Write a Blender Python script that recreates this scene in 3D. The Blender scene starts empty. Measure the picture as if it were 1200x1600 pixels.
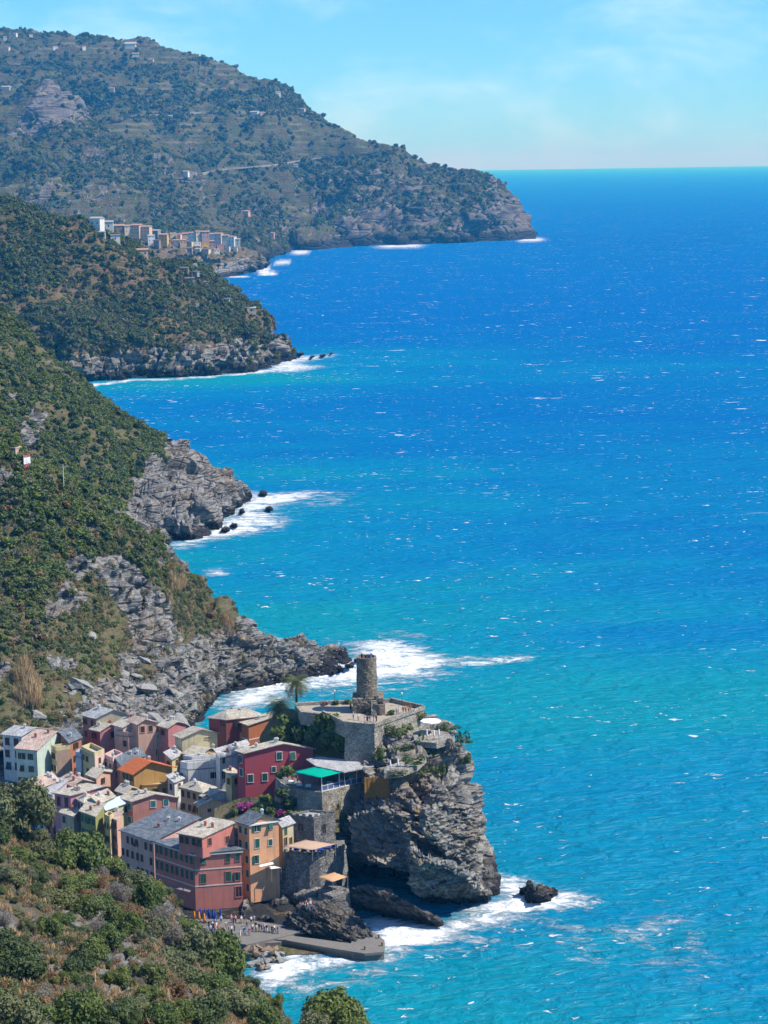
import bpy, bmesh, math, random
import numpy as np
from mathutils import Vector, Matrix, Euler
from mathutils.bvhtree import BVHTree

rnd = random.Random(7)
scene = bpy.context.scene
col = scene.collection
PI = math.pi

# ------------------------------------------------------------------ camera
CAM_H = 150.0
FPX = 3200.0                      # focal length in pixels of the 1200x1600 photograph
PITCH = math.atan(537.0 / FPX)
ROLL = math.radians(-0.84)
CAM = Vector((0, 0, CAM_H))
CROT = Matrix.Rotation(PI / 2 - PITCH, 3, 'X') @ Matrix.Rotation(ROLL, 3, 'Z')
cam_data = bpy.data.cameras.new("camera")
cam_data.sensor_fit = 'VERTICAL'
cam_data.sensor_height = 24.0
cam_data.lens = 24.0 * FPX / 1600.0
cam_data.clip_start = 1.0
cam_data.clip_end = 200000.0
cam = bpy.data.objects.new("camera", cam_data)
col.objects.link(cam)
cam.matrix_world = Matrix.Translation(CAM) @ CROT.to_4x4()
scene.camera = cam

# ------------------------------------------------------------------ light
SUN_EL = math.radians(50)
SUN_AZ = math.radians(-9)           # measured from +X (right) towards +Y (away)
SUN_DIR = Vector((math.cos(SUN_EL) * math.cos(SUN_AZ), math.cos(SUN_EL) * math.sin(SUN_AZ), math.sin(SUN_EL)))
sun_data = bpy.data.lights.new("sun", 'SUN')
sun_data.energy = 5.0
sun_data.angle = math.radians(0.55)
sun_data.color = (1.0, 0.95, 0.87)
sun = bpy.data.objects.new("sun", sun_data)
col.objects.link(sun)
sun.rotation_euler = SUN_DIR.to_track_quat('Z', 'Y').to_euler()

world = bpy.data.worlds.new("World")
scene.world = world
world.use_nodes = True
wt = world.node_tree
wt.nodes.clear()
w_out = wt.nodes.new('ShaderNodeOutputWorld')
w_bg = wt.nodes.new('ShaderNodeBackground')
w_sky = wt.nodes.new('ShaderNodeTexSky')
w_sky.sky_type = 'NISHITA'
w_sky.sun_disc = False
w_sky.sun_elevation = SUN_EL
w_sky.sun_rotation = math.radians(90) - SUN_AZ
w_sky.altitude = 0
w_sky.air_density = 1.0
w_sky.dust_density = 0.0
w_sky.ozone_density = 3.0
w_tint = wt.nodes.new('ShaderNodeMix'); w_tint.data_type = 'RGBA'; w_tint.blend_type = 'MULTIPLY'
w_tint.inputs[0].default_value = 1.0
w_tint.inputs[7].default_value = (0.37, 0.82, 1.34, 1)
w_geo = wt.nodes.new('ShaderNodeTexCoord')
w_map = wt.nodes.new('ShaderNodeMapping')
w_map.inputs['Scale'].default_value = (1.0, 1.0, 2.2)
w_map.inputs['Location'].default_value = (2, 8, 1)
w_noise = wt.nodes.new('ShaderNodeTexNoise')
w_noise.inputs['Scale'].default_value = 9.0
w_noise.inputs['Detail'].default_value = 8.0
w_noise.inputs['Roughness'].default_value = 0.6
w_noise.inputs['Distortion'].default_value = 0.25
w_ramp = wt.nodes.new('ShaderNodeMapRange')
w_ramp.interpolation_type = 'SMOOTHSTEP'
w_ramp.inputs['From Min'].default_value = 0.44
w_ramp.inputs['From Max'].default_value = 0.76
w_ramp.inputs['To Max'].default_value = 0.42
w_cl = wt.nodes.new('ShaderNodeMix'); w_cl.data_type = 'RGBA'
w_cl.inputs[7].default_value = (7.6, 9.4, 11.8, 1)
wt.links.new(w_geo.outputs['Generated'], w_map.inputs['Vector'])
wt.links.new(w_map.outputs[0], w_noise.inputs['Vector'])
wt.links.new(w_noise.outputs['Fac'], w_ramp.inputs['Value'])
wt.links.new(w_sky.outputs[0], w_tint.inputs[6])
wt.links.new(w_tint.outputs[2], w_cl.inputs[6])
wt.links.new(w_ramp.outputs[0], w_cl.inputs[0])
wt.links.new(w_cl.outputs[2], w_bg.inputs['Color'])
w_bg.inputs['Strength'].default_value = 0.105
wt.links.new(w_bg.outputs[0], w_out.inputs['Surface'])

scene.view_settings.view_transform = 'Standard'
scene.view_settings.look = 'None'
scene.view_settings.exposure = 0.4
scene.view_settings.gamma = 1.0
scene.view_settings.use_curve_mapping = False
scene.render.engine = 'CYCLES'
scene.cycles.use_denoising = True
scene.cycles.max_bounces = 5
scene.cycles.diffuse_bounces = 2
scene.cycles.glossy_bounces = 2
scene.cycles.transmission_bounces = 2
scene.cycles.transparent_max_bounces = 6
scene.cycles.volume_bounces = 0
scene.cycles.caustics_reflective = False
scene.cycles.caustics_refractive = False
scene.cycles.use_adaptive_sampling = True
scene.cycles.adaptive_threshold = 0.015

# ------------------------------------------------------------------ pixel <-> world
def ray(px, py):
    d = CROT @ Vector(((px - 600.0) / FPX, -(py - 800.0) / FPX, -1.0))
    return d.normalized()
def at(px, py, Y):
    d = ray(px, py); return CAM + d * (Y / d.y)
def atz(px, py, z=0.0):
    d = ray(px, py); return CAM + d * ((z - CAM_H) / d.z)
def pix(p):
    q = CROT.transposed() @ (Vector(p) - CAM)
    return (600 + FPX * q.x / -q.z, 800 - FPX * q.y / -q.z)

# ------------------------------------------------------------------ noise in numpy
_rs = np.random.RandomState(11)
_perm = np.concatenate([_rs.permutation(256)] * 3)
_grad = _rs.normal(size=(256, 3)); _grad /= np.linalg.norm(_grad, axis=1)[:, None]
def pnoise(x, y, z):
    xi = np.floor(x).astype(int); yi = np.floor(y).astype(int); zi = np.floor(z).astype(int)
    xf = x - xi; yf = y - yi; zf = z - zi
    u = xf * xf * xf * (xf * (xf * 6 - 15) + 10)
    v = yf * yf * yf * (yf * (yf * 6 - 15) + 10)
    w = zf * zf * zf * (zf * (zf * 6 - 15) + 10)
    def g(i, j, k):
        h = _perm[(_perm[(_perm[(xi + i) & 255] + yi + j) & 255] + zi + k) & 255]
        gr = _grad[h]
        return gr[..., 0] * (xf - i) + gr[..., 1] * (yf - j) + gr[..., 2] * (zf - k)
    def L(a, b, t): return a + (b - a) * t
    return L(L(L(g(0,0,0), g(1,0,0), u), L(g(0,1,0), g(1,1,0), u), v),
             L(L(g(0,0,1), g(1,0,1), u), L(g(0,1,1), g(1,1,1), u), v), w) * 1.5
def fbm(P, scale, oct=4, gain=0.5, ridged=False, seed=0.0):
    x, y, z = P[..., 0] / scale + seed * 17.3, P[..., 1] / scale + seed * 5.1, P[..., 2] / scale + seed * 9.7
    s = np.zeros(x.shape); a = 1.0
    for o in range(oct):
        n = pnoise(x, y, z)
        s += a * ((1 - 2 * np.abs(n)) if ridged else n)
        x = x * 2.03 + 3.1; y = y * 2.03 + 7.7; z = z * 2.03 + 1.9; a *= gain
    return s
def sstep(a, b, x):
    t = np.clip((x - a) / (b - a), 0, 1); return t * t * (3 - 2 * t)

# ------------------------------------------------------------------ object helpers
def new_obj(name, me, parent=None, mat=None):
    o = bpy.data.objects.new(name, me); col.objects.link(o)
    if parent is not None: o.parent = parent
    if mat is not None and me is not None and not me.materials: me.materials.append(mat)
    return o
def tag(o, label=None, cat=None, group=None, kind=None):
    if label: o['label'] = label
    if cat: o['category'] = cat
    if group: o['group'] = group
    if kind: o['kind'] = kind
    return o
def empty(name, loc, label=None, cat=None, group=None, rz=0.0):
    o = bpy.data.objects.new(name, None); col.objects.link(o)
    o.location = loc; o.rotation_euler = (0, 0, rz)
    o.empty_display_size = 0.3
    return tag(o, label, cat, group)
def mesh_from(name, verts, faces, mat=None, smooth=False):
    me = bpy.data.meshes.new(name)
    me.from_pydata([tuple(v) for v in verts], [], faces)
    if mat: me.materials.append(mat)
    if smooth:
        me.polygons.foreach_set('use_smooth', [True] * len(me.polygons))
    me.update()
    return me
def grid_mesh(name, P, mat=None, smooth=True, flip=False, attrs=None):
    n, m = P.shape[:2]
    idx = np.arange(n * m).reshape(n, m)
    q = np.stack([idx[:-1, :-1], idx[:-1, 1:], idx[1:, 1:], idx[1:, :-1]], -1).reshape(-1, 4)
    if flip: q = q[:, ::-1]
    me = bpy.data.meshes.new(name)
    me.vertices.add(n * m); me.vertices.foreach_set('co', P.reshape(-1).astype(np.float32))
    me.loops.add(q.size); me.loops.foreach_set('vertex_index', q.reshape(-1).astype(np.int32))
    me.polygons.add(len(q)); me.polygons.foreach_set('loop_start', np.arange(0, q.size, 4, dtype=np.int32))
    me.polygons.foreach_set('loop_total', np.full(len(q), 4, dtype=np.int32))
    me.update(calc_edges=True)
    me.polygons.foreach_set('use_smooth', np.full(len(q), smooth))
    if attrs:
        for k, a in attrs.items():
            at_ = me.attributes.new(k, 'FLOAT', 'POINT'); at_.data.foreach_set('value', a.reshape(-1).astype(np.float32))
    if mat: me.materials.append(mat)
    return me

class MB:
    """collects boxes, prisms, tubes ... into one mesh"""
    def __init__(s): s.v = []; s.f = []
    def add(s, vs, fs):
        b = len(s.v); s.v += [Vector(v) for v in vs]; s.f += [tuple(i + b for i in f) for f in fs]; return s
    def box(s, c, size, M=None):
        hx, hy, hz = size[0] / 2, size[1] / 2, size[2] / 2
        vs = [Vector((x * hx, y * hy, z * hz)) for z in (-1, 1) for y in (-1, 1) for x in (-1, 1)]
        if M is not None: vs = [M @ v for v in vs]
        c = Vector(c)
        return s.add([v + c for v in vs], [(0,2,3,1),(4,5,7,6),(0,1,5,4),(2,6,7,3),(0,4,6,2),(1,3,7,5)])
    def prism(s, poly, z0, z1):
        n = len(poly)
        z0 = z0 if hasattr(z0, '__len__') else [z0] * n; z1 = z1 if hasattr(z1, '__len__') else [z1] * n
        vs = [(p[0], p[1], z0[i]) for i, p in enumerate(poly)] + [(p[0], p[1], z1[i]) for i, p in enumerate(poly)]
        ar = sum(poly[i][0] * poly[(i + 1) % n][1] - poly[(i + 1) % n][0] * poly[i][1] for i in range(n))
        fs = [tuple(range(n))[::-1], tuple(range(n, 2 * n))] + [(i, (i + 1) % n, n + (i + 1) % n, n + i) for i in range(n)]
        if ar < 0: fs = [f[::-1] for f in fs]
        return s.add(vs, fs)
    def tube(s, a, b, r0, r1=None, n=8, caps=True):
        a, b = Vector(a), Vector(b); r1 = r0 if r1 is None else r1
        d = (b - a).normalized(); u = d.orthogonal().normalized(); w = d.cross(u)
        vs = []
        for p, r in ((a, r0), (b, r1)):
            for i in range(n):
                t = 2 * PI * i / n; vs.append(p + u * (r * math.cos(t)) + w * (r * math.sin(t)))
        fs = [(i, (i + 1) % n, n + (i + 1) % n, n + i) for i in range(n)]
        if caps: fs += [tuple(range(n))[::-1], tuple(range(n, 2 * n))]
        return s.add(vs, fs)
    def lathe(s, prof, n=16, c=(0, 0, 0)):
        c = Vector(c); k = len(prof); vs = []
        for r, z in prof:
            for i in range(n):
                t = 2 * PI * i / n; vs.append(c + Vector((r * math.cos(t), r * math.sin(t), z)))
        fs = [(j * n + i, j * n + (i + 1) % n, (j + 1) * n + (i + 1) % n, (j + 1) * n + i) for j in range(k - 1) for i in range(n)]
        fs += [tuple(range(n))[::-1], tuple(range((k - 1) * n, k * n))]
        return s.add(vs, fs)
    def mesh(s, name, mat=None, smooth=False): return mesh_from(name, s.v, s.f, mat, smooth)
    def build(s, name, mat=None, parent=None, smooth=False): return new_obj(name, s.mesh(name, mat, smooth), parent)

# ------------------------------------------------------------------ material helpers
class NT:
    def __init__(s, name):
        s.m = bpy.data.materials.new(name); s.m.use_nodes = True
        s.t = s.m.node_tree; s.t.nodes.clear()
        s.out = s.t.nodes.new('ShaderNodeOutputMaterial')
    def n(s, typ, **kw):
        nd = s.t.nodes.new('ShaderNode' + typ)
        for k, v in kw.items():
            k2 = k.replace('_', ' ')
            if k in ('operation', 'blend_type', 'data_type', 'interpolation_type', 'attribute_name', 'feature', 'musgrave_type', 'noise_dimensions', 'wave_type', 'bands_direction', 'offset', 'distance', 'normalize', 'attribute_type', 'clamp'):
                setattr(nd, k, v); continue
            key = int(k[1:]) if k[0] == 'i' and k[1:].isdigit() else k2
            sock = nd.inputs[key]
            if isinstance(v, bpy.types.NodeSocket): s.t.links.new(v, sock)
            else:
                if sock.type == 'RGBA' and hasattr(v, '__len__') and len(v) == 3: v = (*v, 1)
                sock.default_value = v
        return nd
    def math(s, op, a, b=0.0, c=None):
        kw = dict(operation=op, i0=a, i1=b)
        if c is not None: kw['i2'] = c
        return s.n('Math', **kw).outputs[0]
    def mix(s, f, a, b, mode='MIX'):
        return s.n('Mix', data_type='RGBA', blend_type=mode, i0=f, i6=a, i7=b).outputs[2]
    def rng(s, v, a, b, c=0.0, d=1.0, smooth=True):
        return s.n('MapRange', interpolation_type='SMOOTHSTEP' if smooth else 'LINEAR', Value=v, From_Min=a, From_Max=b, To_Min=c, To_Max=d).outputs[0]
    def pos(s): return s.n('NewGeometry').outputs['Position']
    def obj(s): return s.n('TexCoord').outputs['Object']
    def map(s, v, scale=(1, 1, 1), rot=(0, 0, 0), loc=(0, 0, 0)):
        return s.n('Mapping', Vector=v, Scale=scale, Rotation=rot, Location=loc).outputs[0]
    def noise(s, v, scale, detail=4.0, rough=0.55, dist=0.0, out='Fac'):
        return s.n('TexNoise', Vector=v, Scale=scale, Detail=detail, Roughness=rough, Distortion=dist).outputs[out]
    def vor(s, v, scale, out='Distance', feature='F1'):
        return s.n('TexVoronoi', feature=feature, Vector=v, Scale=scale).outputs[out]
    def attr(s, name): return s.n('Attribute', attribute_name=name).outputs['Fac']
    def bump(s, h, strength=0.5, distance=0.1, normal=None):
        kw = dict(Strength=strength, Distance=distance, Height=h)
        nd = s.n('Bump', **{k: v for k, v in kw.items() if k != 'Distance'})
        nd.inputs['Distance'].default_value = distance
        if normal is not None: s.t.links.new(normal, nd.inputs['Normal'])
        return nd.outputs[0]
    def bsdf(s, color, rough=0.8, normal=None, spec=0.3, metal=0.0, **kw):
        nd = s.n('BsdfPrincipled', Base_Color=color, Roughness=rough, Metallic=metal)
        nd.inputs['Specular IOR Level'].default_value = spec
        if normal is not None: s.t.links.new(normal, nd.inputs['Normal'])
        s.t.links.new(nd.outputs[0], s.out.inputs['Surface'])
        return nd
# ================================================================== materials of the setting
def terrain_material(name, rock=(0.23, 0.22, 0.20), rock2=(0.12, 0.115, 0.11), soil=(0.17, 0.115, 0.07), green=(0.060, 0.085, 0.022), dry=(0.16, 0.13, 0.06), s=1.0, strata=(0.5, 0.25, 0.9), terr=0.0):
    t = NT(name); P = t.pos()
    n1 = t.noise(P, 0.06 / s, 6, 0.6); n2 = t.noise(P, 0.35 / s, 5, 0.6); n3 = t.noise(P, 1.6 / s, 4, 0.6)
    # rock: tilted beds
    st = t.noise(t.map(P, scale=(0.10, 0.10, 1.1), rot=strata), 0.9 / s, 6, 0.65, 0.6)
    rc = t.mix(t.rng(st, 0.40, 0.60), rock2, rock)
    crk = t.vor(t.map(P, scale=(0.35, 0.35, 1.0), rot=strata), 0.26 / s, 'Distance', 'DISTANCE_TO_EDGE')
    rc = t.mix(t.rng(crk, 0.0, 0.035, 0.6, 0.0), rc, tuple(x * 0.35 for x in rock2))
    rc = t.mix(t.rng(n2, 0.45, 0.7, 0.0, 0.6), rc, (rock[0] * 1.35, rock[1] * 1.25, rock[2] * 1.05))
    rc = t.mix(t.rng(n1, 0.5, 0.68, 0.0, 0.55), rc, (0.21, 0.155, 0.10))
    # wet dark foot at the waterline
    zz = t.n('SeparateXYZ', Vector=P).outputs[2]
    wet = t.rng(t.math('ADD', zz, t.math('MULTIPLY', n2, -3.5 * s)), 0.2 * s, 2.6 * s, 1.0, 0.0)
    rc = t.mix(wet, rc, (0.030, 0.029, 0.030))
    gc = t.mix(t.rng(n2, 0.4, 0.62), soil, green)
    gc = t.mix(t.rng(n3, 0.5, 0.7, 0, 0.8), gc, dry)
    if terr:
        band = t.math('FRACT', t.math('ADD', t.math('MULTIPLY', zz, 1 / terr), t.math('MULTIPLY', n1, 1.5)))
        gc = t.mix(t.math('MULTIPLY', t.rng(band, 0.5, 0.75), t.rng(n1, 0.48, 0.62, 0.0, 0.7)), gc, (0.16, 0.15, 0.075))
    m = t.rng(t.math('ADD', t.attr('rock'), t.math('MULTIPLY', t.math('SUBTRACT', n2, 0.5), 0.9)), 0.42, 0.58)
    c = t.mix(m, gc, rc)
    h = t.math('ADD', t.math('MULTIPLY', st, 1.0), t.math('MULTIPLY', n3, 0.5))
    b = t.bump(t.math('ADD', h, t.math('MULTIPLY', m, t.rng(crk, 0.0, 0.10, 0.0, 0.7))), 1.0, 1.1 * s)
    t.bsdf(c, 0.9, b, 0.15)
    return t.m

def catmull(P, n):
    """P (k,...): resample along axis 0 by chord length to n samples"""
    k = len(P)
    D = np.linalg.norm((P[1:] - P[:-1]).reshape(k - 1, -1), axis=1) + 1e-6
    return D
def spline(P, t, T, limit=False):
    """cardinal (finite difference) cubic Hermite of P at knots t, evaluated at T (vectorised over trailing dims)"""
    k = len(t)
    m = np.zeros_like(P)
    d = (P[1:] - P[:-1]) / (t[1:] - t[:-1])[(slice(None),) + (None,) * (P.ndim - 1)]
    a_, b_ = d[:-1], d[1:]
    m[1:-1] = np.where(a_ * b_ > 0, 2 * a_ * b_ / (a_ + b_ + np.where(a_ + b_ == 0, 1, 0)), 0.0) if limit else 0.5 * (a_ + b_)
    m[0] = d[0]; m[-1] = d[-1]
    i = np.clip(np.searchsorted(t, T, side='right') - 1, 0, k - 2)
    ex = (slice(None),) + (None,) * (P.ndim - 1)
    h = (t[i + 1] - t[i])[ex]; s = ((T - t[i]) / (t[i + 1] - t[i]))[ex]
    return ((2*s**3 - 3*s**2 + 1) * P[i] + (s**3 - 2*s**2 + s) * h * m[i] + (-2*s**3 + 3*s**2) * P[i+1] + (s**3 - s**2) * h * m[i+1])
def S(px, py, out=4.0):
    p = atz(px, py, 0.0); d = Vector((p.x, p.y - 0, 0)).normalized()
    return [Vector((p.x - d.x * out, p.y - d.y * out, -out * 1.5)), p]
def ctrl(c):
    pts = []
    for q in c:
        if isinstance(q, list): pts += q
        elif isinstance(q, Vector): pts.append(q)
        else: pts.append(at(*q))
    return pts
def loft_grid(cols, nu, nv, back=None, vpow=1.0):
    C = []
    for c in cols:
        pts = ctrl(c)
        if back:
            r = pts[-1]
            for dy, dz, fx in back: pts.append(Vector((r.x * (1 + dy / r.y) + fx, r.y + dy, max(r.z - dz, -8 - dy * .01))))
        A = np.array([tuple(p) for p in pts])
        dl = np.concatenate([[0], np.cumsum(np.linalg.norm(A[1:] - A[:-1], axis=1) + 1e-6)])
        dl /= dl[-1]
        C.append(spline(A, dl, np.linspace(0, 1, nv), True))
    C = np.array(C)                                   # (k, nv, 3)
    k = len(C)
    w = np.concatenate([[0], np.cumsum([np.linalg.norm(C[i + 1, nv // 2] - C[i, nv // 2]) * 0.5 + np.linalg.norm(C[i + 1, int(nv * .75)] - C[i, int(nv * .75)]) * 0.5 + 1e-3 for i in range(k - 1)])])
    w /= w[-1]
    return spline(C, w, np.linspace(0, 1, nu))        # (nu, nv, 3)
def normals(P):
    du = np.gradient(P, axis=0); dv = np.gradient(P, axis=1)
    n = np.cross(dv, du); L = np.linalg.norm(n, axis=2, keepdims=True) + 1e-9
    n = n / L
    s = np.sign(np.mean(n[..., 2])) or 1
    return n * s

TERR = {}
def make_terrain(name, cols, nu, nv, mat, relief, back=None, rockf=None, label=None, terr=None, fixed=None):
    P = loft_grid(cols, nu, nv, back)
    for scale, amp, ridged, seed in relief:
        n = normals(P)
        dsp = fbm(P, scale, 4, 0.5, ridged, seed) * amp
        dsp = dsp - dsp.mean()
        dsp = dsp * (0.25 + 0.75 * (1 - sstep(0.86, 1.0, np.linspace(0, 1, P.shape[0]))))[:, None]
        fade = sstep(-1.0, 3.0, P[..., 2])[..., None] * 0.75 + 0.25
        P = P + n * dsp[..., None] * fade
    if terr:
        st, amt = terr
        z = P[..., 2]; q = z / st + fbm(P, 220, 2) * 0.6; fr = q - np.floor(q)
        nz = (np.floor(q) + sstep(0.55, 1.0, fr)) * st - (q * st - z)
        mk = sstep(-0.05, 0.25, fbm(P, 260, 3, seed=4)) * amt * sstep(40, 90, z)
        P[..., 2] = z + (nz - z) * mk
    n = normals(P)
    slope = 1 - np.abs(n[..., 2])
    rock = rockf(P, slope) if rockf else sstep(0.35, 0.65, slope)
    # fine strata on rock
    me = grid_mesh(name, P, mat, name not in ('castle_cliff', 'rocky_point', 'hillside', 'headland'), flip=False, attrs={'rock': rock})
    # make faces point up
    if np.mean(np.cross(P[1:, :-1] - P[:-1, :-1], P[:-1, 1:] - P[:-1, :-1])[..., 2]) > 0:
        me.flip_normals()
    o = new_obj(name, me); o['kind'] = 'structure'
    if label: o['label'] = label
    TERR[name] = dict(P=P, n=n, rock=rock, obj=o)
    return o

def strata_relief(P, rock, amp, thick, tilt):
    """step-like beds of rock along a tilted axis"""
    ax = np.array(Vector(tilt).normalized())
    q = (P @ ax) / thick + fbm(P, thick * 9, 3, seed=2) * 1.1
    fr = q - np.floor(q)
    h = _perm[(np.floor(q).astype(int)) & 255] / 255.0 - 0.5
    prof = sstep(0.0, 0.12, fr) * (1 - sstep(0.85, 1.0, fr))
    return (prof - 0.5 + h) * amp * rock

def blocks(P, size, rot=(0, 0, 0), seed=0):
    """cells of broken rock: per-cell random height in -.5..0.5 and distance to the joint"""
    R = np.array(Euler(rot).to_matrix())
    sh = P.shape[:-1]
    Q = (P.reshape(-1, 3) @ R.T) / np.array(size)
    Q = Q + 0.10 * np.stack([pnoise(Q[:, 0] * .7 + 5, Q[:, 1] * .7, Q[:, 2] * .7), pnoise(Q[:, 0] * .7, Q[:, 1] * .7 + 9, Q[:, 2] * .7), pnoise(Q[:, 0] * .7, Q[:, 1] * .7, Q[:, 2] * .7 + 3)], -1)
    I = np.floor(Q).astype(int)
    f1 = np.full(len(Q), 9.0); f2 = np.full(len(Q), 9.0); hv_ = np.zeros(len(Q)); tx = np.zeros((len(Q), 3))
    for i in (-1, 0, 1):
        for j in (-1, 0, 1):
            for k in (-1, 0, 1):
                c = I + np.array([i, j, k])
                h = _perm[(_perm[(_perm[(c[:, 0] + seed) & 255] + c[:, 1]) & 255] + c[:, 2]) & 255]
                pt = c + 0.5 + 0.42 * _grad[h]
                d = (np.abs(Q - pt) ** 4).sum(1) ** 0.25
                m = d < f1
                f2 = np.where(m, f1, np.minimum(f2, d)); hv_ = np.where(m, h / 255.0 - 0.5, hv_)
                tx = np.where(m[:, None], (Q - pt) , tx); f1 = np.where(m, d, f1)
    g = np.array([0.6, 0.3, 0.5])
    return (hv_ + 0.5 * (tx @ g)).reshape(sh), (f2 - f1).reshape(sh)

M_FORE = terrain_material('foreground_soil', soil=(0.125, 0.095, 0.07), green=(0.075, 0.075, 0.036), dry=(0.155, 0.115, 0.065), rock=(0.20, 0.195, 0.185), s=0.55)
M_HILL = terrain_material('hillside_soil', rock=(0.265, 0.255, 0.24), rock2=(0.10, 0.10, 0.10), soil=(0.135, 0.105, 0.062), green=(0.085, 0.098, 0.034), dry=(0.165, 0.14, 0.065), strata=(0.9, 0.5, 0.3))
M_HEAD = terrain_material('headland_soil', s=2.0, soil=(0.165, 0.105, 0.065), green=(0.075, 0.08, 0.03), dry=(0.165, 0.125, 0.065), rock=(0.28, 0.26, 0.235), rock2=(0.11, 0.105, 0.10), strata=(0.7, 0.4, 0.5))
M_FAR = terrain_material('far_soil', s=6.0, rock=(0.17, 0.155, 0.145), rock2=(0.085, 0.08, 0.078), green=(0.05, 0.072, 0.022), soil=(0.085, 0.068, 0.04), dry=(0.12, 0.105, 0.045), terr=13.0)
M_CLIFF = terrain_material('cliff_rock', s=0.8, rock=(0.30, 0.285, 0.26), rock2=(0.13, 0.127, 0.122), strata=(0.12, -0.22, 0.4))

# ================================================================== sea
def make_sea():
    t = NT('sea_water'); P = t.pos()
    far = t.attr('offshore')            # 0 near the coast .. 1 open sea
    big = t.noise(t.map(P, scale=(0.5, 1.0, 1.0)), 0.0035, 4, 0.55, 0.5)
    med = t.noise(t.map(P, scale=(0.35, 1.0, 1.0)), 0.016, 5, 0.6, 0.6)
    k = t.math('ADD', far, t.math('ADD', t.math('MULTIPLY', t.math('SUBTRACT', big, 0.5), 1.5), t.math('MULTIPLY', t.math('SUBTRACT', med, 0.5), 0.85)))
    r = t.n('ValToRGB', Fac=k)
    cr = r.color_ramp
    cr.elements[0].position = 0.0; cr.elements[0].color = (0.003, 0.22, 0.29, 1)
    cr.elements[1].position = 1.0; cr.elements[1].color = (0.0003, 0.112, 0.335, 1)
    e = cr.elements.new(0.3); e.color = (0.001, 0.172, 0.335, 1)
    e = cr.elements.new(0.6); e.color = (0.0005, 0.136, 0.335, 1)
    c = r.outputs[0]
    # white water: lace where waves break, small caps in the open
    fo = t.attr('foam')
    lace = t.noise(t.map(P, scale=(0.55, 1, 1)), 0.45, 8, 0.68, 1.2)
    lace2 = t.noise(t.map(P, scale=(0.5, 1, 1), rot=(0, 0, 0.2)), 0.11, 6, 0.62, 1.6)
    fm = t.math('ADD', fo, t.math('ADD', t.math('MULTIPLY', t.math('SUBTRACT', lace, 0.5), 1.9), t.math('MULTIPLY', t.math('SUBTRACT', lace2, 0.5), 1.7)))
    fm = t.math('MULTIPLY', t.rng(fm, 0.22, 0.98), t.rng(fo, 0.02, 0.3))
    capn = t.noise(t.map(P, scale=(0.6, 1.0, 1.0)), 0.40, 4, 0.62, 0.6)
    capz = t.noise(t.map(P, scale=(0.7, 1.0, 1.0)), 0.021, 3, 0.6, 0.3)
    cap = t.math('MULTIPLY', t.rng(t.math('ADD', capn, t.math('MULTIPLY', capz, 0.22)), 0.768, 0.81), 0.85)
    capf = t.noise(t.map(P, scale=(0.5, 1.0, 1.0)), 0.12, 4, 0.64, 0.5)
    cap2 = t.math('MULTIPLY', t.rng(t.math('ADD', capf, t.math('MULTIPLY', capz, 0.18)), 0.757, 0.79), t.rng(t.n('SeparateXYZ', Vector=P).outputs[1], 700.0, 1500.0))
    white = t.math('MAXIMUM', t.math('MAXIMUM', fm, cap), cap2)
    c = t.mix(t.math('MULTIPLY', white, 0.95), c, (0.78, 0.81, 0.82))
    w1 = t.noise(t.map(P, scale=(0.55, 1, 1), rot=(0, 0, 0.25)), 0.35, 6, 0.62, 0.5)
    w2 = t.noise(t.map(P, scale=(0.4, 1, 1), rot=(0, 0, -0.15)), 0.07, 4, 0.6, 0.4)
    h = t.math('ADD', t.math('MULTIPLY', w1, 1.0), t.math('ADD', t.math('MULTIPLY', w2, 2.2), t.math('MULTIPLY', white, 0.35)))
    b = t.bump(h, 0.9, 2.2)
    df = t.n('BsdfDiffuse', Color=c, Normal=b); gl = t.n('BsdfGlossy', Color=(0.8, 0.9, 1.0), Roughness=0.28, Normal=b)
    mx = t.n('MixShader', Fac=t.math('MULTIPLY', t.math('SUBTRACT', 1.0, white), 0.02)); t.t.links.new(df.outputs[0], mx.inputs[1]); t.t.links.new(gl.outputs[0], mx.inputs[2])
    t.t.links.new(mx.outputs[0], t.out.inputs['Surface'])
    # grid: rows even in the picture, so that nearby water is finer
    inv = np.concatenate([np.linspace(1 / 300.0, 1 / 3000.0, 520), 1 / np.geomspace(3200, 95000, 60)])
    Y = 1 / inv
    u = np.linspace(-0.42, 0.42, 430)
    X = u[None, :] * (Y[:, None] + 40)
    YY = np.repeat(Y[:, None], len(u), 1)
    G = np.stack([X, YY, np.zeros_like(X)], -1)
    foam = np.zeros(X.shape)
    def poly(pts, strength=1.0, fall=5.0):
        nonlocal foam
        q = np.array([tuple(atz(*p))[:2] for p in pts])
        d = np.full(X.shape, 1e9); inside = np.zeros(X.shape, bool)
        for i in range(len(q)):
            a, b2 = q[i], q[(i + 1) % len(q)]
            ab = b2 - a; tt = np.clip(((X - a[0]) * ab[0] + (YY - a[1]) * ab[1]) / (ab @ ab + 1e-9), 0, 1)
            d = np.minimum(d, np.hypot(X - a[0] - tt * ab[0], YY - a[1] - tt * ab[1]))
            cond = ((a[1] > YY) != (b2[1] > YY)) & (X < (b2[0] - a[0]) * (YY - a[1]) / (b2[1] - a[1] + 1e-12) + a[0])
            inside ^= cond
        sd = np.where(inside, d, -d)
        foam = np.maximum(foam, strength * sstep(-fall * 1.3, fall * 1.8, sd))
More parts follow.
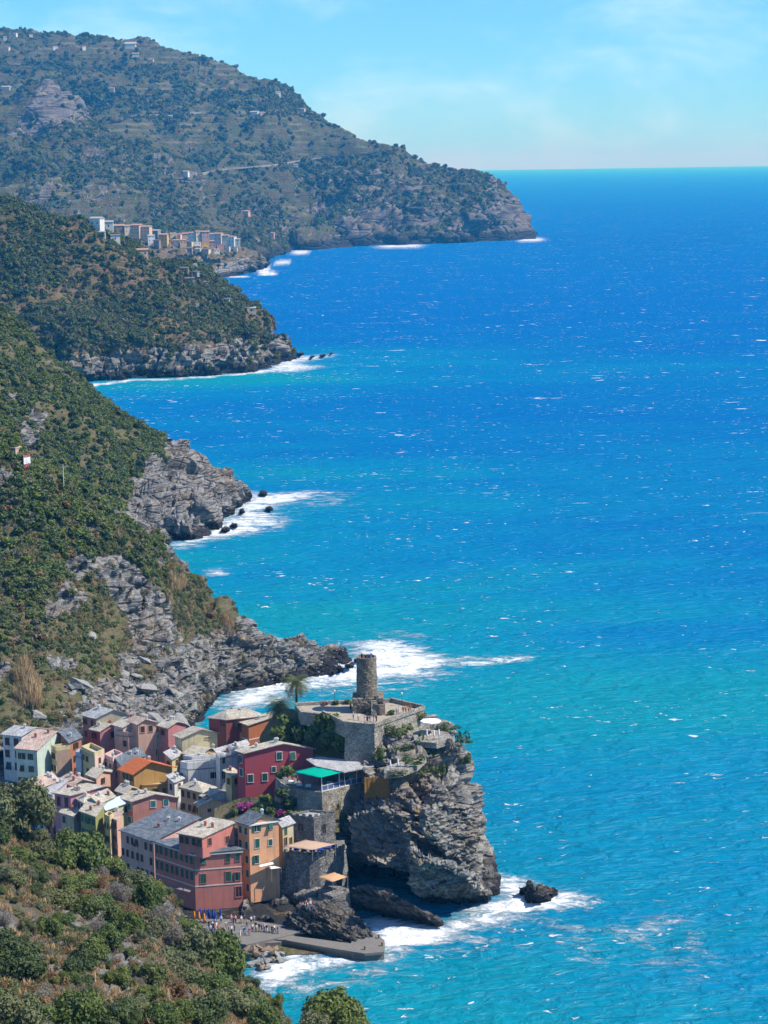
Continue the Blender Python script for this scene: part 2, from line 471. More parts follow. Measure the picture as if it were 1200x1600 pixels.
    def line(pts, width, strength=1.0):
        nonlocal foam
        q = np.array([tuple(atz(*p))[:2] for p in pts]); d = np.full(X.shape, 1e9)
        for i in range(len(q) - 1):
            a, b2 = q[i], q[i + 1]; ab = b2 - a
            tt = np.clip(((X - a[0]) * ab[0] + (YY - a[1]) * ab[1]) / (ab @ ab + 1e-9), 0, 1)
            d = np.minimum(d, np.hypot(X - a[0] - tt * ab[0], YY - a[1] - tt * ab[1]))
        foam = np.maximum(foam, strength * (1 - sstep(width * 0.35, width, d)))
    poly([(530, 1425), (600, 1430), (690, 1440), (765, 1400), (755, 1362), (800, 1368), (850, 1385), (905, 1392), (935, 1408), (900, 1420), (845, 1425), (790, 1440), (700, 1468), (650, 1480), (600, 1500), (545, 1440)], 1.05, 4)
    poly([(560, 1440), (690, 1450), (770, 1410), (800, 1385), (860, 1390), (900, 1402), (860, 1418), (780, 1432), (700, 1458), (610, 1478)], 1.25, 3)
    poly([(395, 1512), (440, 1495), (520, 1496), (560, 1503), (500, 1520), (430, 1545), (400, 1540)], 1.25, 3)
    poly([(760, 1440), (900, 1430), (1010, 1450), (950, 1500), (800, 1470), (690, 1490)], 0.5, 12)
    poly([(930, 1440), (1060, 1420), (1110, 1500), (1090, 1530), (1000, 1500)], 0.52, 9)
    poly([(390, 1515), (440, 1488), (520, 1490), (575, 1500), (530, 1512), (470, 1545), (410, 1545)], 0.95, 4)
    poly([(400, 1545), (480, 1535), (600, 1500), (640, 1510), (540, 1540), (420, 1575)], 0.55, 8)
    poly([(330, 1100), (345, 1078), (420, 1055), (540, 1025), (545, 1005), (600, 995), (650, 1000), (690, 1022), (740, 1028), (690, 1046), (640, 1060), (560, 1068), (480, 1080), (420, 1100), (360, 1115)], 0.98, 7)
    poly([(680, 1032), (760, 1026), (832, 1021), (825, 1030), (770, 1038), (690, 1044)], 0.85, 5)
    poly([(590, 985), (640, 988), (690, 1000), (650, 1002), (600, 992)], 0.6, 8)
    poly([(520, 1000), (560, 992), (700, 1030), (720, 1060), (600, 1085), (480, 1092)], 0.5, 16)
    poly([(255, 850), (330, 815), (380, 765), (430, 768), (500, 765), (520, 770), (470, 784), (420, 797), (455, 815), (420, 830), (350, 842), (280, 858)], 0.86, 9)
    poly([(430, 770), (560, 762), (560, 790), (440, 800)], 0.4, 18)
    poly([(322, 888), (345, 887), (358, 897), (325, 901)], 0.95, 4)
    poly([(390, 975), (410, 985), (420, 1000), (395, 990)], 0.7, 4)
    line([(140, 602), (200, 594), (300, 590), (400, 582), (430, 577)], 10, 0.8)
    poly([(415, 580), (412, 563), (462, 556), (525, 552), (520, 558), (470, 566), (515, 573), (450, 583)], 0.85, 12)
    line([(345, 434), (390, 431), (440, 427)], 17, 0.85); line([(405, 420), (440, 410), (480, 405), (512, 403)], 19, 0.8)
    line([(440, 399), (480, 392), (520, 388)], 26, 0.85); line([(420, 413), (475, 411)], 15, 0.8)
    line([(505, 388), (610, 385), (690, 382), (765, 379), (838, 374), (872, 373)], 34, 0.8)
    # distance offshore: coast points seen in the picture
    coast = np.array([tuple(atz(*p))[:2] for p in [(400, 1510), (560, 1480), (680, 1450), (770, 1405), (840, 1400), (700, 1200), (550, 1100), (480, 1060), (550, 1030), (400, 960), (262, 850), (388, 775), (150, 600), (300, 590), (460, 555), (345, 434), (440, 400)]])
    dd = np.full(X.shape, 1e9)
    for c0 in coast: dd = np.minimum(dd, np.hypot(X - c0[0], (YY - c0[1])))
    off = 0.05 + 0.22 * sstep(0, 220, dd) + 0.45 * sstep(520, 1700, YY + 0.9 * (X)) + 0.36 * sstep(1200, 3200, YY)
    off -= 0.24 * np.exp(-((YY - 562) / 38.0) ** 2) * sstep(-40, 40, X)
    off += 0.20 * np.exp(-((YY - 1190) / 80.0) ** 2) - 0.15 * np.exp(-((YY - 1480) / 130.0) ** 2) + 0.18 * np.exp(-((YY - 2300) / 450.0) ** 2) + 0.2 * np.exp(-((YY - 790) / 40.0) ** 2) * sstep(90, 150, X)
    off += 0.32 * np.exp(-((YY - 652) / 24.0) ** 2) * sstep(10, 90, X)
    sw = fbm(G * np.array([0.5, 1, 1]), 22, 4) * 0.5 * (1 - sstep(700, 1600, YY)) + foam * 0.5 * fbm(G, 5, 3) * (YY < 900)
    G[..., 2] = np.where(YY < 1700, sw, 0) - 0.2
    me = grid_mesh('sea', G, t.m, True, attrs={'foam': foam, 'offshore': off})
    if np.mean(np.cross(G[1:, :-1] - G[:-1, :-1], G[:-1, 1:] - G[:-1, :-1])[..., 2]) > 0: me.flip_normals()
    o = new_obj('sea', me); o['kind'] = 'structure'; o['label'] = 'choppy turquoise to deep blue sea with white foam along the rocks'
make_sea()

# ================================================================== the hills, far to near
BK = [(60, 14, -15), (300, 130, -60), (700, 420, -100)]
mountain = make_terrain('mountain', [
    [(-250, 300, 3900), (-250, 150, 4500), (-250, 40, 5000)],
    [(0, 300, 3900), (0, 160, 4400), (0, 54, 4950)],
    [(130, 300, 3900), (130, 170, 4350), (130, 62, 4900)],
    [(215, 310, 3900), (215, 180, 4330), (215, 72, 4880)],
    [(300, 330, 3900), (300, 210, 4300), (300, 95, 4800)],
    [(420, 370, 3950), (420, 250, 4250), (420, 135, 4700)],
    [S(470, 391, 9), (470, 280, 4250), (470, 167, 4680)],
    [S(545, 386, 9), (548, 310, 4080), (555, 270, 4230), (560, 211, 4600)],
    [S(610, 383, 9), (612, 315, 4120), (615, 275, 4230), (620, 237, 4500)],
    [S(690, 380, 9), (694, 325, 4190), (697, 290, 4280), (700, 264, 4480)],
    [S(765, 377, 9), (770, 340, 4230), (775, 310, 4300), (780, 293, 4470)],
    [S(805, 375, 9), (812, 345, 4330), (815, 327, 4450)],
    [S(838, 373, 9), (837, 371, 4345), (836, 369, 4400)]], 330, 190, M_FAR,
    [(330, 24, True, 1), (90, 12, True, 2), (28, 3.5, False, 3)], BK,
    rockf=lambda P, s: np.clip(1.1 * sstep(0.20, 0.40, s + 0.12 * fbm(P, 90, 3, seed=9)) * (1 - sstep(110, 190, P[..., 2] + 40 * fbm(P, 150, 2)) * 0.9) * sstep(-260, -60, P[..., 0]) + 0.8 * (1 - sstep(0, 30, P[..., 2])), 0, 1), terr=(14, 0.85))
spur = make_terrain('mountain_spur', [
    [(-250, 420, 3100), (-250, 250, 3600), (-250, 112, 4200)],
    [(0, 420, 3100), (0, 280, 3600), (0, 155, 4150)],
    [(65, 420, 3100), (65, 280, 3600), (65, 143, 4100)],
    [(130, 420, 3100), (130, 285, 3600), (130, 176, 4050)],
    [(200, 425, 3100), (200, 315, 3600), (200, 219, 4000)],
    [(300, 430, 3100), (300, 350, 3600), (300, 272, 3980)],
    [S(380, 415, 8), (380, 365, 3650), (380, 313, 3970)],
    [S(425, 403, 8), (425, 372, 3750), (425, 337, 3980)],
    [S(455, 393, 8), (452, 378, 3900), (454, 355, 4050)]], 240, 150, M_FAR,
    [(240, 30, True, 5), (70, 10, True, 6), (24, 3, False, 7)], [(40, 12, -8), (140, 60, -20), (320, 260, -40)],
    rockf=lambda P, s: np.clip(sstep(0.42, 0.66, s) * 0.8 + 0.7 * (1 - sstep(0, 20, P[..., 2])) + np.exp(-((P[..., 0] + 610 + (300 - P[..., 2]) * .35) / 60) ** 2) * sstep(190, 240, P[..., 2]), 0, 1), terr=(14, 0.85))
village_hill = make_terrain('village_promontory', [
    [(-60, 420, 2700), (-60, 380, 2800), (-60, 330, 2950)],
    [(60, 420, 2700), (60, 380, 2800), (60, 345, 2950)],
    [(130, 420, 2700), (130, 377, 2820), (130, 354, 2950)],
    [(200, 430, 2750), (200, 400, 2850), (200, 376, 2950)],
    [(260, 435, 2780), (260, 408, 2880), (260, 374, 3020)],
    [S(310, 437, 6), (312, 408, 2940), (315, 376, 3110)],
    [S(350, 433, 6), (350, 410, 2955), (352, 379, 3120)],
    [S(385, 427, 6), (383, 410, 3010), (380, 389, 3100)],
    [S(405, 421, 6), (403, 409, 3090), (402, 398, 3150)],
    [S(416, 415, 6), (415, 411, 3230), (414, 408, 3300)]], 170, 90, M_HEAD,
    [(60, 7, True, 8), (20, 2.5, True, 9)], [(40, 6, 0), (120, 25, 0), (320, 90, 0)],
    rockf=lambda P, s: np.clip(sstep(0.3, 0.5, s) + 0.6 * (1 - sstep(0, 25, P[..., 2])), 0, 1))
headland = make_terrain('headland', [
    [(-250, 600, 1450), (-250, 450, 1560), (-250, 325, 1700)],
    [(-100, 600, 1450), (-100, 450, 1570), (-100, 314, 1700)],
    [(0, 600, 1470), (0, 450, 1580), (0, 322, 1700)],
    [(60, 605, 1470), (60, 460, 1580), (60, 327, 1700)],
    [S(117, 600, 6), (117, 545, 1490), (117, 470, 1580), (117, 343, 1700)],
    [S(165, 595, 6), (168, 550, 1505), (180, 490, 1570), (182, 376, 1700)],
    [S(230, 590, 6), (232, 550, 1515), (240, 500, 1570), (243, 408, 1710)],
    [S(290, 588, 6), (291, 550, 1525), (292, 510, 1575), (295, 411, 1720)],
    [S(330, 586, 6), (330, 550, 1535), (330, 520, 1580), (330, 426, 1730)],
    [S(370, 583, 6), (368, 550, 1545), (365, 530, 1590), (360, 450, 1720)],
    [S(405, 580, 6), (405, 545, 1570), (405, 528, 1610), (401, 490, 1700)],
    [S(425, 574, 6), (425, 548, 1610), (422, 513, 1690)],
    [S(445, 563, 6), (445, 547, 1650), (444, 531, 1690)],
    [S(464, 553, 6), (463, 551, 1690), (461, 549, 1700)]], 330, 190, M_HEAD,
    [(120, 10, True, 10), (40, 3.5, True, 11)], [(20, 6, -3), (80, 30, -10), (220, 120, -20)],
    rockf=lambda P, s: np.clip(1.1 * (1 - sstep(10, 26, P[..., 2] + fbm(P, 40, 3) * 9)) + 0.75 * sstep(0.42, 0.6, s) * sstep(0.0, 0.3, fbm(P, 60, 2, seed=3)), 0, 1))
point = make_terrain('rocky_point', [
    [(-250, 800, 760), (-250, 600, 850), (-250, 262, 930)],
    [(-100, 800, 770), (-100, 600, 850), (-100, 398, 940)],
    [(0, 800, 780), (0, 640, 850), (0, 487, 945)],
    [(60, 820, 785), (60, 680, 850), (60, 547, 945)],
    [(130, 850, 790), (130, 720, 850), (130, 599, 945)],
    [S(200, 880), (200, 765, 850), (200, 657, 945)],
    [S(265, 846), (265, 810, 835), (265, 780, 855), (265, 698, 945)],
    [S(300, 842), (303, 800, 842), (305, 775, 865), (310, 725, 945)],
    [S(330, 822), (336, 788, 870), (344, 770, 900), (350, 748, 945)],
    [S(362, 797), (370, 776, 910), (378, 764, 945)],
    [S(392, 782), (391, 777, 945), (390, 773, 955)]], 290, 230, M_HILL,
    [(60, 5, True, 13), (20, 1.8, False, 14)], [(12, 5, 0), (50, 24, 0), (160, 95, 0)],
    rockf=lambda P, s: np.clip(1.15 * sstep(-122, -96, P[..., 0] + fbm(P, 25, 3) * 10 - P[..., 2] * 0.35) + 0.9 * sstep(0.1, 0.35, fbm(P, 40, 2, seed=6)) * sstep(0.3, 0.5, s), 0, 1))
def hill_rock(P, s):
    x, y, z = P[..., 0], P[..., 1], P[..., 2]
    r = 1.0 * sstep(-56, -45, x + fbm(P, 14, 3) * 6 - (y - 580) * 0.30 - np.clip(z - 18, 0, 50) * 0.9)       # spur
    r = np.maximum(r, 0.95 * (1 - sstep(11, 19, z + fbm(P, 16, 3) * 7 - (x + 75) * 0.10)))                       # scree foot
    g = np.exp(-((x + 64 + (z - 20) * 0.62 + fbm(P, 12, 2) * 3) / 5.5) ** 2) * sstep(14, 20, z) * (1 - sstep(38, 46, z))
    r = np.maximum(r, 1.2 * g)
    r = np.maximum(r, sstep(0.25, 0.5, fbm(P, 17, 3, seed=8)) * 0.75)
    return np.clip(r, 0, 1)
hill = make_terrain('hillside', [
    [(-250, 1230, 470), (-250, 1000, 530), (-250, 800, 565), (-250, 432, 600)],
    [(-100, 1210, 470), (-100, 1000, 528), (-100, 780, 562), (-100, 548, 592)],
    [(0, 1180, 478), (0, 1000, 527), (0, 820, 560), (0, 662, 590)],
    [(60, 1180, 485), (60, 1050, 520), (60, 870, 557), (60, 713, 590)],
    [(130, 1180, 490), (130, 1080, 520), (130, 920, 556), (130, 772, 592)],
    [(200, 1190, 495), (200, 1110, 522), (200, 980, 560), (200, 808, 595)],
    [(270, 1190, 505), (270, 1120, 530), (270, 1030, 560), (270, 863, 598)],
    [(300, 1170, 525), (300, 1120, 545), (310, 1000, 580), (312, 911, 600)],
    [S(330, 1105), (335, 1060, 578), (345, 985, 592), (352, 944, 602)],
    [S(345, 1086), (365, 1030, 585), (375, 995, 592), (385, 977, 602)],
    [S(400, 1077), (403, 1045, 586), (406, 1012, 591), (410, 1003, 600)],
    [S(470, 1062), (471, 1035, 598), (473, 1012, 604), (475, 1003, 612)],
    [S(530, 1048), (530, 1027, 614), (528, 1014, 622)],
    [S(550, 1036), (552, 1030, 620), (552, 1026, 626)]], 330, 330, M_HILL,
    [(40, 3.2, True, 16), (13, 0.9, False, 17)], [(6, 3.5, 0), (30, 17, 0), (110, 80, 0)], rockf=hill_rock)
cliff = make_terrain('castle_cliff', [
    [(375, 1446, 392), (385, 1400, 403), (400, 1330, 412), (420, 1270, 425), (440, 1215, 440), at(540, 1130, 455)],
    [(470, 1446, 390), (475, 1405, 401), (480, 1335, 413), (485, 1275, 425), (490, 1220, 437), at(545, 1130, 455)],
    [(520, 1440, 393), (525, 1400, 404), (528, 1330, 413), (530, 1270, 421), (530, 1220, 432), at(550, 1130, 455)],
    [S(545, 1385), (548, 1368, 421), (550, 1330, 416), (552, 1262, 421), (555, 1212, 429), (565, 1150, 438), at(555, 1128, 455)],
    [S(575, 1368), (578, 1352, 426), (576, 1335, 414), (575, 1270, 414), (578, 1208, 423), (585, 1145, 431), at(560, 1128, 455)],
    [S(620, 1368), (620, 1352, 425), (612, 1332, 411), (612, 1280, 411), (610, 1210, 418), (610, 1145, 430), at(565, 1128, 455)],
    [S(660, 1412), (657, 1365, 407), (655, 1310, 408), (652, 1270, 411), (648, 1205, 419), (640, 1145, 432), at(570, 1128, 455)],
    [S(710, 1415), (700, 1370, 405), (697, 1310, 408), (697, 1270, 411), (688, 1205, 420), (672, 1152, 434), at(575, 1128, 455)],
    [S(750, 1413), (733, 1370, 408), (733, 1300, 412), (722, 1240, 417), (712, 1190, 425), (697, 1163, 436), at(580, 1128, 455)],
    [S(768, 1407), (746, 1370, 414), (742, 1280, 420), (730, 1230, 425), (722, 1185, 432), (703, 1158, 440), at(580, 1128, 455)],
    [S(765, 1352), (742, 1285, 432), (722, 1200, 442), (700, 1152, 450), at(580, 1126, 456)],
    [S(720, 1300), (700, 1210, 455), (675, 1125, 462), at(578, 1124, 458)],
    [S(600, 1230), (600, 1160, 482), (600, 1112, 476), at(570, 1122, 460)],
    [S(480, 1200), (480, 1160, 492), (480, 1112, 482), at(550, 1122, 462)]], 330, 220, M_CLIFF,
    [(14, 0.9, False, 20)], None, rockf=lambda P, s: np.full(P.shape[:2], 0.9))
garden = make_terrain('castle_garden', [
    [atz(405, 1155, 19), atz(420, 1125, 23), atz(438, 1106, 27)], [atz(422, 1165, 23.5), atz(437, 1135, 27), atz(456, 1108, 31)],
    [atz(470, 1168, 24), atz(475, 1138, 28), atz(478, 1112, 31.6)], [atz(500, 1180, 23), atz(508, 1145, 28), atz(508, 1116, 31.7)],
    [atz(530, 1186, 23), atz(535, 1150, 28), atz(538, 1131, 31.7)], [atz(560, 1188, 23), atz(558, 1150, 28), atz(556, 1134, 31.7)]], 60, 60, M_HILL, [(5, .4, False, 60)], None, rockf=lambda P, s: np.full(P.shape[:2], .25))
bank = make_terrain('garden_bank', [
    [(335, 1292, 416), (335, 1275, 422), (335, 1262, 428)], [(370, 1294, 414), (370, 1270, 422), (370, 1248, 430)], [(400, 1297, 411), (400, 1270, 418), (400, 1246, 425)],
    [(440, 1300, 411), (440, 1278, 416), (440, 1255, 420.5)], [(490, 1302, 411), (490, 1280, 415), (490, 1258, 419)], [(530, 1300, 411), (530, 1280, 415), (530, 1256, 419)]], 70, 40, M_HILL, [(5, .4, False, 61)], None, rockf=lambda P, s: np.full(P.shape[:2], .3))
BK2 = [(8, 6, 1), (45, 34, 5), (95, 75, 8)]
fore = make_terrain('foreground_slope', [
    [(-250, 1750, 120), (-250, 1500, 190), (-250, 1300, 255), (-250, 1120, 290)],
    [(-120, 1750, 120), (-120, 1500, 190), (-120, 1350, 250), (-120, 1200, 290)],
    [(0, 1750, 120), (0, 1560, 180), (0, 1400, 235), (0, 1275, 287)],
    [(60, 1750, 120), (60, 1560, 180), (60, 1430, 235), (60, 1312, 290)],
    [(130, 1750, 120), (130, 1580, 180), (130, 1450, 235), (130, 1352, 290)],
    [(190, 1750, 120), (190, 1590, 180), (190, 1470, 235), (190, 1374, 292)],
    [(245, 1750, 120), (245, 1600, 180), (245, 1480, 235), (245, 1388, 295)],
    [(275, 1760, 120), (275, 1620, 180), (275, 1510, 235), (278, 1435, 290)],
    [(320, 1770, 120), (320, 1640, 175), (320, 1540, 230), (322, 1482, 280)],
    [(370, 1790, 120), (370, 1670, 170), (370, 1590, 220), (372, 1530, 268)],
    [(410, 1800, 120), (410, 1690, 170), (410, 1620, 215), (412, 1575, 255)],
    [(450, 1820, 120), (450, 1710, 165), (450, 1660, 200), (452, 1625, 240)],
    [(490, 1840, 115), (490, 1740, 155), (490, 1700, 190), (490, 1675, 225)],
    [(570, 1860, 110), (570, 1790, 140), (570, 1750, 165), (570, 1730, 195)],
    [(700, 1900, 105), (700, 1850, 130), (700, 1820, 150), (700, 1800, 175)]], 300, 260, M_FORE,
    [(22, 1.5, True, 30), (7, 0.7, True, 31), (2.2, 0.28, True, 32)], BK2,
    rockf=lambda P, s: np.clip(0.9 * sstep(0.15, 0.45, fbm(P, 14, 3, seed=12)) + 0.6 * (1 - sstep(4, 14, P[..., 2])), 0, 1))
# broken beds and blocks on the bare rock (done here because they need the rock attribute)
for nm, amp, thick, tilt, bl in (('castle_cliff', 0.7, 1.3, (0.45, -0.15, 0.88), [((13, 9, 4.0), 4.0, 1), ((5, 3.5, 1.1), 0.9, 2), ((2.0, 1.5, 0.5), 0.3, 3)]),
        ('rocky_point', 1.3, 4.0, (0.75, -0.35, 0.6), [((16, 9, 7), 6.0, 3), ((5, 3.5, 2.2), 1.7, 4)]),
        ('hillside', 0.6, 1.7, (0.85, -0.3, 0.35), [((5, 6, 10), 2.6, 5), ((1.8, 2, 3.2), 0.8, 6)]),
        ('headland', 2.0, 7.0, (0.6, -0.3, 0.7), [((30, 20, 14), 11.0, 7), ((9, 7, 5), 3.0, 8)]),
        ('village_promontory', 2.0, 9.0, (0.6, -0.2, 0.7), [((40, 30, 16), 12.0, 9)]),
        ('mountain', 2.0, 20.0, (0.5, -0.2, 0.8), [((90, 60, 60), 26.0, 10), ((30, 25, 20), 7.0, 12)]),
        ('foreground_slope', 0.25, 0.8, (0.6, -0.3, 0.7), [((2.2, 1.8, 1.2), 0.55, 11)])):
    T = TERR[nm]
    mk = np.clip(T['rock'], 0, 1) * sstep(-2, 1, T['P'][..., 2])
    D = strata_relief(T['P'], mk, amp, thick, tilt)
    rot = Vector((0, 0, 1)).rotation_difference(Vector(tilt)).inverted().to_euler()
    for size, a, sd in bl:
        h_, e_ = blocks(T['P'], size, rot, sd)
        D = D + (h_ - 0.45 * (1 - sstep(0.0, 0.16, e_))) * a * mk
    T['P'] = T['P'] + T['n'] * D[..., None]
    T['n'] = normals(T['P'])
    T['obj'].data.vertices.foreach_set('co', T['P'].reshape(-1).astype(np.float32)); T['obj'].data.update()

def town_z(x, y):
    z = 1.6 + max(0, y - 404) * 0.05 + max(0, y - 470) * 0.08
    if x < -70: z += (-70 - x) * 0.06
    return z
xs = np.linspace(-175, -14, 60); ys = np.linspace(384, 500, 60)
G = np.array([[(x, y, town_z(x, y)) for x in xs] for y in ys])
G[..., 2] = np.where(G[..., 0] > -36, np.minimum(G[..., 2], 1.6 + np.clip((-12 - G[..., 0]) * 0.5, 0, 20) + np.clip(430 - G[..., 1], 0, 1) * 20), G[..., 2])
tg = grid_mesh('town_ground', G, M_HILL, True, attrs={'rock': np.full(G.shape[:2], 0.6)})
town_ground = new_obj('town_ground', tg); town_ground['kind'] = 'structure'

# ================================================================== air
mh = bpy.data.materials.new('haze_air'); mh.use_nodes = True
mh.node_tree.nodes.clear()
ho = mh.node_tree.nodes.new('ShaderNodeOutputMaterial'); hv = mh.node_tree.nodes.new('ShaderNodeVolumePrincipled')
hv.inputs['Color'].default_value = (0.05, 0.45, 1.0, 1)
hv.inputs['Density'].default_value = 0.00007
hv.inputs['Absorption Color'].default_value = (1, 1, 1, 1)
mh.node_tree.links.new(hv.outputs[0], ho.inputs['Volume'])
hb = MB().box((0, 40000, 300), (150000, 140000, 640))
haze = hb.build('haze', mh); haze['kind'] = 'stuff'; haze['label'] = 'thin blue sea haze in the air'
# ================================================================== town materials
def plaster(name, c, dirt=0.6):
    t = NT(name); P = t.pos()
    n = t.noise(P, 0.5, 5, 0.6); st = t.noise(t.map(P, scale=(1.6, 1.6, 0.12)), 1.0, 5, 0.6)
    f = t.noise(P, 6.0, 3, 0.6)
    d = t.mix(t.rng(n, 0.38, 0.62, 0, dirt), c, tuple(x * 0.68 + 0.04 for x in c))
    d = t.mix(t.rng(st, 0.47, 0.66, 0, dirt), d, tuple(x * 0.55 + 0.05 for x in c))
    d = t.mix(t.rng(f, 0.55, 0.8, 0, 0.25), d, tuple(min(1, x * 1.2 + 0.03) for x in c))
    t.bsdf(d, 0.92, t.bump(f, 0.4, 0.05), 0.1)
    return t.m
def slab_roof(name, c, c2):
    t = NT(name); P = t.pos()
    v = t.n('TexVoronoi', feature='F1', Vector=P, Scale=1.7)
    e = t.vor(P, 1.7, 'Distance', 'DISTANCE_TO_EDGE')
    n = t.noise(P, 0.45, 5, 0.65)
    g = t.n('SeparateColor', Color=v.outputs['Color']).outputs[0]
    d = t.mix(t.rng(g, 0.1, 0.9), c, c2)
    d = t.mix(t.rng(n, 0.42, 0.72, 0, 0.6), d, tuple(x * 0.55 for x in c))
    d = t.mix(t.rng(e, 0.02, 0.06, 0.55, 0.0), d, (0.06, 0.055, 0.05))
    t.bsdf(d, 0.9, t.bump(t.math('ADD', g, t.rng(e, 0.0, 0.06)), 0.6, 0.06), 0.2)
    return t.m
def tile_roof(name, c, c2):
    t = NT(name); P = t.pos()
    w = t.n('TexWave', wave_type='BANDS', bands_direction='X', Vector=t.map(P, rot=(0, 0, 0.7)), Scale=1.1, Distortion=0.6, Detail=1.0).outputs['Fac']
    n = t.noise(P, 1.5, 5, 0.65)
    d = t.mix(t.rng(n, 0.35, 0.7), c, c2); d = t.mix(t.rng(w, 0.2, 0.5, 0.45, 0.0), d, tuple(x * 0.4 for x in c))
    t.bsdf(d, 0.85, t.bump(w, 0.8, 0.08), 0.2)
    return t.m
def masonry(name, c, c2, s=2.2):
    t = NT(name); P = t.pos()
    v = t.n('TexVoronoi', feature='F1', Vector=t.map(P, scale=(1, 1, 1.5)), Scale=s)
    e = t.vor(t.map(P, scale=(1, 1, 1.5)), s, 'Distance', 'DISTANCE_TO_EDGE')
    g = t.n('SeparateColor', Color=v.outputs['Color']).outputs[0]
    n = t.noise(P, 0.35, 5, 0.65)
    d = t.mix(t.rng(g, 0.1, 0.9), c, c2)
    d = t.mix(t.rng(n, 0.42, 0.7, 0, 0.7), d, tuple(x * 0.5 for x in c))
    d = t.mix(t.rng(n, 0.3, 0.42, 0.45, 0), d, (0.40, 0.36, 0.28))
    d = t.mix(t.rng(e, 0.015, 0.07, 0.8, 0.0), d, (0.07, 0.065, 0.055))
    t.bsdf(d, 0.92, t.bump(t.math('ADD', t.math('MULTIPLY', g, 0.6), t.rng(e, 0.0, 0.1)), 0.9, 0.14), 0.15)
    return t.m
def flat(name, c, rough=0.7, spec=0.3, var=0.2):
    t = NT(name); n = t.noise(t.pos(), 3.0, 4, 0.6)
    t.bsdf(t.mix(t.rng(n, 0.3, 0.75, 0, 1), c, tuple(x * (1 - var) for x in c)), rough, None, spec)
    return t.m
PL = {}
def pl(key):
    if key not in PL:
        PL[key] = plaster('plaster_' + key, COLS[key])
    return PL[key]
COLS = dict(white=(0.66, 0.66, 0.63), mint=(0.50, 0.60, 0.50), tan=(0.42, 0.29, 0.20), terracotta=(0.42, 0.17, 0.09), blue=(0.42, 0.48, 0.58),
    yellow=(0.60, 0.50, 0.26), brick=(0.46, 0.19, 0.13), crimson=(0.42, 0.075, 0.09), rose=(0.50, 0.20, 0.20), salmon=(0.60, 0.37, 0.27), beige=(0.46, 0.39, 0.27),
    cream=(0.62, 0.56, 0.34), darkred=(0.27, 0.075, 0.06), rust=(0.40, 0.13, 0.05), ochre=(0.48, 0.28, 0.08), pink=(0.68, 0.42, 0.34), magenta=(0.52, 0.24, 0.30),
    coral=(0.58, 0.17, 0.16), palepink=(0.64, 0.46, 0.42), olive=(0.27, 0.28, 0.10), palegreen=(0.45, 0.50, 0.25), aqua=(0.36, 0.56, 0.50), lavender=(0.50, 0.44, 0.50),
    red=(0.54, 0.19, 0.145), peach=(0.74, 0.38, 0.20), salmonwall=(0.56, 0.25, 0.19), sand=(0.55, 0.47, 0.30))
R_CREAM = slab_roof('stone_slab_roof', (0.43, 0.385, 0.305), (0.53, 0.485, 0.39))
R_GREY = slab_roof('grey_slab_roof', (0.36, 0.36, 0.36), (0.47, 0.47, 0.465))
R_SLATE = slab_roof('slate_roof', (0.10, 0.125, 0.155), (0.17, 0.195, 0.22))
R_TILE = tile_roof('orange_tile_roof', (0.62, 0.17, 0.05), (0.48, 0.13, 0.05))
R_BLUE = flat('pale_sheet_roof', (0.50, 0.58, 0.66), 0.6)
R_PINK = slab_roof('pink_slab_roof', (0.46, 0.33, 0.27), (0.56, 0.44, 0.36))
M_STONE = masonry('stone_masonry', (0.33, 0.295, 0.24), (0.50, 0.45, 0.37))
M_STONED = masonry('grey_masonry', (0.20, 0.19, 0.18), (0.31, 0.30, 0.28), 1.8)
M_TOWER = masonry('tower_masonry', (0.20, 0.165, 0.125), (0.35, 0.295, 0.22), 2.4)
M_GREEN = flat('green_shutter', (0.03, 0.11, 0.075), 0.6)
M_TEAL = flat('teal_shutter', (0.05, 0.22, 0.20), 0.6)
M_BROWN = flat('brown_shutter', (0.07, 0.045, 0.03), 0.6)
M_DARK = flat('window_glass', (0.02, 0.025, 0.03), 0.15, 0.5)
M_WHITE = flat('white_paint', (0.78, 0.77, 0.74), 0.6)
M_TRIM = flat('stone_trim', (0.62, 0.58, 0.50), 0.8)
M_CONC = plaster('concrete', (0.19, 0.175, 0.15), 0.85)
M_METAL = flat('grey_metal', (0.30, 0.31, 0.32), 0.45)
M_PIPE = flat('drain_pipe', (0.14, 0.11, 0.09), 0.5)

# ---- shared window pieces (local frame: x along the wall, y outwards, z up; origin at the sill centre)
def wbox(name, parts, mat):
    m = MB()
    for c, s in parts: m.box(c, s)
    return m.mesh(name, mat)
WM = {}
def win_mesh(kind, w, h, mat):
    k = (kind, round(w, 2), round(h, 2), mat.name)
    if k in WM: return WM[k]
    if kind == 'pane': me = wbox('pane', [((0, 0.02, h / 2), (w, 0.05, h))], mat)
    elif kind == 'frame':
        me = wbox('frame', [((0, 0.05, -0.06), (w + 0.34, 0.18, 0.12)), ((0, 0.05, h + 0.05), (w + 0.24, 0.11, 0.10)), ((-w / 2 - 0.06, 0.05, h / 2), (0.12, 0.10, h)), ((w / 2 + 0.06, 0.05, h / 2), (0.12, 0.10, h)), ((0, 0.06, h / 2), (0.07, 0.06, h))], mat)
    elif kind == 'shutter':
        pr = [((0, 0.0, h / 2), (w / 2 - 0.02, 0.05, h))]
        pr += [((0, 0.032, h * (i + 0.5) / 6), (w / 2 - 0.14, 0.03, h / 9)) for i in range(6)]
        me = wbox('shutter', pr, mat)
    WM[k] = me
    return me
